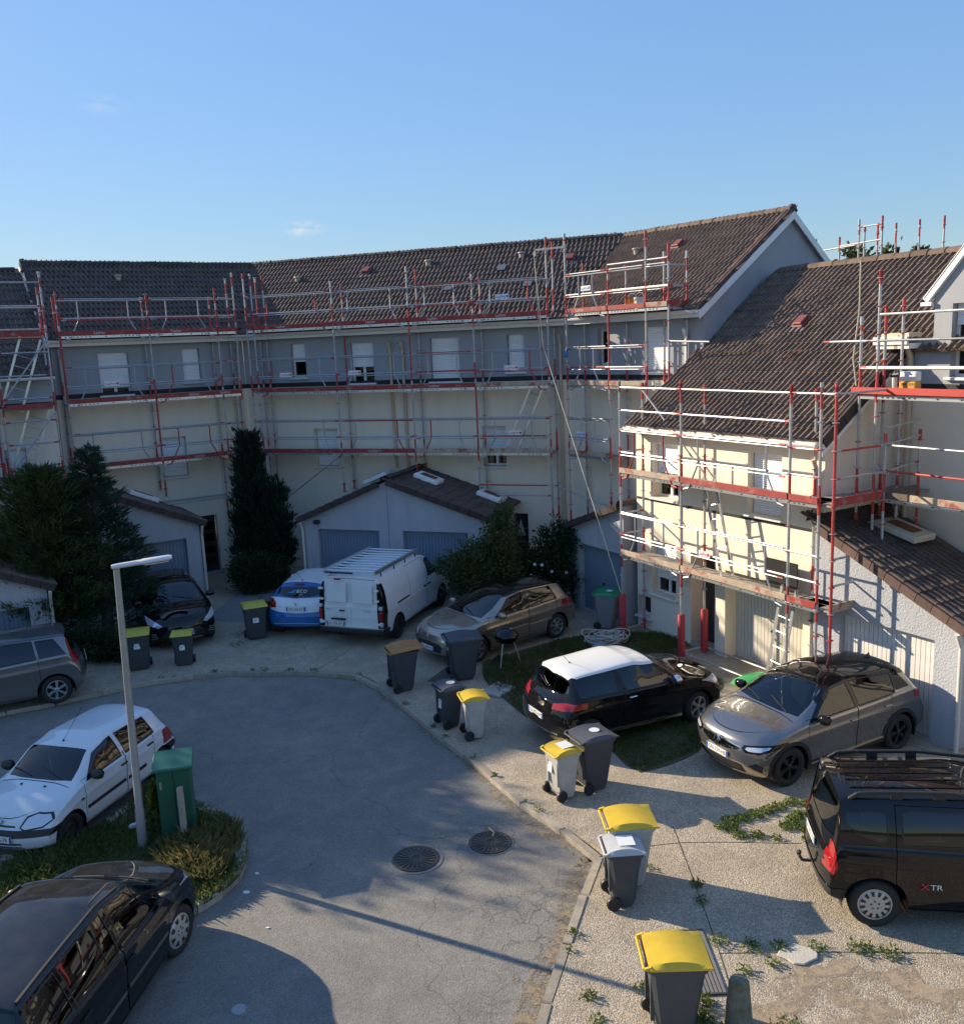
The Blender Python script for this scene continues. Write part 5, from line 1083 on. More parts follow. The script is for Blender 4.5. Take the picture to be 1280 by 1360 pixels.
# ---- 1 grey crossover (front right)
def c_captur():
    c = spec(L=4.12, W=1.78, wb=2.58, fo=.80, rw=.335, hood=.93, cowl=(1.02, 1.07), wtop=(1.78, 1.47), peak=(2.3, 1.545), rend=(3.72, 1.43), tail=(4.0, 1.10), tailz=.98, beltz=(.99, 1.10), roofw=.65, paint=PT_cap, rim=('dark', 5, .55), archtrim=.065,
             sill=(.19, .34, M_trim), fprof=[(.1, .2), (.3, .05), (.45, .0), (.6, .0), (.75, .04), (.95, .16)], na=.30, nl=.95, mirror=M_blackgloss, mirrorpos=(1.42, 1.02), handles=((2.2, .86), (3.02, .93)), bot=[(0, .24), (.3, .22), (2, .22), (3.6, .24), (4.12, .36)], ww=.215)
    c['plates'] = ((-.012, .52, 'GN-159-HB', True), (4.125, .75, 'GN-159-HB', False))
    def cuts(B):
        w1 = B.band(1.36, 2.26, 2.24, 1.76, .03, .05); w2 = B.band(2.36, 3.22, 3.32, 2.33, .03, .05)
        o = glazing(B, c, [(w1,), (w2, M_privacy)], roofm=M_blackgloss, rw=(.72, .62), pill=[B.band(2.26, 2.36, 2.33, 2.24, .02, .04), B.band(3.22, 3.62, 3.52, 3.32, .05, .06), B.band(1.2, 1.36, 1.76, 1.6, .01, .03)])
        fr = lambda X: B.top(X)-B.drop(X); o.append(('roof_frame', M_blackgloss, 'y', [(x, fr(x)-.055) for x in (1.5, 1.8, 2.3, 2.9, 3.4, 3.72)]+[(x, fr(x)+.02) for x in (3.72, 3.4, 2.9, 2.3, 1.8, 1.5)], 'pair', {}))
        o += [bonnet(B, c, x0=.15)]+doors(B, c, (1.17, 2.3, 3.12), .34)
        o.append(('grille', M_blackgloss, 'x', [(-.01, .62), (.2, .62), (.42, .66), (.46, .70), (.2, .73), (-.01, .735)], 'both', {'off': -.012}))
        o.append(('grille_bar', M_chrome, 'x', [(-.01, .735), (.2, .73), (.46, .70), (.47, .715), (.2, .75), (-.01, .755)], 'both', {'off': .004}))
        o.append(('headlight', M_clearlens, 'x', [(.54, .70), (.60, .675), (.76, .695), (.84, .74), (.85, .775), (.70, .76), (.56, .735)], 'pair', {'off': .006, 'f': lambda f: f.normal.x < -.05 and f.calc_center_median().x < .8}))
        o.append(('headlight_surround', M_blackgloss, 'x', [(.48, .70), (.55, .64), (.78, .66), (.88, .725), (.89, .81), (.70, .79), (.50, .755)], 'pair', {'off': .002, 'f': lambda f: f.normal.x < -.05 and f.calc_center_median().x < .8}))
        o.append(('lower_grille', M_trim, 'x', [(-.01, .27), (.55, .29), (.50, .43), (-.01, .44)], 'both', {'off': -.01}))
        o.append(('bumper_trim', mat('pale_gold_trim', (.55, .47, .33), .3, .7), 'x', [(.42, .30), (.80, .26), (.82, .31), (.56, .41), (.50, .46), (-.01, .455), (-.01, .445), (.46, .44)], 'both', {'off': .004}))
        o.append(('fog_recess', M_trim, 'x', [(.60, .42), (.80, .34), (.82, .46), (.72, .50)], 'pair', {'off': -.01}))
        o.append(('tail_light', M_redlens, 'r', [(.45, .98), (.9, .93), (.9, 1.06), (.5, 1.05)], 'pair', {'off': .003, 'f': lambda f: f.normal.x > -.2 and f.calc_center_median().x > 3.7 and f.calc_center_median().y > .4}))
        return o
    c['cuts'] = cuts
    def extra(B, root, loc, make):
        for sg in (1, -1):
            P = [loc((x, sg*(B.ysurf(x, .30)+.014), z_)) for x, z_ in ((1.25, .30), (2.0, .33), (2.95, .37))]; mb = MB()
            for a, b in zip(P[:-1], P[1:]): mb.bar(a, b, .012, .028)
            mb.obj('sill_strip', mat('pale_gold_trim', (.55, .47, .33), .3, .7), root)
        e = loc((-.01, 0, .705)); mb = MB()   # diamond badge
        for a, b in (((0, -.06, 0), (0, 0, .1)), ((0, 0, .1), (0, .06, 0)), ((0, .06, 0), (0, 0, -.1)), ((0, 0, -.1), (0, -.06, 0))): mb.bar(e+Vector(a), e+Vector(b), .03, .022)
        mb.obj('badge', M_chrome, root)
        for i in range(4):
            for sg in (1, -1): MB().obox(loc((.035+.03*(sg > 0)*0, sg*(.12+.07*i), .665)), (.01, .045, .014)).obj('grille_slat', M_chrome, root)
        a = loc((3.45, 0, B.zsurf(3.45, 0))); sharp(MB().add([a+Vector((.09, 0, 0)), a+Vector((-.09, .03, 0)), a+Vector((-.09, -.03, 0)), a+Vector((-.1, 0, .07))], [(0, 1, 3), (0, 3, 2), (1, 2, 3)]).obj('aerial_fin', M_blackgloss, root))
    c['extra'] = extra; return c
# ---- 2 black compact van, right edge
def c_qubo():
    c = spec(L=3.88, W=1.68, wb=2.48, fo=.78, rw=.31, hood=.92, cowl=(.95, 1.08), wtop=(1.45, 1.55), peak=(2.2, 1.70), rend=(3.70, 1.65), tail=(3.82, 1.02), tailz=.92, beltz=(1.0, 1.06), roofw=.74, paint=PT_qubo, rim=('cap', 12), mirror=M_trim, mirrorpos=(1.3, 1.05), handles=(),
             bot=[(0, .26), (.3, .2), (2, .22), (3.3, .24), (3.88, .36)], ra=.12, rl=.4, rpw=3.5, rprof=[(.2, .12), (.4, .02), (.55, 0), (.9, .02), (1.3, .05), (1.7, .1)], archgap=.07, bulge=.035, ww=.195, seath=.12)
    c['plates'] = ((3.885, .82, 'BV-482-XD', False),)
    def cuts(B):
        o = glazing(B, c, [(B.band(1.12, 1.9, 1.86, 1.42, .03, .07),), ([(2.10, 1.12), (2.92, 1.12), (2.95, 1.16), (2.95, 1.47), (2.90, 1.50), (2.12, 1.50), (2.06, 1.46), (2.06, 1.16)], M_privacy), ([(3.18, 1.12), (3.42, 1.20), (3.62, 1.36), (3.60, 1.46), (3.2, 1.48), (3.14, 1.44), (3.14, 1.16)], M_privacy)], rw=(.78, .74), rlo=.06, rup=.10)
        o += [bonnet(B, c), ('door', c['paint'], 'y', [(1.06, .28), (1.96, .28), (1.98, 1.0), (1.96, 1.56), (1.48, 1.50), (1.08, 1.06)], 'pair', {'gap': .010}), ('sliding_door', c['paint'], 'y', [(1.99, .28), (3.0, .28), (3.04, .72), (3.04, 1.57), (1.99, 1.57)], 'pair', {'gap': .010})]
        o.append(('tail_light', M_redlens, 'y', [(3.71, .76), (3.76, .70), (3.95, .72), (3.95, 1.10), (3.80, 1.10), (3.74, 1.06)], 'pair', {'off': .006, 'f': lambda f: f.calc_center_median().y > .58 and f.normal.z < .6}))
        o.append(('headlight', M_clearlens, 'x', [(.45, .72), (.8, .76), (.85, .92), (.6, .9)], 'pair', {'off': .002, 'f': lambda f: f.normal.x < -.05 and f.calc_center_median().x < .8}))
        o.append(('tailgate', c['paint'], 'r', [(-.01, .52), (.56, .52), (.64, .8), (.62, 1.58), (-.01, 1.60)], 'both', {'gap': .0, 'f': lambda f: f.normal.x > .2}))
        o.append(('rear_bumper', M_trim, 'r', [(-.01, .34), (.9, .34), (.9, .50), (-.01, .50)], 'both', {'off': .01, 'f': lambda f: f.normal.x > -.1 and f.calc_center_median().x > 3.6}))
        return o
    c['cuts'] = cuts
    def extra(B, root, loc, make):
        for sg in (1, -1):
            P = [loc((x, sg*(B.wr(x)-.03), B.top(x)-B.drop(x)+dz)) for x, dz in ((1.55, .0), (1.68, .075), (2.4, .085), (3.2, .085), (3.45, .07), (3.56, .0))]; mb = MB()
            for a, b in zip(P[:-1], P[1:]): mb.bar(a, b, .05, .045)
            for x in (2.5, 3.0): mb.obox(loc((x, sg*(B.wr(x)-.03), B.top(x)-B.drop(x)+.04)), (.14, .045, .09))
            bevel(mb.obj('roof_rail', M_trim, root), .012, 2)
            MB().obox(loc((2.93, sg*(B.ysurf(2.93, .95)-.002), .86)), (.05, .012, .17)).obj('handle_recess', M_dark, root)
            MB().bar(loc((3.05, sg*(B.ysurf(3.05, .95)+.003), .955)), loc((3.62, sg*(B.ysurf(3.62, .95)+.004), .965)), .012, .022).obj('door_rail', M_dark, root)
            T = Matrix.Translation(loc((2.62, sg*(B.ysurf(2.62, .55)+.012), .60))) @ Matrix.Rotation(0 if sg < 0 else math.pi, 4, 'Z') @ Matrix.Rotation(R(90), 4, 'X')
            text_mesh('lettering', 'X', .12, M_text_r, root, T @ Matrix.Translation((-.075, 0, 0)), .002, sx=1.3); text_mesh('lettering', 'TR', .10, M_plate, root, T @ Matrix.Translation((.055, -.004, 0)), .002, sx=1.2)
        for i in range(5):
            y = -.36+.18*i; P = [loc((x, y, B.zsurf(x, y)+.004)) for x in (1.6, 2.2, 2.9, 3.5)]; mb = MB()
            for a, b in zip(P[:-1], P[1:]): mb.bar(a, b, .035, .012)
            mb.obj('roof_rib', c['paint'], root)
        h = loc((3.86, 0, .40)); MB().tube(h, h+Vector((-.12, 0, 0)), .022, 8).tube(h+Vector((-.12, 0, 0)), h+Vector((-.16, 0, .07)), .02, 8).lathe([(0, .04), (.03, .025), (.034, 0), (.03, -.025), (0, -.03)], 10, Matrix.Translation(h+Vector((-.165, 0, .11)))).obj('tow_hook', M_iron, root, fix=False)
        T = Matrix.Translation(loc((3.865, -.38, .80))) @ Matrix.Rotation(R(-90), 4, 'Z') @ Matrix.Rotation(R(84), 4, 'X'); text_mesh('lettering', 'HDi', .07, M_chrome, root, T, .002)
    c['extra'] = extra; return c
# ---- 3 black hatchback with white roof
def c_ds3():
    c = spec(L=3.90, W=1.69, wb=2.44, fo=.80, rw=.31, hood=.88, cowl=(1.0, 1.0), wtop=(1.72, 1.38), peak=(2.15, 1.455), rend=(3.48, 1.38), tail=(3.74, .98), tailz=.90, beltz=(.93, 1.0), roofw=.66, paint=PT_blk, rim=('alloy', 5, .6), mirror=M_chrome, mirrorpos=(1.42, .98), handles=((2.32, .86),), handle_mat=M_chrome, ra=.2, rl=.8, rpw=2.6, na=.3)
    c['plates'] = ((3.905, .62, 'CB-397-WY', False), (-.01, .42, 'CB-397-WY', True)); c['antenna'] = (3.15, 0, .3, .6)
    roofw = paint('white_roof', (.78, .77, .75), 0, .3, .05)
    def cuts(B):
        w1 = B.band(1.30, 2.42, 2.50, 1.72, .03, .045); w2 = B.band(2.62, 3.40, 3.42, 2.58, .04, .045)
        o = [('roof_panel', roofw, 'z', [(1.66, -.01), (1.68, B.wr(1.7)), (1.75, B.wr(1.75)+.02), (2.2, B.wr(2.2)+.025), (3.36, B.wr(3.36)+.02), (3.47, B.wr(3.4)*.85), (3.50, -.01)], 'both', {'f': lambda f: f.normal.z > .25, 'off': .004})]
        o += glazing(B, c, [(w1,), (w2, M_privacy)], rw=(.70, .60), rlo=.05, rup=.10, rearm=glass('rear_glass_sky', (.10, .13, .15), 2.3), pill=[[(2.42, 1.12), (2.62, 1.12), (2.58, 1.37), (2.50, 1.37)], B.band(3.40, 3.60, 3.50, 3.42, .06, .06)])
        o += [bonnet(B, c)]+doors(B, c, (1.14, 2.5), .26)
        o.append(('tail_light', M_redlens, 'r', [(.42, .80), (.86, .84), (.88, .95), (.62, .94), (.42, .90)], 'pair', {'off': .005, 'f': lambda f: f.normal.x > -.15 and f.calc_center_median().x > 3.3 and f.calc_center_median().y > .36}))
        o.append(('headlight', M_clearlens, 'x', [(.45, .70), (.82, .72), (.84, .86), (.6, .84)], 'pair', {'off': .002, 'f': lambda f: f.normal.x < -.02 and f.calc_center_median().x < .9}))
        o.append(('grille', M_trim, 'x', [(-.01, .28), (.4, .3), (.46, .5), (-.01, .56)], 'both', {'off': -.01}))
        o.append(('rear_bumper_trim', M_chrome, 'r', [(-.01, .36), (.6, .36), (.6, .40), (-.01, .40)], 'both', {'off': .008}))
        o.append(('rear_bumper', PT_blk, 'r', [(-.01, .40), (.9, .40), (.9, .70), (-.01, .70)], 'both', {'off': .012, 'f': lambda f: f.normal.x > .05 and f.calc_center_median().x > 3.3}))
        return o
    c['cuts'] = cuts
    def extra(B, root, loc, make):
        for sg in (1, -1):
            P = [loc((x, sg*(B.ysurf(x, .27)+.012), z_)) for x, z_ in ((1.2, .27), (2.0, .28), (2.85, .31))]; mb = MB()
            for a, b in zip(P[:-1], P[1:]): mb.bar(a, b, .012, .05)
            mb.obj('sill_strip', M_chrome, root)
        e = loc((3.80, 0, .84)); mb = MB()
        for dz in (0, .045): mb.bar(e+Vector((-.02, -.05, dz-.03)), e+Vector((-.02, 0, dz+.02)), .012, .018); mb.bar(e+Vector((-.02, 0, dz+.02)), e+Vector((-.02, .05, dz-.03)), .012, .018)
        mb.obj('badge', M_chrome, root); a = loc((3.62, .02, 1.07)); MB().bar(a, a+Vector((.04, .32, .10)), .012, .02).obj('rear_wiper', M_trim, root)
    c['extra'] = extra; return c
# ---- 4 beige hatchback
def c_308():
    c = spec(L=4.18, W=1.78, wb=2.55, fo=.86, rw=.315, hood=.84, cowl=(1.02, .99), wtop=(1.95, 1.40), peak=(2.4, 1.475), rend=(3.72, 1.40), tail=(4.0, 1.02), tailz=.92, beltz=(.93, 1.03), roofw=.64, paint=PT_308, rim=('alloy', 7), mirrorpos=(1.55, .97), handles=((2.3, .86), (3.12, .92)), na=.27, nl=.9)
    c['plates'] = ((-.012, .40, 'BD-308-KQ', True), (4.185, .72, 'BD-308-KQ', False))
    def cuts(B):
        w0 = [(1.28, .985), (1.62, .995), (1.66, 1.17)]; w1 = B.band(1.40, 2.42, 2.42, 1.98, .03, .05); w2 = B.band(2.56, 3.42, 3.36, 2.54, .03, .05)
        o = glazing(B, c, [(w1,), (w2,)], roofm=M_blackgloss, rw=(.70, .62), pill=[B.band(2.42, 2.56, 2.54, 2.42, .02, .045)])
        o += [bonnet(B, c, x0=.2)]+doors(B, c, (1.20, 2.46, 3.38), .26)
        o.append(('grille', M_trim, 'x', [(-.01, .30), (.42, .32), (.50, .44), (.40, .53), (-.01, .55)], 'both', {'off': -.012}))
        o.append(('bumper_chrome', M_chrome, 'x', [(-.01, .265), (.5, .285), (.5, .30), (-.01, .28)], 'both', {'off': .006}))
        o.append(('headlight', M_clearlens, 'x', [(.46, .60), (.62, .55), (.84, .64), (.88, .80), (.74, .78), (.54, .70)], 'pair', {'off': .003, 'f': lambda f: f.normal.x < -.03 and f.calc_center_median().x < 1.0}))
        o.append(('fog_recess', M_trim, 'x', [(.62, .34), (.80, .36), (.78, .46), (.64, .44)], 'pair', {'off': -.01}))
        o.append(('tail_light', M_redlens, 'r', [(.48, .86), (.9, .84), (.9, .99), (.56, .99)], 'pair', {'off': .004, 'f': lambda f: f.normal.x > -.25 and f.calc_center_median().x > 3.55 and f.calc_center_median().y > .4}))
        return o
    c['cuts'] = cuts
    def extra(B, root, loc, make):
        for sg in (1, -1):
            for xa, xb in ((1.32, 2.42), (2.50, 3.2)):
                MB().bar(loc((xa, sg*(B.ysurf(xa, .56)+.008), .545)), loc((xb, sg*(B.ysurf(xb, .58)+.008), .585)), .014, .045).obj('rubbing_strip', PT_308, root); MB().bar(loc((xa, sg*(B.ysurf(xa, .56)+.012), .57)), loc((xb, sg*(B.ysurf(xb, .58)+.012), .61)), .012, .012).obj('chrome_strip', M_chrome, root)
        e = loc((.03, 0, .665)); MB().bar(e+Vector((0, -.03, -.05)), e+Vector((0, -.03, .05)), .02, .02).bar(e+Vector((0, -.03, .05)), e+Vector((0, .03, .03)), .02, .02).bar(e+Vector((0, .03, .03)), e+Vector((0, .0, -.05)), .02, .02).obj('badge', M_chrome, root)
        a = loc((3.55, 0, B.zsurf(3.55, 0))); MB().tube(a, a+Vector((-.1, 0, .08)), .012, 6, r2=.004).obj('aerial_fin', M_trim, root, fix=False)
    c['extra'] = extra; return c
# ---- 5 white van with roof rack
def c_van():
    c = spec(L=4.95, W=1.92, wb=3.05, fo=.93, rw=.325, hood=1.02, cowl=(.90, 1.22), wtop=(1.62, 1.74), peak=(2.3, 1.90), rend=(4.86, 1.88), tail=(4.90, 1.20), tailz=1.10, beltz=(1.12, 1.16), roofw=.80, paint=PT_white, rim=('steel', 5), mirror=M_trim, mirrorpos=(1.32, 1.20), handles=(), bot=[(0, .28), (.3, .24), (2.5, .28), (4.4, .3), (4.95, .40)],
             ra=.05, rl=.25, rpw=5, rprof=[(.2, .05), (.45, 0), (.6, .03), (1.2, .035), (1.9, .09)], bulge=.045, shoulder=.006, archgap=.07, ww=.2, seats=((2.15, (.45, -.45)),), seath=.25, na=.2, w=[(0, .93), (.4, .98), (.93, 1), (2.5, 1), (4.6, 1), (4.95, .985)])
    c['plates'] = ((4.965, .62, 'EL-058-WF', False),)
    def cuts(B):
        o = glazing(B, c, [([(1.14, 1.20), (1.96, 1.20), (1.98, 1.66), (1.9, 1.70), (1.62, 1.68), (1.45, 1.55)],)], rear=False)
        f = lambda q: q.normal.x > .2
        for s in (0,):
            o.append(('rear_door', PT_white, 'r', [(.011, .52), (.74, .52), (.76, 1.2), (.70, 1.80), (.011, 1.82)], 'pair', {'gap': .010, 'f': f}))
        o.append(('rear_bumper', M_trim, 'r', [(-.01, .38), (.98, .38), (.98, .51), (-.01, .51)], 'both', {'off': .03, 'f': lambda q: q.normal.x > -.1 and q.calc_center_median().x > 4.6}))
        o.append(('tail_light_trim', M_blackgloss, 'r', [(.775, .52), (1.0, .52), (1.0, 1.50), (.90, 1.66), (.76, 1.72)], 'pair', {'off': .004, 'f': lambda q: q.normal.x > -.4 and q.calc_center_median().x > 4.66 and q.calc_center_median().y > .7}))
        o += [bonnet(B, c), ('door', PT_white, 'y', [(1.0, .34), (2.02, .34), (2.06, 1.1), (2.04, 1.76), (1.62, 1.74), (1.06, 1.2)], 'pair', {'gap': .010}), ('sliding_door', PT_white, 'y', [(2.07, .34), (3.2, .34), (3.2, 1.78), (2.07, 1.78)], 'pair', {'gap': .010})]
        o.append(('headlight', M_clearlens, 'x', [(.5, .8), (.86, .82), (.9, 1.02), (.7, 1.0)], 'pair', {'off': .002, 'f': lambda f: f.normal.x < -.05 and f.calc_center_median().x < .9}))
        return o
    c['cuts'] = cuts
    def extra(B, root, loc, make):
        for sg in (1, -1):
            for z0, z1, m in ((.58, .70, M_clearlens), (.74, .98, M_redlens), (1.02, 1.12, M_clearlens)):
                o = MB().obox(loc((4.90, sg*.875, (z0+z1)/2)), (.09, .10, z1-z0)).obj('tail_light', m, root); bevel(o, .02)
            for zz in (.58, 1.20, 1.48): MB().obox(loc((4.965, sg*.80, zz+.08)), (.05, .12, .045)).obj('door_hinge', M_white, root)
            MB().bar(loc((2.5, sg*(B.ysurf(2.5, 1.02)+.004), 1.02)), loc((4.2, sg*(B.ysurf(4.2, 1.02)+.004), 1.02)), .012, .02).obj('panel_crease', PT_white, root)
            o = MB().bar(loc((3.3, sg*(B.ysurf(3.3, .98)+.002), 1.0)), loc((4.05, sg*(B.ysurf(4.05, .98)+.004), 1.0)), .014, .05).obj('slider_track', M_dark, root)
            for hx in (1.92, 2.22): MB().obox(loc((hx, sg*(B.ysurf(hx, .98)+.008), .98)), (.17, .03, .04)).obj('door_handle', M_trim, root)
            bevel(MB().obox(loc((4.925, sg*.375, 1.45)), (.03, .58, .52), Matrix.Rotation(R(4), 3, 'Y')).obj('pressed_panel', PT_white, root), .012, 2)
            P = [loc((x, sg*.74, 1.99)) for x in (2.1, 4.86)]; bevel(MB().bar(P[0], P[1], .05, .11).obj('rack_rail', M_alu, root), .008)
            for x in (2.3, 3.0, 3.7, 4.5): MB().tube(loc((x, sg*.74, B.zsurf(x, .72)-.02)), loc((x, sg*.74, 1.97)), .018, 6).obj('rack_foot', M_trim, root, fix=False)
            MB().obox(loc((4.965, sg*.38, 1.12)), (.012, .58, .012)).obox(loc((4.965, sg*.38, .80)), (.012, .58, .014)).obj('door_swage', PT_white, root)
        for i in range(10):
            x = 2.2+.28*i; MB().tube(loc((x, .73, 1.985)), loc((x, -.73, 1.985)), .024, 8).obj('rack_bar', M_alu, root, fix=False)
        MB().tube(loc((4.84, .7, 1.96)), loc((4.84, -.1, 1.96)), .025, 8).obj('rack_roller', M_trim, root, fix=False)
        MB().obox(loc((4.955, .30, 1.82)), (.03, .17, .05)).obj('brake_light', M_redlens, root); MB().obox(loc((4.972, .22, .98)), (.03, .15, .035)).obj('door_handle', M_trim, root); MB().obox(loc((4.975, .33, .75)), (.03, .42, .045)).obj('plate_lamp', M_trim, root)
        for yy, w_ in ((.62, .16), (-.52, .2)): MB().obox(loc((4.973, yy, 1.0)), (.006, w_, .022)).obj('nameplate', M_alu, root)
    c['extra'] = extra
    c['plate_y'] = .42; return c
# ---- 6 small white car with blue rear
def c_208():
    c = spec(L=3.92, W=1.70, wb=2.50, fo=.80, rw=.305, hood=.86, cowl=(1.0, .99), wtop=(1.80, 1.37), peak=(2.2, 1.445), rend=(3.50, 1.38), tail=(3.78, 1.0), tailz=.90, beltz=(.93, 1.02), roofw=.64, paint=PT_white, rim=('cap', 7), mirrorpos=(1.5, .97), handles=((2.2, .85), (2.95, .9)), ra=.2, rl=.8, rpw=2.5)
    c['plates'] = ((3.925, .80, 'DK-636-LT', False),); c['antenna'] = (3.3, 0, .38, .8)
    def cuts(B):
        w1 = B.band(1.34, 2.2, 2.2, 1.8, .03, .05); w2 = B.band(2.32, 3.2, 3.2, 2.3, .03, .05)
        o = glazing(B, c, [(w1,), (w2,)], rw=(.72, .66), rlo=.05, rup=.09)
        o += [bonnet(B, c)]+doors(B, c, (1.16, 2.26, 3.1), .26)
        o.append(('tail_light', M_redlens, 'r', [(.60, .80), (.88, .78), (.90, 1.0), (.74, 1.0), (.62, .92)], 'pair', {'off': .006, 'f': lambda f: f.normal.x > -.2 and f.calc_center_median().x > 3.4 and f.calc_center_median().y > .45}))
        o.append(('tailgate_top', PT_blue, 'r', [(-.01, 1.02), (.62, 1.04), (.9, 1.0), (.9, 1.42), (-.01, 1.42)], 'both', {'f': lambda f: f.normal.x > .14 and f.calc_center_median().x > 3.3}))
        o.append(('rear_bumper', PT_blue, 'r', [(-.01, .30), (.95, .30), (.95, .76), (.5, .70), (-.01, .68)], 'both', {'off': .012, 'f': lambda f: f.normal.x > -.1 and f.calc_center_median().x > 3.2}))
        return o
    c['cuts'] = cuts
    def extra(B, root, loc, make):
        MB().obox(loc((3.935, 0, .42)), (.02, 1.2, .02)).obj('bumper_strip', M_chrome, root); MB().obox(loc((3.52, 0, 1.365)), (.03, .26, .03)).obj('brake_light', M_redlens, root)
        T = Matrix.Translation(loc((3.715, 0, 1.21))) @ Matrix.Rotation(R(-90), 4, 'Z') @ Matrix.Rotation(R(52), 4, 'X'); text_mesh('lettering', 'IECO', .13, M_plate, root, T @ Matrix.Translation((.12, 0, .012)), .002); text_mesh('lettering', 'auto', .05, M_plate, root, T @ Matrix.Translation((.12, -.09, .012)), .002)
        MB().add([(-.28, -.04, 0), (-.1, -.04, 0), (-.03, .05, 0), (-.12, .03, 0), (-.16, -.01, 0)], [(0, 1, 2, 3, 4)]).obj('window_mark', mat('blue_mark', (.03, .25, .6), .5), root, M=T @ Matrix.Translation((0, 0, .013)))
        e = loc((3.90, 0, .93)); MB().bar(e+Vector((-.02, -.02, -.03)), e+Vector((-.02, .02, .03)), .012, .03).obj('badge', M_chrome, root); a = loc((3.74, .0, 1.06)); MB().bar(a, a+Vector((.03, .28, .05)), .012, .02).obj('rear_wiper', M_trim, root)
    c['extra'] = extra; return c
# ---- 7 black hatchback seen from the front
def c_black():
    c = spec(L=3.95, W=1.72, wb=2.48, fo=.82, rw=.305, hood=.86, cowl=(1.04, 1.02), wtop=(1.80, 1.42), peak=(2.3, 1.49), rend=(3.5, 1.42), tail=(3.8, 1.0), tailz=.9, beltz=(.94, 1.02), roofw=.64, paint=PT_blk, rim=('alloy', 5), mirrorpos=(1.45, .99), handles=((2.2, .85), (2.95, .9)), na=.36, nl=1.0)
    c['plates'] = ((-.012, .44, 'AQ-274-ZT', True),)
    def cuts(B):
        w1 = B.band(1.34, 2.2, 2.2, 1.8, .03, .05); w2 = B.band(2.32, 3.2, 3.2, 2.3, .03, .05)
        o = glazing(B, c, [(w1,), (w2,)]); o += [bonnet(B, c)]+doors(B, c, (1.16, 2.26, 3.1), .26)
        o.append(('headlight', M_clearlens, 'x', [(.50, .66), (.60, .62), (.84, .70), (.90, .88), (.78, .84), (.60, .74)], 'pair', {'off': .004, 'f': lambda f: f.normal.x < -.02 and f.calc_center_median().x < 1.1}))
        o.append(('grille', M_trim, 'x', [(-.01, .27), (.5, .28), (.56, .38), (.4, .56), (-.01, .58)], 'both', {'off': -.012}))
        o.append(('fog_recess', M_trim, 'x', [(.62, .34), (.82, .36), (.80, .50), (.66, .48)], 'pair', {'off': -.01})); return o
    c['cuts'] = cuts
    def extra(B, root, loc, make):
        for sg in (1, -1):
            for i in range(3): MB().obox(loc((.20, sg*.70, .36+.055*i)), (.02, .14, .012)).obj('fog_slat', M_chrome, root)
        MB().obox(loc((-.02, 0, .31)), (.02, .9, .012)).obj('grille_strip', M_chrome, root)
        P = [loc((x, y, B.zsurf(x, y)+.006)) for x, y in ((.35, .18), (.42, -.05), (.40, -.22), (.30, -.40), (.22, -.47))]; mb = MB()
        for a, b in zip(P[:-1], P[1:]): mb.bar(a, b, .11, .005)
        mb.obj('peeled_paint_patch', mat('faded_lacquer', (.20, .12, .10), .7, var=.3), root)
    c['extra'] = extra; return c
# ---- 8 grey family hatchback at the left edge
def c_note():
    c = spec(L=4.02, W=1.66, wb=2.55, fo=.82, rw=.31, hood=.92, cowl=(.92, 1.05), wtop=(1.62, 1.45), peak=(2.2, 1.52), rend=(3.68, 1.46), tail=(3.92, .98), tailz=.88, beltz=(.96, 1.04), roofw=.70, paint=PT_note, rim=('alloy', 6), mirrorpos=(1.35, 1.02), handles=((2.1, .84), (2.98, .9)), ra=.16, rl=.6)
    c['plates'] = ((4.03, .74, 'AF-518-RM', False),)
    def cuts(B):
        w1 = B.band(1.25, 2.15, 2.15, 1.6, .03, .05); w2 = B.band(2.25, 3.05, 3.0, 2.25, .03, .05); w3 = B.band(3.12, 3.62, 3.42, 3.07, .03, .06)
        o = glazing(B, c, [(w1,), (w2, M_privacy), (w3, M_privacy)], rw=(.74, .7), roofm=paint('grey_roof_dusty', (.05, .055, .06), .3, .5, .3)); o += [bonnet(B, c)]+doors(B, c, (1.1, 2.2, 3.1), .26)
        o.append(('tail_light', M_redlens, 'y', [(3.74, .86), (3.84, .84), (3.98, .90), (3.88, 1.30), (3.72, 1.36), (3.64, 1.34)], 'pair', {'off': .006, 'f': lambda f: f.calc_center_median().y > .5 and f.normal.z < .8}))
        o.append(('headlight', M_clearlens, 'x', [(.5, .72), (.82, .74), (.84, .95), (.6, .9)], 'pair', {'off': .002, 'f': lambda f: f.normal.x < -.05 and f.calc_center_median().x < .8})); return o
    c['cuts'] = cuts; return c
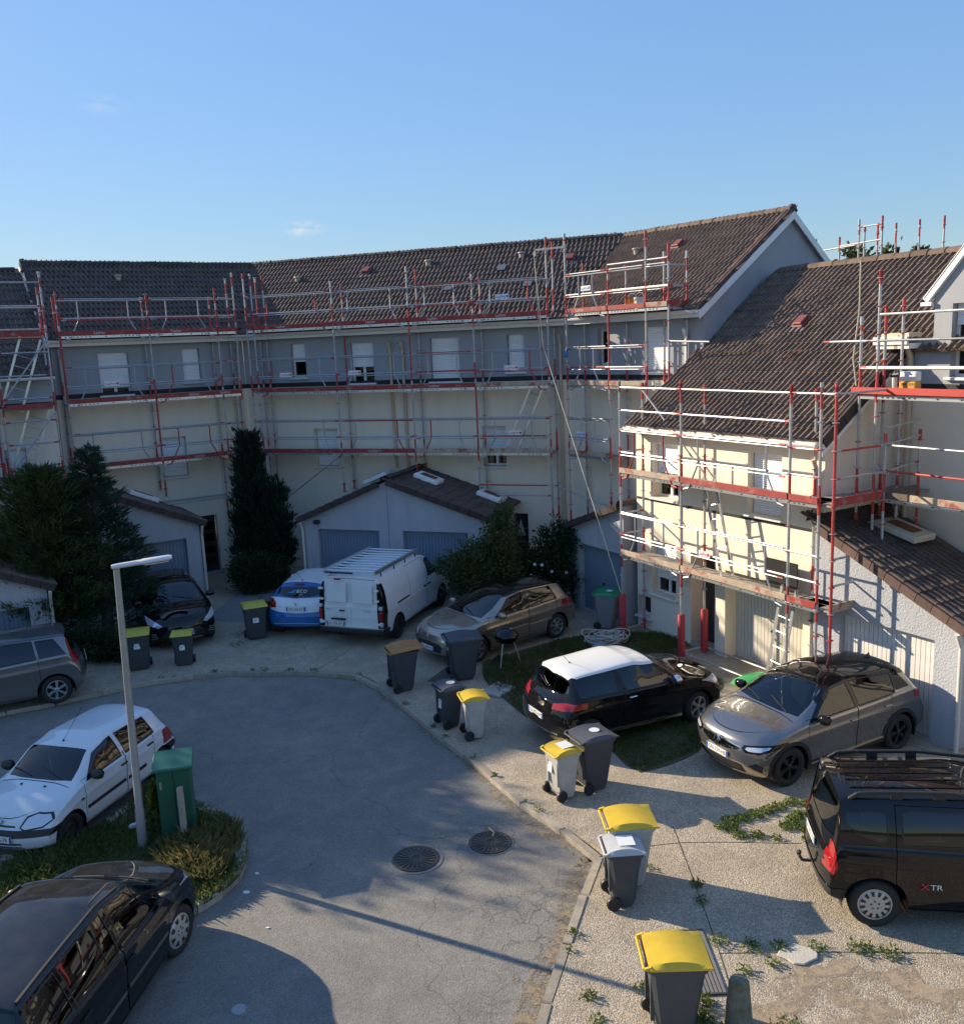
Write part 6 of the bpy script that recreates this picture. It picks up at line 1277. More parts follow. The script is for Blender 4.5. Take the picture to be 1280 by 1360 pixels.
# ---- 9 old white hatchback
def c_clio():
    c = spec(L=3.70, W=1.63, wb=2.44, fo=.70, rw=.285, hood=.80, cowl=(.92, .97), wtop=(1.52, 1.33), peak=(1.95, 1.415), rend=(3.25, 1.36), tail=(3.52, .97), tailz=.86, beltz=(.90, .96), roofw=.70, paint=PT_clio, rim=('steel', 5), mirror=M_trim, mirrorpos=(1.30, .94), handles=((2.06, .80), (2.80, .83)), handle_mat=M_trim, na=.26,
             fprof=[(.1, .12), (.25, .03), (.42, 0), (.52, .03), (.62, .09), (.8, .20)])
    c['plates'] = ((-.012, .44, '629-JG-78', True),); c['antenna'] = (1.62, 0, .55, 1.0)
    def cuts(B):
        w1 = B.band(1.16, 2.06, 2.02, 1.52, .025, .05); w2 = B.band(2.18, 2.98, 2.92, 2.14, .025, .05)
        o = glazing(B, c, [(w1, M_privacy), (w2, M_privacy)], wsx=(.02, .08, .0, -.03)); o += [bonnet(B, c, x0=.15)]+doors(B, c, (1.06, 2.12, 2.92), .25)
        o.append(('bumper_strip', M_trim, 'x', [(-.01, .46), (.95, .46), (.95, .55), (.5, .565), (-.01, .565)], 'both', {'off': .012, 'f': lambda f: f.normal.x < .1 and f.calc_center_median().x < .5}))
        o.append(('headlight', M_clearlens, 'x', [(.36, .60), (.42, .575), (.66, .60), (.74, .66), (.70, .73), (.54, .755), (.42, .72)], 'pair', {'off': .01, 'f': lambda f: f.normal.x < -.02 and f.calc_center_median().x < .8}))
        o.append(('headlight_surround', M_trim, 'x', [(.33, .60), (.40, .555), (.67, .58), (.77, .66), (.72, .75), (.54, .775), (.39, .74)], 'pair', {'off': .004, 'f': lambda f: f.normal.x < -.02 and f.calc_center_median().x < .8}))
        o.append(('grille', M_trim, 'x', [(-.01, .60), (.27, .60), (.25, .625), (-.01, .63)], 'both', {'off': -.01}))
        o.append(('air_intake', M_trim, 'x', [(-.01, .27), (.38, .28), (.38, .31), (-.01, .31)], 'both', {'off': -.012})); o.append(('air_intake', M_trim, 'x', [(-.01, .335), (.38, .34), (.38, .37), (-.01, .375)], 'both', {'off': -.012}))
        o.append(('rear_bumper_strip', M_trim, 'r', [(-.01, .46), (.95, .46), (.95, .60), (-.01, .60)], 'both', {'off': .012, 'f': lambda f: f.normal.x > -.15 and f.calc_center_median().x > 3.2}))
        o.append(('tail_light', M_redlens, 'r', [(.5, .64), (.85, .64), (.85, .92), (.6, .92)], 'pair', {'off': .004, 'f': lambda f: f.normal.x > 0 and f.calc_center_median().x > 3.2 and f.calc_center_median().y > .45})); return o
    c['cuts'] = cuts
    def extra(B, root, loc, make):
        for sg in (1, -1):
            for xa, xb in ((1.10, 2.08), (2.16, 2.66)): bevel(MB().bar(loc((xa, sg*(B.ysurf(xa, .5)+.008), .485)), loc((xb, sg*(B.ysurf(xb, .5)+.008), .495)), .024, .06).obj('rubbing_strip', M_trim, root), .008)
            MB().obox(loc((.98, sg*(B.ysurf(.98, .68)+.004), .69)), (.06, .012, .035)).obj('side_repeater', M_trim, root)
        e = loc((.10, 0, .70)); mb = MB()
        for a, b in (((0, -.045, 0), (0, 0, .06)), ((0, 0, .06), (0, .045, 0)), ((0, .045, 0), (0, 0, -.06)), ((0, 0, -.06), (0, -.045, 0))): mb.bar(e+Vector(a), e+Vector(b), .02, .016)
        mb.obj('badge', M_alu, root)
        for y in (.26, -.2): o = MB().obox(loc((.80, y, B.zsurf(.80, y)+.006)), (.035, .03, .014)).obj('washer_jet', M_trim, root)
    c['extra'] = extra; return c
# ---- 10 black people carrier at the bottom left
def c_picasso():
    c = spec(L=4.20, W=1.72, wb=2.72, fo=.82, rw=.315, hood=.92, cowl=(.86, 1.06), wtop=(1.62, 1.50), peak=(2.2, 1.60), rend=(3.70, 1.53), tail=(4.05, 1.05), tailz=.92, beltz=(.98, 1.06), roofw=.70, paint=PT_pic, rim=('cap', 8), mirror=M_trim, mirrorpos=(1.34, 1.03), handles=((2.1, .86), (3.02, .9)), ra=.2, na=.3)
    c['plates'] = ((4.21, .72, 'CX-905-BG', False),); c['antenna'] = (3.5, 0, .03, .1)
    def cuts(B):
        w0 = [(1.02, 1.03), (1.28, 1.04), (1.36, 1.20)]; w1 = B.band(1.40, 2.16, 2.12, 1.72, .03, .05); w2 = B.band(2.26, 3.10, 3.06, 2.24, .03, .05); w3 = B.band(3.18, 3.72, 3.55, 3.14, .03, .06)
        o = glazing(B, c, [(w0,), (w1,), (w2, M_privacy), (w3, M_privacy)], roofm=PT_roofdust, rw=(.76, .68)); o += [bonnet(B, c, PT_roofdust)]+doors(B, c, (1.14, 2.2, 3.14), .28)
        o.append(('headlight', M_clearlens, 'x', [(.45, .70), (.8, .74), (.86, .92), (.62, .86)], 'pair', {'off': .003, 'f': lambda f: f.normal.x < -.02 and f.calc_center_median().x < .9}))
        o.append(('tail_light', M_redlens, 'r', [(.62, .8), (.9, .8), (.9, 1.1), (.68, 1.1)], 'pair', {'off': .004, 'f': lambda f: f.normal.x > -.1 and f.calc_center_median().x > 3.7 and f.calc_center_median().y > .5})); return o
    c['cuts'] = cuts
    def extra(B, root, loc, make):
        for sg in (1, -1):
            P = [loc((x, sg*(B.wr(x)-.035), B.top(x)-B.drop(x)+.022)) for x in (1.75, 2.2, 2.7, 3.2, 3.62)]; mb = MB()
            for a, b in zip(P[:-1], P[1:]): mb.bar(a, b, .028, .03)
            mb.obj('roof_rail', M_trim, root)
            for xa, xb in ((1.2, 2.16), (2.24, 3.0)): MB().bar(loc((xa, sg*(B.ysurf(xa, .55)+.006), .545)), loc((xb, sg*(B.ysurf(xb, .55)+.006), .56)), .016, .045).obj('rubbing_strip', mat('grey_strip', (.10, .09, .08), .5), root)
            for xa in (2.48, 2.86): MB().bar(loc((xa, sg*(B.ysurf(xa, 1.1)-.004), 1.09)), loc((xa-.02, sg*(B.ysurf(xa, 1.44)-.002), 1.46)), .01, .02).obj('window_divider', M_trim, root) if xa < 2.5 else None
    c['extra'] = extra; return c
def place(c, name, label, wheel, which, side, heading, z=0.0, cat='car', steer=0, scale=1.0):
    """wheel = ground point under one wheel (which: 'f' or 'r', side: +1 left, -1 right)"""
    x = (c['wb']/2 if which == 'f' else -c['wb']/2)*scale; y = side*(c['W']/2-.06)*scale; a = R(heading)
    return car(name, label, c, (wheel[0]-(x*math.cos(a)-y*math.sin(a)), wheel[1]-(x*math.sin(a)+y*math.cos(a))), heading, z, cat, steer, scale)
place(c_captur(), 'parked_car', 'grey metallic crossover with black roof and dark wheels, in front of the roughcast garage', (4.70, 13.48), 'f', 1, -153.8, scale=.965)
place(c_qubo(), 'parked_van', 'black compact van with roof rails and a tow hook at the right edge', (4.52, 9.92), 'r', -1, -9, cat='van', scale=.97)
place(c_ds3(), 'parked_car', 'small black car with a white roof, parked half on the lawn', (3.86, 16.07), 'f', -1, 26, steer=8, scale=.975)
place(c_308(), 'parked_car', 'beige hatchback with a dark glass roof, parked between the white van and the barbecue', (1.70, 21.34), 'r', 1, -142, scale=.96)
place(c_van(), 'parked_van', 'white panel van with an aluminium roof rack, rear doors towards the road', (-2.2, 21.86), 'r', -1, 70, cat='van', scale=.93)
car('parked_car', 'white and blue small car with lettering on the rear window, left of the white van', c_208(), (-4.45, 23.9), 80, scale=.97)
car('parked_car', 'black hatchback nosing out from the left garage behind the yellow-lidded bins', c_black(), (-8.3, 23.4), -64, scale=.96)
place(c_note(), 'parked_car', 'grey hatchback cut off by the left edge, alloy rear wheel in view', (-9.13, 18.37), 'r', 1, 207)
place(c_clio(), 'parked_car', 'old white hatchback with black bumpers, left of the lamp post', (-6.38, 12.70), 'f', 1, -106, z=-.08, scale=.93)
place(c_picasso(), 'parked_car', 'dusty black people carrier at the bottom left, seen from above', (-3.92, 10.10), 'f', -1, 84, z=-.08, steer=-10, scale=.97)
# ------------------------------------------------------------------ wheelie bins
M_lidy = mat('yellow_lid', (.62, .42, .03), .45, var=.12, vs=5); M_lidy2 = mat('faded_yellow_lid', (.50, .44, .06), .5, var=.15, vs=5); M_bing = mat('dark_grey_bin', (.055, .06, .066), .55, var=.15, vs=6); M_binl = mat('light_grey_bin', (.42, .41, .38), .55, var=.18, vs=5); M_lidd = mat('dark_grey_lid', (.075, .08, .095), .5, var=.12, vs=5)
M_lido = mat('orange_brown_lid', (.42, .20, .06), .5, var=.2, vs=4); M_lidgr = mat('green_lid', (.02, .25, .10), .45, var=.1); M_binm = mat('mid_grey_bin', (.20, .21, .22), .55, var=.15); M_lidw = mat('pale_grey_lid', (.45, .46, .46), .5, var=.15); M_paper = mat('white_sticker', (.72, .72, .70), .6)
def bin_(label, pos, ang, body, lid, size=240, stick=None, lidstick=None, tilt=0, over=0, z=0):
    """heading: the handle and wheels are at local -x, the front at +x"""
    w, d, h, wr = {240: (.58, .66, 1.0, .10), 120: (.48, .50, .88, .10), 340: (.64, .80, 1.03, .10)}[size]
    Bn = tag(empty('wheelie_bin', Matrix.Translation((pos[0], pos[1], z)) @ Matrix.Rotation(R(ang), 4, 'Z') @ Matrix.Scale(.94, 4)), label, 'bin', 'wheelie bins')
    mb = MB(); hb = h-.07
    def ring(zz, x0, x1, y): c = .045; return [(x0+c, -y, zz), (x1-c, -y, zz), (x1, -y+c, zz), (x1, y-c, zz), (x1-c, y, zz), (x0+c, y, zz), (x0, y-c, zz), (x0, -y+c, zz)]
    lv = [(.035, -.30, .20, .80), (.10, -.36, .24, .83), (.5, -.42, .33, .92), (hb-.05, -.48, .42, 1.0), (hb-.045, -.52, .46, 1.07), (hb, -.53, .47, 1.08)]
    for (zz, a, b, yy) in lv: mb.v += ring(zz*1.0, a*d, b*d, yy*w/2)
    n = 8
    for r in range(len(lv)-1):
        for i in range(n): mb.f.append([r*n+i, r*n+(i+1) % n, (r+1)*n+(i+1) % n, (r+1)*n+i]); mb.m.append(0)
    mb.f += [list(range(n))[::-1], list(range((len(lv)-1)*n, len(lv)*n))]; mb.m += [0, 0]
    for yy in (-.12, .12): mb.box(.385*d, .435*d, yy*w-.012, yy*w+.012, hb-.25, hb-.06)      # ribs under the front rim
    for yy in (-.3, .3): mb.box(-.47*d, -.40*d, yy*w-.02, yy*w+.02, .25, hb-.06)
    sharp(mb.obj('bin_body', body, Bn), 35)
    L = MB(); k = 9; xs = [-.50*d+(1.02*d+over)*i/(k-1) for i in range(k)]; zz = [hb+.012+.075*math.sin(math.pi*min(1, (i+.9)/(k-.2)))**.8 for i in range(k)]; hw = w*.545
    for i in range(k):
        e = .5 if i in (0, k-1) else 1
        L.v += [(xs[i], -hw, hb+.004), (xs[i], -hw, hb+.03), (xs[i], -hw*.86, zz[i]), (xs[i], -hw*.70, zz[i]-.012*e), (xs[i], hw*.70, zz[i]-.012*e), (xs[i], hw*.86, zz[i]), (xs[i], hw, hb+.03), (xs[i], hw, hb+.004)]
    for i in range(k-1):
        for j in range(7): L.f.append([i*8+j, i*8+j+1, (i+1)*8+j+1, (i+1)*8+j]); L.m.append(0)
    L.f += [list(range(8)), list(range((k-1)*8, k*8))]; L.m += [0, 0]
    lo = L.obj('lid', lid, Bn, M=Matrix.Translation((-.5*d, 0, hb)) @ Matrix.Rotation(-tilt, 4, 'Y') @ Matrix.Translation((.5*d, 0, -hb))); sharp(lo, 40)
    hm = MB().tube((-.585*d, -hw*.85, hb+.01), (-.585*d, hw*.85, hb+.01), .016, 8)
    for s in (-1, 1): hm.tube((-.585*d, s*hw*.85, hb+.01), (-.46*d, s*hw*.85, hb-.01), .016, 8); hm.bar((-.585*d, s*hw*.9, hb+.015), (-.47*d, s*hw*.9, hb+.04), .03, .025)
    hm.obj('handle', lid if lid is not M_lidd else body, Bn, fix=False)
    for s in (-1, 1):
        wm = MB().lathe([(.0, -.022), (.055, -.024), (.06, -.03), (wr*.93, -.03), (wr, -.018), (wr, .018), (wr*.93, .03), (.06, .03), (.055, .024), (0, .022)], 20, Matrix.Translation((-.37*d, s*w*.46, wr)) @ Matrix.Rotation(R(90), 4, 'X')); sharp(wm.obj('wheel', M_blk, Bn, fix=False), 40)
    MB().tube((-.37*d, -w*.44, wr), (-.37*d, w*.44, wr), .012, 6).obj('axle', M_iron, Bn, fix=False)
    for face, u, zc, sw, shh in (stick or ()):
        if face == 'back': M = Matrix.Translation((-.445*d, u, zc)) @ Matrix.Rotation(R(-90), 4, 'Z') @ Matrix.Rotation(R(84), 4, 'X')
        elif face == 'side+': M = Matrix.Translation((u, w*.463, zc)) @ Matrix.Rotation(R(180), 4, 'Z') @ Matrix.Rotation(R(85), 4, 'X')
        elif face == 'side-': M = Matrix.Translation((u, -w*.463, zc)) @ Matrix.Rotation(R(85), 4, 'X')
        else: M = Matrix.Translation((.352*d+.035, u, zc)) @ Matrix.Rotation(R(90), 4, 'Z') @ Matrix.Rotation(R(81), 4, 'X')
        o = MB().box(-sw/2, sw/2, -shh/2, shh/2, -.004, .006).obj('sticker', M_paper, Bn, M=M)
        for i in range(3): MB().box(-sw*.3, sw*.3-.02*i, shh*(.25-.22*i)-.006, shh*(.25-.22*i)+.006, .006, .007).obj('print_line', mat('grey_print', (.25, .27, .32), .6), o)
    if lidstick:
        zt = hb+.012+.075; o = MB().lathe([(0, .002), (.09 if lidstick != 'card' else 0, .002), (.09 if lidstick != 'card' else 0, 0)], 20) if lidstick == 'round' else MB().box(-.11, .11, -.13, .13, 0, .004)
        o.obj('lid_sticker', M_paper, lo, M=Matrix.Translation((.06*d, 0, zt-.008)) @ Matrix.Scale(1.0, 4))
    return Bn
bin_('yellow-lidded dark bin at far left, directly behind the lamp post', (-8.12, 20.35), -72, M_bing, M_lidy2, 240, [('front', .0, .66, .14, .13)])
bin_('yellow-lidded dark bin standing in front of the black hatchback', (-7.12, 20.5), -78, M_bing, M_lidy2, 120, [('front', .0, .52, .13, .13)])
bin_('yellow-lidded dark bin left of the blue and white car', (-5.85, 22.3), -68, M_bing, M_lidy2, 240, [('front', -.02, .58, .15, .13)])
bin_('dark-lidded bin half hidden behind a yellow-lidded one, left of the blue car', (-5.55, 22.95), -70, M_bing, M_lidd, 240)
bin_('dark bin with an orange-brown lid by the kerb behind the van', (-1.80, 18.42), 22, M_bing, M_lido, 240, tilt=.06, over=.10)
bin_('large dark bin in front of the beige hatchback', (-.52, 18.95), 12, M_bing, M_lidd, 340, [('back', .1, .72, .10, .13)])
bin_('small dark bin with a round white sticker on its lid, near the kerb', (-.76, 16.45), 28, M_bing, M_lidd, 120, [('back', .0, .50, .13, .2)], 'round')
bin_('pale bin with a yellow lid, next to the small stickered dark bin', (-.28, 15.88), 14, M_binl, M_lidy, 120)
bin_('grey bin with a green lid in the corner by the lean-to garage', (3.05, 22.0), -20, M_binm, M_lidgr, 240, None, 'round')
bin_('pale bin with a yellow lid and paper sticker, behind the black car', (1.12, 13.52), 28, M_binl, M_lidy, 120, [('back', .06, .58, .12, .26)], 'card')
bin_('dark grey bin with a white spot on its lid, paired with a pale yellow-lidded bin', (1.62, 13.78), 25, M_bing, M_lidd, 240, None, 'round')
bin_('pale bin with a bright yellow lid, behind the dark bin with pale lid', (1.78, 11.12), 3, M_binl, M_lidy, 240)
bin_('dark bin with a worn pale lid, in front of a yellow-lidded bin', (1.62, 10.66), 3, M_bing, M_lidw, 120, None, 'card')
bin_('dark bin with a bright yellow lid at the bottom edge beside the metal grate', (1.80, 8.42), -1, M_bing, M_lidy, 240)
# ------------------------------------------------------------------ street furniture
LP = tag(empty('street_lamp', Matrix.Translation((-5.23, 12.46, 0)) @ Matrix.Rotation(R(1.2), 4, 'Y')), 'grey street lamp with a flat horizontal head on the grass island', 'street lamp')
M_lamp = mat('grey_lamp_paint', (.30, .295, .28), .45, .2, var=.12, vs=5); sharp(MB().lathe([(.066, 0), (.066, .6), (.056, .62), (.05, 2.5), (.042, 4.2), (.042, 4.24), (0, 4.24)], 16).obj('post', M_lamp, LP))
hd = MB(); k = 12
prof = [(-.06, .05, .028), (0, .055, .036), (.26, .062, .036), (.34, .07, .036), (.36, .085, .042), (.70, .085, .036), (.75, .07, .024)]
for x, hw, ht in prof:
    for i in range(k): a = 2*math.pi*i/k; hd.v.append((x, hw*math.cos(a), 4.24+.04+ht*math.sin(a)))
for r in range(len(prof)-1):
    for i in range(k): hd.f.append([r*k+i, r*k+(i+1) % k, (r+1)*k+(i+1) % k, (r+1)*k+i]); hd.m.append(0)
hd.f += [list(range(k)), list(range((len(prof)-1)*k, len(prof)*k))]; hd.m += [0, 0]
ho = sharp(hd.obj('lamp_head', mat('pale_lamp_head', (.66, .66, .65), .4, .2, var=.08), LP, M=Matrix.Rotation(R(18), 4, 'Z') @ Matrix.Translation((0, 0, 4.24)) @ Matrix.Rotation(R(-5), 4, 'Y') @ Matrix.Translation((0, 0, -4.24))), 40)
MB().box(.38, .70, -.06, .06, 4.234, 4.242).obj('diffuser', mat('lamp_diffuser', (.6, .6, .58), .2), ho)
UC = tag(empty('utility_cabinet', Matrix.Translation((-4.77, 12.78, .0)) @ Matrix.Rotation(R(14), 4, 'Z')), 'green metal utility cabinet with a sloping lid on the grass island', 'cabinet')
M_cab = mat('green_cabinet', (.018, .10, .06), .45, var=.15, vs=4, col2=(.10, .05, .03), mixlo=.66, mixhi=.74, ms=3); bevel(MB().box(-.24, .24, -.2, .2, 0, 1.16).obj('cabinet_body', M_cab, UC), .012)
cp = MB().add([(-.29, -.26, 1.14), (.29, -.26, 1.14), (.29, .26, 1.22), (-.29, .26, 1.22), (-.29, -.26, 1.19), (.29, -.26, 1.19), (.29, .26, 1.27), (-.29, .26, 1.27)], [(0, 3, 2, 1), (4, 5, 6, 7), (0, 1, 5, 4), (1, 2, 6, 5), (2, 3, 7, 6), (3, 0, 4, 7)]); bevel(cp.obj('lid', mat('green_cabinet_lid', (.035, .15, .095), .4, var=.12, vs=4), UC), .012)
MB().box(-.2, -.17, -.206, -.2, .85, .97).obj('lock', M_alu, UC); MB().box(-.005, .005, -.203, -.2, .06, 1.1).obj('door_gap', M_dark, UC)
sk = tag(MB().bar((-4.58, 12.42, -.05), (-4.60, 12.47, .92), .085, .075).obj('wooden_stake', mat('grey_timber', (.34, .29, .23), .85, var=.3, vs=14)), 'weathered wooden stake leaning against the green cabinet', 'stake'); bevel(sk, .006)
bl = MB().lathe([(.145, 0), (.14, .1), (.105, .50), (.09, .535), (.03, .545), (0, .535)], 18, Matrix.Translation((2.46, 8.42, 0))); tag(sharp(bl.obj('bollard', mat('mossy_concrete', (.20, .18, .14), .9, var=.35, vs=8, bump=.7, bs=35, col2=(.13, .13, .06), ms=5))), 'short weathered concrete bollard at the bottom edge beside a bin', 'bollard')
def manhole(x, y, r, lab, ring=.05):
    Mh = tag(empty('manhole_cover', Matrix.Translation((x, y, ROADZ+.004))), lab, 'manhole cover', 'manhole covers in the road')
    MB().lathe([(r+.015+ring, 0), (r+.01+ring, .004), (r+.02, .005), (r+.012, 0)], 40).obj('surround', mat('cement_ring', (.21, .20, .185), .9, var=.2, vs=6, bump=.4, bs=60), Mh, fix=False)
    MB().lathe([(r, .0), (r, .012), (r-.03, .014), (r-.035, .006), (0, .006)], 40).obj('cover', M_iron, Mh, fix=False)
    for i in range(22):
        a = 2*math.pi*i/22; b = MB().bar((.07*math.cos(a), .07*math.sin(a), .011), ((r-.05)*math.cos(a), (r-.05)*math.sin(a), .011), .018, .012); b.obj('rib', mat('worn_iron', (.12, .108, .09), .5, .4, var=.3), Mh)
manhole(-1.15, 11.95, .33, 'manhole cover in the shade with a pale cement ring'); manhole(-.08, 12.3, .31, 'manhole cover at the edge of the sunlight with a twig on it', .02)
tg = MB().path([(-.05, 12.42, -.05), (-.02, 12.5, -.03), (-.08, 12.62, -.04), (-.1, 12.7, -.06)], .014, 6); tag(tg.obj('twig', mat('dry_twig', (.38, .28, .17), .9), fix=False), 'short bent dry twig lying on the sunlit manhole cover', 'twig')
GT = tag(empty('drain_grate', Matrix.Translation((2.22, 9.42, 0))), 'rectangular metal grate set in the pavement beside the nearest bin', 'grate'); MB().box(-.24, .24, -.56, .56, .001, .006).obj('grate_bed', M_dark, GT)
gm = MB().box(-.016, .016, -.54, .54, .004, .02).mesh('slat', mat('grate_steel', (.30, .27, .24), .5, .5, var=.2))
for i in range(11): link('slat', gm, GT, Matrix.Translation((-.22+.044*i, 0, 0)))
for y in (-.55, .55): MB().box(-.25, .25, y-.012, y+.012, .004, .022).obj('edge_bar', M_iron, GT)
# kettle barbecue
BQ = tag(empty('kettle_barbecue', Matrix.Translation((.42, 19.55, .01)) @ Matrix.Rotation(R(20), 4, 'Z')), 'black kettle barbecue on thin legs at the edge of the lawn', 'barbecue')
bo = MB().lathe([(0, .50), (.12, .51), (.22, .57), (.275, .67), (.28, .70)], 28); sharp(bo.obj('bowl', M_blackgloss, BQ, fix=False)); ld = MB().lathe([(.285, .70), (.28, .73), (.22, .80), (.1, .855), (0, .865)], 28); l_ = sharp(ld.obj('lid', M_blackgloss, BQ, fix=False)); MB().box(-.07, .07, -.012, .012, .885, .905).tube((-.06, 0, .85), (-.06, 0, .89), .008, 6).tube((.06, 0, .85), (.06, 0, .89), .008, 6).obj('lid_handle', M_trim, l_); MB().lathe([(.04, .0), (.04, .012), (0, .014)], 12, Matrix.Translation((.1, -.06, .845))).obj('vent_disc', M_alu, l_)
for a in (100, 220, 340):
    c_, s_ = math.cos(R(a)), math.sin(R(a)); MB().tube((.16*c_, .16*s_, .56), (.32*c_, .32*s_, .0 if a != 100 else .06), .011, 7).obj('leg', M_alu, BQ, fix=False)
MB().lathe([(.07, -.015), (.07, .015), (0, .015)], 14, Matrix.Translation((-.055, .33, .07)) @ Matrix.Rotation(R(90), 4, 'Y')).obj('wheel', M_blk, BQ, fix=False)
# coil of cable
rp = MB(); rnd = random.Random(4)
for j in range(16):
    cx_, cy_, r_0 = rnd.uniform(-.14, .14), rnd.uniform(-.10, .10), rnd.uniform(.2, .42); z_ = .03+.012*j; pts = []
    ph = rnd.uniform(0, 6); a0 = rnd.uniform(.5, .9)
    for i in range(17): t = ph+2*math.pi*i/16*rnd.uniform(.98, 1.02); pts.append((cx_+r_0*1.15*math.cos(t), cy_+r_0*a0*math.sin(t), max(.02, z_+.05*math.sin(2*t+j))))
    rp.path(pts, .013, 5)
tag(rp.obj('cable_coil', mat('pale_cable', (.52, .50, .44), .6, var=.2), M=Matrix.Translation((2.85, 20.85, 0)), fix=False), 'tangled coil of pale cable on the grass beside the corner scaffold pole', 'cable')
tb = MB(); tb.lathe([(0, .22), (.12, .2), (.2, .12), (.24, .03), (.2, 0)], 9, Matrix.Diagonal((1, .8, 1, 1))); tag(sharp(tb.obj('plastic_sack', mat('grey_plastic_sack', (.22, .24, .28), .4, var=.3, vs=8, bump=1, bs=9, bdist=.03), M=Matrix.Translation((2.62, 20.25, .01))), 80), 'crumpled grey plastic sack on the grass below the cable coil', 'sack')
# board on the lawn, stone slabs, green lid on the ground
bevel(tag(MB().bar((.85, 18.95, .05), (2.35, 20.2, .05), .10, .035).obj('loose_board', mat('grey_board', (.33, .29, .23), .85, var=.3, vs=9)), 'long grey board lying across the lawn behind the black car', 'board'), .005)
bevel(tag(MB().prism([(-.18, 17.95), (.18, 18.45), (.55, 18.1), (.2, 17.6)], .005, .06).obj('stone_slab', M_conc), 'square concrete slab lying at the edge of the lawn', 'slab'), .01)
bevel(tag(MB().prism(blob(3.45, 9.45, .24, .19, 0, 12, 9), .004, .03).obj('stone_slab', mat('pale_stone', (.50, .45, .37), .9, var=.2, bump=.5, bs=40)), 'flat pale stone set in the ground near the black van', 'slab'), .01)
GLd = tag(sharp(MB().lathe([(0, .12), (.25, .11), (.40, .07), (.46, .02), (.46, 0)], 24, Matrix.Diagonal((1.2, .8, 1, 1))).obj('green_lid', mat('bright_green_plastic', (.05, .36, .12), .4, var=.12), M=Matrix.Translation((5.45, 17.75, .12)) @ Matrix.Rotation(R(25), 4, 'Z') @ Matrix.Rotation(R(-14), 4, 'X'))), 'bright green plastic sandpit shell lying behind the grey crossover', 'lid')
# tools and materials on the decks
def bucket(label, M, col):
    b = tag(empty('bucket', M), label, 'bucket'); sharp(MB().lathe([(.0, 0), (.12, 0), (.15, .28), (.155, .29), (.145, .29), (.11, .02)], 18).obj('pail', mat('pail_'+col, {'white': (.72, .72, .70), 'orange': (.60, .22, .03)}[col], .45), b, fix=False))
    pts = [(.15*math.cos(t), 0, .28+.13*math.sin(t)) for t in [math.pi*i/8 for i in range(9)]]; MB().path(pts, .006, 5).obj('bail', M_alu, b, fix=False)
F3 = frame(P3P, A3); FQ = frame(QP, AQ); FR = frame(fpt(QP, AQ, 0, -DW+.62), AQ)
bucket('white bucket on the top deck in front of the end house', F3 @ Matrix.Translation((3.15, -.5, 7.84)), 'white'); bucket('orange bucket on the top deck next to a white one', F3 @ Matrix.Translation((2.85, -.45, 7.84)), 'orange')
bg_ = tag(empty('cement_bag', FR @ Matrix.Translation((4.15, -.45, 5.89))), 'orange and white paper bag standing on the high platform at right', 'bag'); bevel(MB().box(-.17, .17, -.09, .09, 0, .24).obj('bag_body', mat('orange_paper', (.62, .30, .04), .7, var=.15), bg_), .03, 2); bevel(MB().box(-.172, .172, -.08, .08, .24, .42).obj('bag_top', M_paper, bg_), .03, 2); MB().box(-.12, .12, -.095, -.09, .17, .22).box(-.12, .10, -.095, -.09, .08, .11).obj('bag_print', mat('brown_print', (.35, .14, .03), .6), bg_)
bl_ = tag(empty('site_lamp', FR @ Matrix.Translation((3.75, -.35, 5.89))), 'short pale pipe with a black lamp on the platform near the bag', 'lamp'); MB().tube((0, 0, 0), (0, 0, .30), .05, 10).obj('stand', mat('pale_plastic', (.6, .58, .52), .5), bl_, fix=False); MB().tube((-.08, 0, .34), (.1, 0, .36), .04, 8).tube((.02, 0, .30), (.02, 0, .48), .012, 6).obj('lamp_body', M_blk, bl_, fix=False)
bx_ = tag(MB().box(-.05, .05, -.04, .04, 0, .22).obj('blue_box', mat('blue_plastic', (.03, .16, .45), .5)), 'small blue box hanging on the corner scaffold pole', 'box'); bx_.matrix_local = F3 @ Matrix.Translation((.78, -.9, 6.65))
# hoist arm with two hanging ropes at the corner
HO = tag(empty('rope_hoist', F3), 'pulley arm with two long pale ropes hanging from the corner scaffold', 'hoist'); MB().bar((.72, -.80, 9.62), (-.15, -1.1, 9.62), .05, .05).obj('arm', M_galv, HO); MB().lathe([(.06, -.02), (.09, 0), (.06, .02), (0, .02)], 14, Matrix.Translation((-.15, -1.1, 9.5)) @ Matrix.Rotation(R(90), 4, 'X')).obj('pulley', M_iron, HO, fix=False)
M_rope = mat('pale_rope', (.55, .50, .38), .85)
inv = F3.inverted(); e1 = inv @ (FQ @ Vector((-2.12, YO-.05, 1.1))); e2 = inv @ (FQ @ Vector((-3.6, -1.2, .05)))
MB().path([(-.15, -1.14, 9.45), (.35, -1.35, 7.0), tuple(Vector((.35, -1.35, 7.0)).lerp(e1, .5)), tuple(e1)], .011, 6).obj('rope', M_rope, HO, fix=False); MB().path([(-.19, -1.10, 9.45), (-.02, -1.08, 6.0), (.12, -1.06, 3.6), (.2, -1.05, 2.4)], .009, 6).obj('rope', M_rope, HO, fix=False)
rq = tag(MB().path([(0, 0, 0), (.02, -.02, -.9), (-.06, -.05, -1.8), (.02, -.04, -2.3)], .014, 6).obj('rope', M_rope, M=FR @ Matrix.Translation((3.2, YO+.1, 8.35)), fix=False), 'pale rope hanging beside the pole at the right end of the brown roof', 'rope')
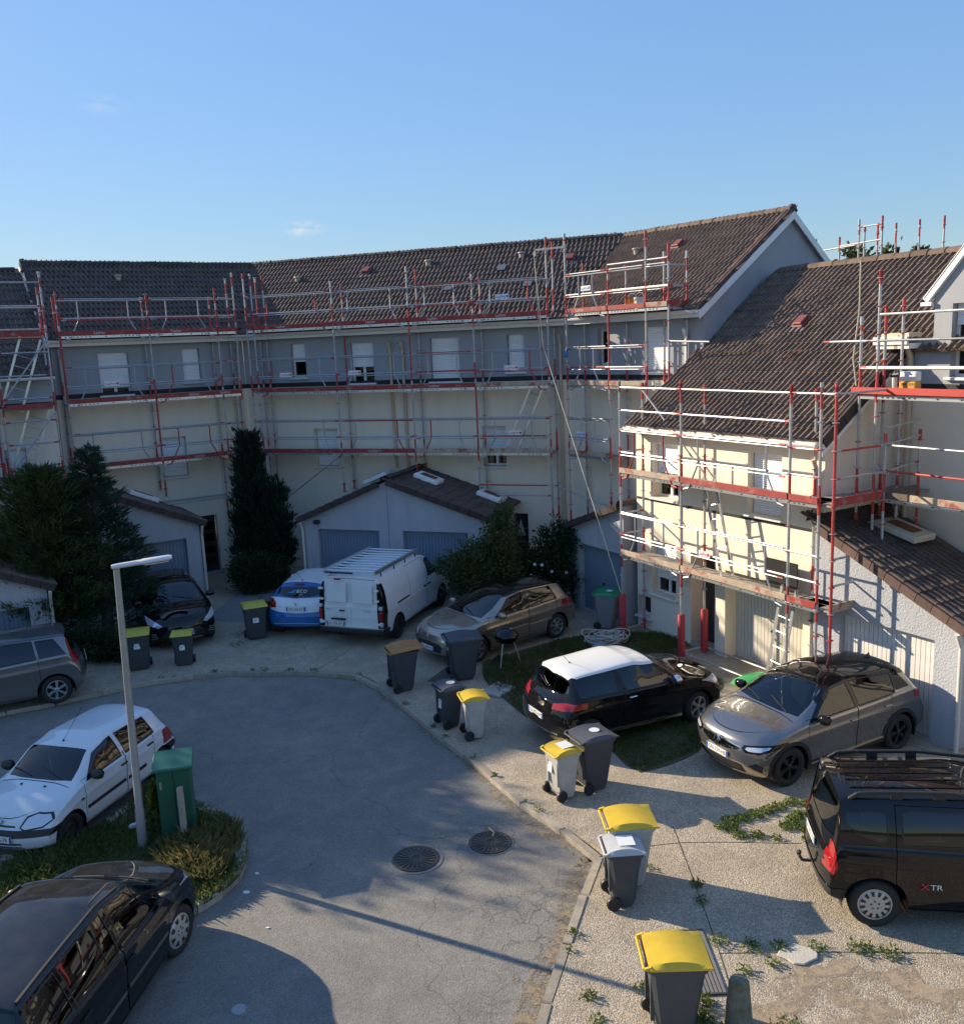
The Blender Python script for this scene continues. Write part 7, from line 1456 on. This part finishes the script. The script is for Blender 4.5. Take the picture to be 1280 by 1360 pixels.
# red tie cords lying on the tiles
def on_roof(pts, z_of): return [(s, d, z_of(d)+.12+.02*math.sin(7*s)) for s, d in pts]
for j, pp in enumerate(([(-.6, .9), (-.3, 1.0), (0, .85), (.35, 1.05)], [(.5, 1.6), (.75, 1.85), (.9, 1.8), (.7, 1.5)], [(2.2, 1.7), (2.35, 2.2), (2.5, 1.9), (2.7, 2.5)])):
    tag(MB().path(on_roof(pp, zQ), .006, 5).obj('tie_cord', mat('red_cord', (.26, .07, .05), .8), M=FQ, fix=False), ['thin red cord lying low on the brown roof at left', 'thin red looped cord lying mid-slope on the brown roof', 'thin red cord near the wing on the brown roof at right'][j], 'cord')
# litter
for i, (x, y, s, lb) in enumerate(((-3.42, 11.3, .05, 'white scrap of litter in the gutter right of the grass island'), (-3.38, 11.75, .035, 'tiny white scrap of litter beside the curve of the island kerb'), (-2.95, 10.5, .025, 'tiny pale scrap of litter on the road in front of the black people carrier'), (-.95, 16.0, .045, 'pale scrap of paper on the road near the small stickered bin'))):
    tag(MB().prism(blob(x, y, s, s*.7, 0, 7, 20+i), ROADZ+.002, ROADZ+.012).obj('paper_scrap', M_paper), lb, 'litter')
tag(MB().prism(blob(-5.45, 12.9, .14, .05, 0, 8, 3, .6), .10, .15).obj('paper_scrap', mat('blue_white_plastic', (.5, .55, .6), .5)), 'pale blue plastic scrap in the grass left of the lamp post', 'litter'); tag(MB().lathe([(0, .014), (.08, .012), (.085, 0)], 16, Matrix.Translation((-2.95, 9.05, ROADZ+.002))).obj('valve_cover', mat('pale_steel_cap', (.33, .34, .35), .5, .3), fix=False), 'small round steel cap in the road beside the black people carrier', 'cap')
# ------------------------------------------------------------------ vegetation
def leaf_mat(name, c1, c2, c3):
    m, n, l, p = nodes_mat(name); g = n.new('ShaderNodeNewGeometry'); nz = noise(n, l, g.outputs['Position'], 1.6, 4, .6); nf = noise(n, l, g.outputs['Position'], 11, 3, .6)
    cc = mixc(n, l, mrange(n, l, nz, .35, .65), c1, c2); cc = mixc(n, l, mrange(n, l, nf, .5, .72), cc, c3); l.new(cc, p.inputs['Base Color']); p.inputs['Roughness'].default_value = .6; p.inputs['Specular IOR Level'].default_value = .25
    tr = n.new('ShaderNodeBsdfTranslucent'); l.new(cc, tr.inputs[0]); mx = n.new('ShaderNodeMixShader'); mx.inputs[0].default_value = .38; l.new(p.outputs[0], mx.inputs[1]); l.new(tr.outputs[0], mx.inputs[2]); l.new(mx.outputs[0], n['Material Output'].inputs[0]); return m
M_con = leaf_mat('conifer_needles', (.045, .075, .026), (.08, .115, .034), (.19, .20, .055)); M_cyp = leaf_mat('cypress_needles', (.018, .034, .023), (.03, .05, .032), (.044, .066, .04)); M_spr = leaf_mat('blue_conifer_needles', (.026, .052, .034), (.042, .076, .045), (.06, .10, .052)); M_lf = leaf_mat('shrub_leaves', (.045, .072, .026), (.08, .11, .036), (.15, .155, .055)); M_ivy = leaf_mat('dark_leaves', (.022, .046, .022), (.036, .07, .028), (.06, .10, .04)); M_wild = leaf_mat('far_leaves', (.04, .06, .02), (.075, .085, .03), (.12, .11, .045))
M_bark = mat('bark', (.085, .062, .045), .9, var=.35, vs=12, bump=.8, bs=30)
def bulk(name, V, Q, m, parent=None, M=None):
    """quads given as arrays: V (n,4,3)"""
    me = bpy.data.meshes.new(name); n = len(V); me.vertices.add(n*4); me.vertices.foreach_set('co', V.reshape(-1)); me.loops.add(n*4); me.loops.foreach_set('vertex_index', np.arange(n*4, dtype=np.int32)); me.polygons.add(n); me.polygons.foreach_set('loop_start', np.arange(0, n*4, 4, dtype=np.int32)); me.polygons.foreach_set('loop_total', np.full(n, 4, dtype=np.int32)); me.materials.append(m); me.update(calc_edges=True); me.validate(); return link(name, me, parent, M)
def leaves(C, D, size, asp, rng, jit=.6):
    """leaf quads at centres C pointing along D"""
    n = len(C); D = D+rng.normal(0, jit, (n, 3)); D /= np.linalg.norm(D, axis=1)[:, None]+1e-9; A = rng.normal(0, 1, (n, 3)); S = np.cross(D, A); S /= np.linalg.norm(S, axis=1)[:, None]+1e-9
    L = (size*rng.uniform(.6, 1.4, n))[:, None]; W = L*asp; return np.stack([C-S*W*.25, C+D*L*.45-S*W*.5, C+D*L, C+D*L*.45+S*W*.5], axis=1).astype(np.float32)
def trunk(parent, pts, r0, r1, n=9, name='trunk'):
    mb = MB()
    for i in range(len(pts)-1):
        a, b = i/(len(pts)-1), (i+1)/(len(pts)-1); mb.tube(pts[i], pts[i+1], r0+(r1-r0)*a, n, r2=r0+(r1-r0)*b)
    return sharp(mb.obj(name, M_bark, parent, fix=False), 60)
def conifer(name, label, pos, H, Rb, m, seed, nb=130, per=95, base=.6, power=.8, size=.17, asp=.32, droop=-.05, cat='tree', rise=.35, topfl=.0, squash=1.0):
    rng = np.random.default_rng(seed); T = tag(empty(name, Matrix.Translation((*pos, 0))), label, cat); trunk(T, [(0, 0, 0), (.03, .02, H*.3), (0, 0, H*.65), (0, 0, H*.94)], .05+H*.022, .015); Cs = []; Ds = []; bm_ = MB()
    for i in range(nb):
        t = (i+.5)/nb; z = base+(H-base)*t*.97; r = Rb*(1-t)**power*rng.uniform(.62, 1.12)+.08; a = i*2.39996+rng.normal(0, .35); d = np.array([math.cos(a), math.sin(a)*squash, 0]); tip = np.array([d[0]*r, d[1]*r, z+r*rise*rng.uniform(.2, 1.2)+droop*r]); st = np.array([0, 0, z-r*.18])
        if i % 3 == 0: bm_.tube(tuple(st), tuple(st+(tip-st)*.8), .018+.012*(1-t), 4, r2=.006, cap=False)
        k = int(per*(.35+.65*(1-t))); u = rng.uniform(.18, 1, k)**.75; P = st+(tip-st)*u[:, None]; sp = .05+.20*r*(1.05-u)*1.0; P = P+rng.normal(0, 1, (k, 3))*np.stack([sp, sp, sp*.45], axis=1); Cs.append(P); dd = (tip-st)/np.linalg.norm(tip-st); Ds.append(np.repeat((dd+np.array([0, 0, .25]))[None], k, 0))
    tag(bm_.obj('branches', M_bark, T, fix=False), kind='stuff'); C = np.concatenate(Cs); D = np.concatenate(Ds); bulk('crown', leaves(C, D, size, asp, rng, .30), None, m, T); return T
def clump_tree(name, label, pos, blobs, m, seed, n, size, asp=.55, trunks=(), cat='shrub', flowers=None, jit=.8):
    rng = np.random.default_rng(seed); T = tag(empty(name, Matrix.Translation((*pos, 0))), label, cat); Cs = []; Ds = []; tot = sum(b[3]*b[4]*b[5] for b in blobs)
    for cx_, cy_, cz_, rx, ry, rz in blobs:
        k = int(n*rx*ry*rz/tot); ns = max(5, k//60); sub = rng.normal(0, 1, (ns, 3)); sub /= np.linalg.norm(sub, axis=1)[:, None]; sub *= rng.uniform(.45, 1.0, ns)[:, None]
        ids = rng.integers(0, ns, k); q = sub[ids]+rng.normal(0, .17, (k, 3)); P = q*np.array([rx, ry, rz])+np.array([cx_, cy_, cz_]); Cs.append(P); Ds.append(q+np.array([0, 0, .3]))
    C = np.concatenate(Cs); D = np.concatenate(Ds); ok = C[:, 2] > .04; bulk('crown', leaves(C[ok], D[ok], size, asp, rng, jit), None, m, T)
    for t in trunks: trunk(T, t[0], t[1], t[2], 7)
    if flowers:
        mf = mat('white_petals', (.75, .75, .72), .6)
        for (fx, fy, fz) in flowers:
            mb = MB()
            for i in range(6): a = 2*math.pi*i/6; mb.add([(0, 0, 0), (.034*math.cos(a-.4), -.01, .034*math.sin(a-.4)), (.05*math.cos(a), -.02, .05*math.sin(a)), (.034*math.cos(a+.4), -.01, .034*math.sin(a+.4))], [(0, 1, 2, 3)])
            mb.obj('flower', mf, T, M=Matrix.Translation((fx, fy, fz)), fix=False)
    return T
conifer('conifer_tree', 'broad bushy conifer with bright green tips at the left edge', (-10.9, 22.4), 4.6, 1.95, M_con, 21, 230, 190, .6, .50, .19, .15, 0, rise=.5)
conifer('conifer_tree', 'open dark conifer with drooping feathery branches between the left garages', (-9.75, 22.7), 5.1, 1.5, M_spr, 22, 120, 170, .7, .85, .2, .14, -.06, rise=.12)
cy = conifer('cypress_tree', 'tall narrow dark cypress against the shaded facade', (-7.0, 27.6), 4.55, .60, M_cyp, 23, 260, 130, .3, .36, .17, .2, 0, rise=1.9)
conifer('cypress_tree', 'short dark cypress column at the right foot of the tall cypress', (-6.25, 27.5), 3.1, .42, M_cyp, 26, 110, 110, .3, .36, .16, .2, 0, rise=1.9)
clump_tree('shrub', 'rounded dark shrub at the foot of the tall cypress', (-6.85, 26.8), [(0, 0, .55, .85, .6, .65), (.3, -.1, .8, .5, .45, .5), (-.4, 0, .7, .45, .4, .5)], M_ivy, 31, 9000, .075)
clump_tree('small_tree', 'small loose-leaved tree beside the beige hatchback, in front of the double garage', (.05, 23.4), [(-.1, 0, 1.2, 1.0, .7, .75), (.45, .1, 2.0, .55, .5, .75), (-.75, -.2, 1.5, .55, .45, .4), (.5, 0, 2.7, .28, .28, .45), (.1, 0, .6, .8, .5, .5)], M_lf, 32, 15000, .085, trunks=(([(0, 0, 0), (.05, 0, .8), (.3, .05, 1.7), (.5, 0, 2.5)], .05, .015), ([(0, 0, .2), (-.3, -.1, .9), (-.6, -.2, 1.5)], .035, .012), ([(.02, 0, .3), (.3, .1, 1.0), (.6, .1, 1.6)], .03, .01)), cat='tree')
rngf = random.Random(3)
clump_tree('flowering_shrub', 'dark leafy shrub with a few white flowers beside the lean-to garage', (1.75, 24.0), [(0, 0, 1.0, .85, .6, 1.0), (.35, .1, 1.7, .6, .5, .6), (-.4, 0, .8, .5, .5, .8)], M_ivy, 33, 13000, .085, flowers=[(rngf.uniform(-.6, .6), -.62+rngf.uniform(-.05, .1), rngf.uniform(.4, 1.5)) for _ in range(9)])
clump_tree('shrub', 'yellow-green leafy plant growing up the left side of the green cabinet', (-5.08, 12.72), [(0, 0, .35, .14, .14, .4), (-.02, .05, .75, .1, .1, .3)], leaf_mat('bright_leaves', (.06, .09, .02), (.12, .14, .03), (.2, .2, .05)), 34, 900, .07)
clump_tree('shrub', 'low dark undergrowth between the two left garages', (-9.5, 21.1), [(0, 0, .35, .8, .4, .4), (.7, -.2, .25, .4, .3, .3)], M_ivy, 35, 5000, .08)
# trees far behind the roofs
for i, (x, y, h, r, lab) in enumerate(((25.2, 62, 12.3, 1.3, 'distant tree top showing over the brown ridge, left of the scaffold frame'), (27.6, 62, 12.1, 1.3, 'distant tree top behind the poles over the brown ridge'), (30.1, 63, 12.35, .9, 'distant rounded tree top right of the middle pole over the ridge'))):
    clump_tree('distant_tree', lab, (x, y), [(0, 0, h-2.2, r, r, 2.2), (-r*.4, 0, h-3.6, r*.8, r, 2.4), (r*.4, 0, h-3.2, r*.8, r, 2.2)], M_wild, 50+i, 5200, .42, trunks=(([(0, 0, 0), (0, 0, h*.5), (.2, 0, h-2)], .3, .1),), cat='tree')
conifer('distant_tree', 'tiny distant conifer tip above the ridge at the end house', (8.2, 52), 12.8, .8, M_spr, 61, 60, 40, 7, .9, .3, .3)
# trees standing just outside the left edge; their shadows fall on the road
clump_tree('garden_tree', 'leafy tree outside the left edge whose shadow falls on the road', (-15.8, 20.2), [(0, 0, 5.5, 1.8, 1.8, 1.7), (.9, .9, 4.8, 1.5, 1.5, 1.5), (-.8, -.7, 4.6, 1.6, 1.6, 1.5), (0, 0, 3.4, 1.6, 1.8, 1.4)], M_lf, 90, 26000, .2, trunks=(([(0, 0, 0), (0, 0, 3), (.2, 0, 5)], .14, .04),), cat='tree')
clump_tree('garden_tree', 'second leafy tree outside the left edge, nearer the viewer', (-15.6, 17.9), [(0, 0.3, 3.9, 1.5, 1.5, 1.4), (-.7, .8, 3.5, 1.5, 1.4, 1.4), (0, .3, 2.5, 1.5, 1.5, 1.2)], M_lf, 91, 22000, .2, trunks=(([(0, 0, 0), (0, 0, 2.5), (.1, 0, 4.3)], .12, .04),), cat='tree')
# grass
def grass(name, poly, n, h, m, seed, hole=None, z=.01, density=None):
    rng = np.random.default_rng(seed); P = np.array(poly); lo = P.min(0); hi = P.max(0); pts = []
    px, py = P[:, 0], P[:, 1]
    while len(pts) < n:
        q = rng.uniform(lo, hi, (n*2, 2)); ins = np.zeros(len(q), bool); j = len(P)-1
        for i in range(len(P)):
            c = ((py[i] > q[:, 1]) != (py[j] > q[:, 1])) & (q[:, 0] < (px[j]-px[i])*(q[:, 1]-py[i])/(py[j]-py[i]+1e-12)+px[i]); ins ^= c; j = i
        q = q[ins]; k = np.sin(q[:, 0]*2.1+1)*np.sin(q[:, 1]*2.7)+.6*np.sin(q[:, 0]*5.3+q[:, 1]*4.1); q = q[rng.uniform(-1.2, 1.2, len(q)) < k+.5]
        pts += q.tolist()
    q = np.array(pts[:n]); hh = h*rng.uniform(.4, 1.5, n)*(1+.5*np.sin(q[:, 0]*3+2)*np.sin(q[:, 1]*2.2)); a = rng.uniform(0, 2*np.pi, n); w = .006*rng.uniform(.6, 1.5, n); ln = rng.normal(0, .32, (n, 2))*hh[:, None]
    b = np.stack([q[:, 0], q[:, 1], np.full(n, z)], 1); s = np.stack([np.cos(a)*w, np.sin(a)*w, np.zeros(n)], 1); tip = b+np.stack([ln[:, 0], ln[:, 1], hh], 1); mid = b+np.stack([ln[:, 0]*.35, ln[:, 1]*.35, hh*.6], 1)
    return tag(bulk(name, np.stack([b-s, b+s, mid+s*.8, tip], 1).astype(np.float32), None, m), kind='stuff')
M_gr = leaf_mat('grass_blades', (.075, .115, .03), (.125, .165, .042), (.28, .245, .11)); M_dry = leaf_mat('dry_grass', (.17, .15, .06), (.10, .115, .035), (.30, .25, .13))
isp = ISS+ILS[:-1]
tag(grass('island_grass', isp, 60000, .11, M_gr, 71), 'rough green grass and weeds covering the island', 'grass'); tag(grass('island_dry_grass', [(-4.9, 12.3), (-4.0, 12.9), (-3.75, 12.3), (-3.8, 11.4), (-4.5, 11.2)], 5200, .17, M_dry, 72), 'tall dry stalks beside the green cabinet', 'grass')
tag(grass('lawn_grass', LAWN, 42000, .065, M_gr, 73), 'patchy short grass of the lawn around the black car', 'grass'); tag(grass('lawn_dry_grass', [(.1, 18.2), (1.2, 17.2), (2.4, 18.5), (2.6, 19.6), (1.0, 19.8)], 6500, .10, M_dry, 74), 'brownish taller grass behind the black car', 'grass')
# weeds in the joints and along the kerb
wp = []; rw_ = random.Random(12)
def tuft(x, y, r, k):
    for _ in range(k): a = rw_.uniform(0, 6.28); d = r*rw_.random()**.6; wp.append((x+d*math.cos(a), y+d*math.sin(a)))
for i in range(i0, i1, 1):
    if rw_.random() < .30: x, y = KLS[i]; tuft(x-.02, y-.02, rw_.uniform(.03, .12), rw_.randint(14, 60))
for x, y, r, k in ((3.49, 12.46, .14, 260), (3.7, 12.52, .13, 200), (3.9, 12.6, .13, 230), (4.1, 12.7, .11, 190), (4.3, 12.8, .13, 230), (4.55, 12.93, .12, 200), (4.8, 12.82, .15, 260), (4.55, 12.55, .12, 260), (4.4, 12.4, .13, 260), (4.25, 12.24, .13, 250), (4.5, 12.17, .12, 240), (4.7, 12.2, .12, 200), (3.45, 12.25, .1, 160), (3.5, 12.05, .12, 190), (3.75, 12.03, .1, 160), (4.0, 11.93, .08, 80), (4.4, 11.86, .08, 70), (4.6, 11.83, .1, 90), (3.3, 12.3, .1, 120), (2.62, 10.9, .1, 90), (2.58, 10.55, .1, 80), (2.6, 9.75, .12, 110), (2.95, 9.62, .14, 120), (3.3, 9.6, .12, 110), (3.7, 9.55, .12, 90), (4.2, 9.5, .16, 170), (4.5, 9.4, .14, 140), (2.75, 9.2, .1, 60), (3.1, 9.3, .1, 60), (2.1, 8.5, .14, 260), (2.2, 8.75, .1, 140), (2.3, 8.2, .2, 320), (2.75, 8.1, .25, 320), (2.95, 8.3, .2, 160), (.95, 8.9, .1, 90), (1.55, 9.0, .1, 70), (1.0, 8.55, .08, 60), (2.05, 11.35, .08, 40), (-6.35, 22.6, .3, 90), (-6.2, 21.8, .25, 80), (4.4, 20.4, .4, 500), (3.7, 20.9, .4, 400)): tuft(x, y, r, k)
rng = np.random.default_rng(5); wpA = np.array(wp); nW = len(wpA); C = np.concatenate([wpA, rng.uniform(.0, .05, (nW, 1))], 1); zz = np.where(False, 0, 0); D = rng.normal(0, .7, (nW, 3)); D[:, 2] = np.abs(D[:, 2])+.35
tag(bulk('weeds', leaves(C, D, .038, .5, rng, .3), None, leaf_mat('weed_leaves', (.08, .13, .025), (.13, .19, .04), (.22, .24, .08))), 'green weeds growing in the pavement joints and along the kerb', 'weeds', kind='stuff')
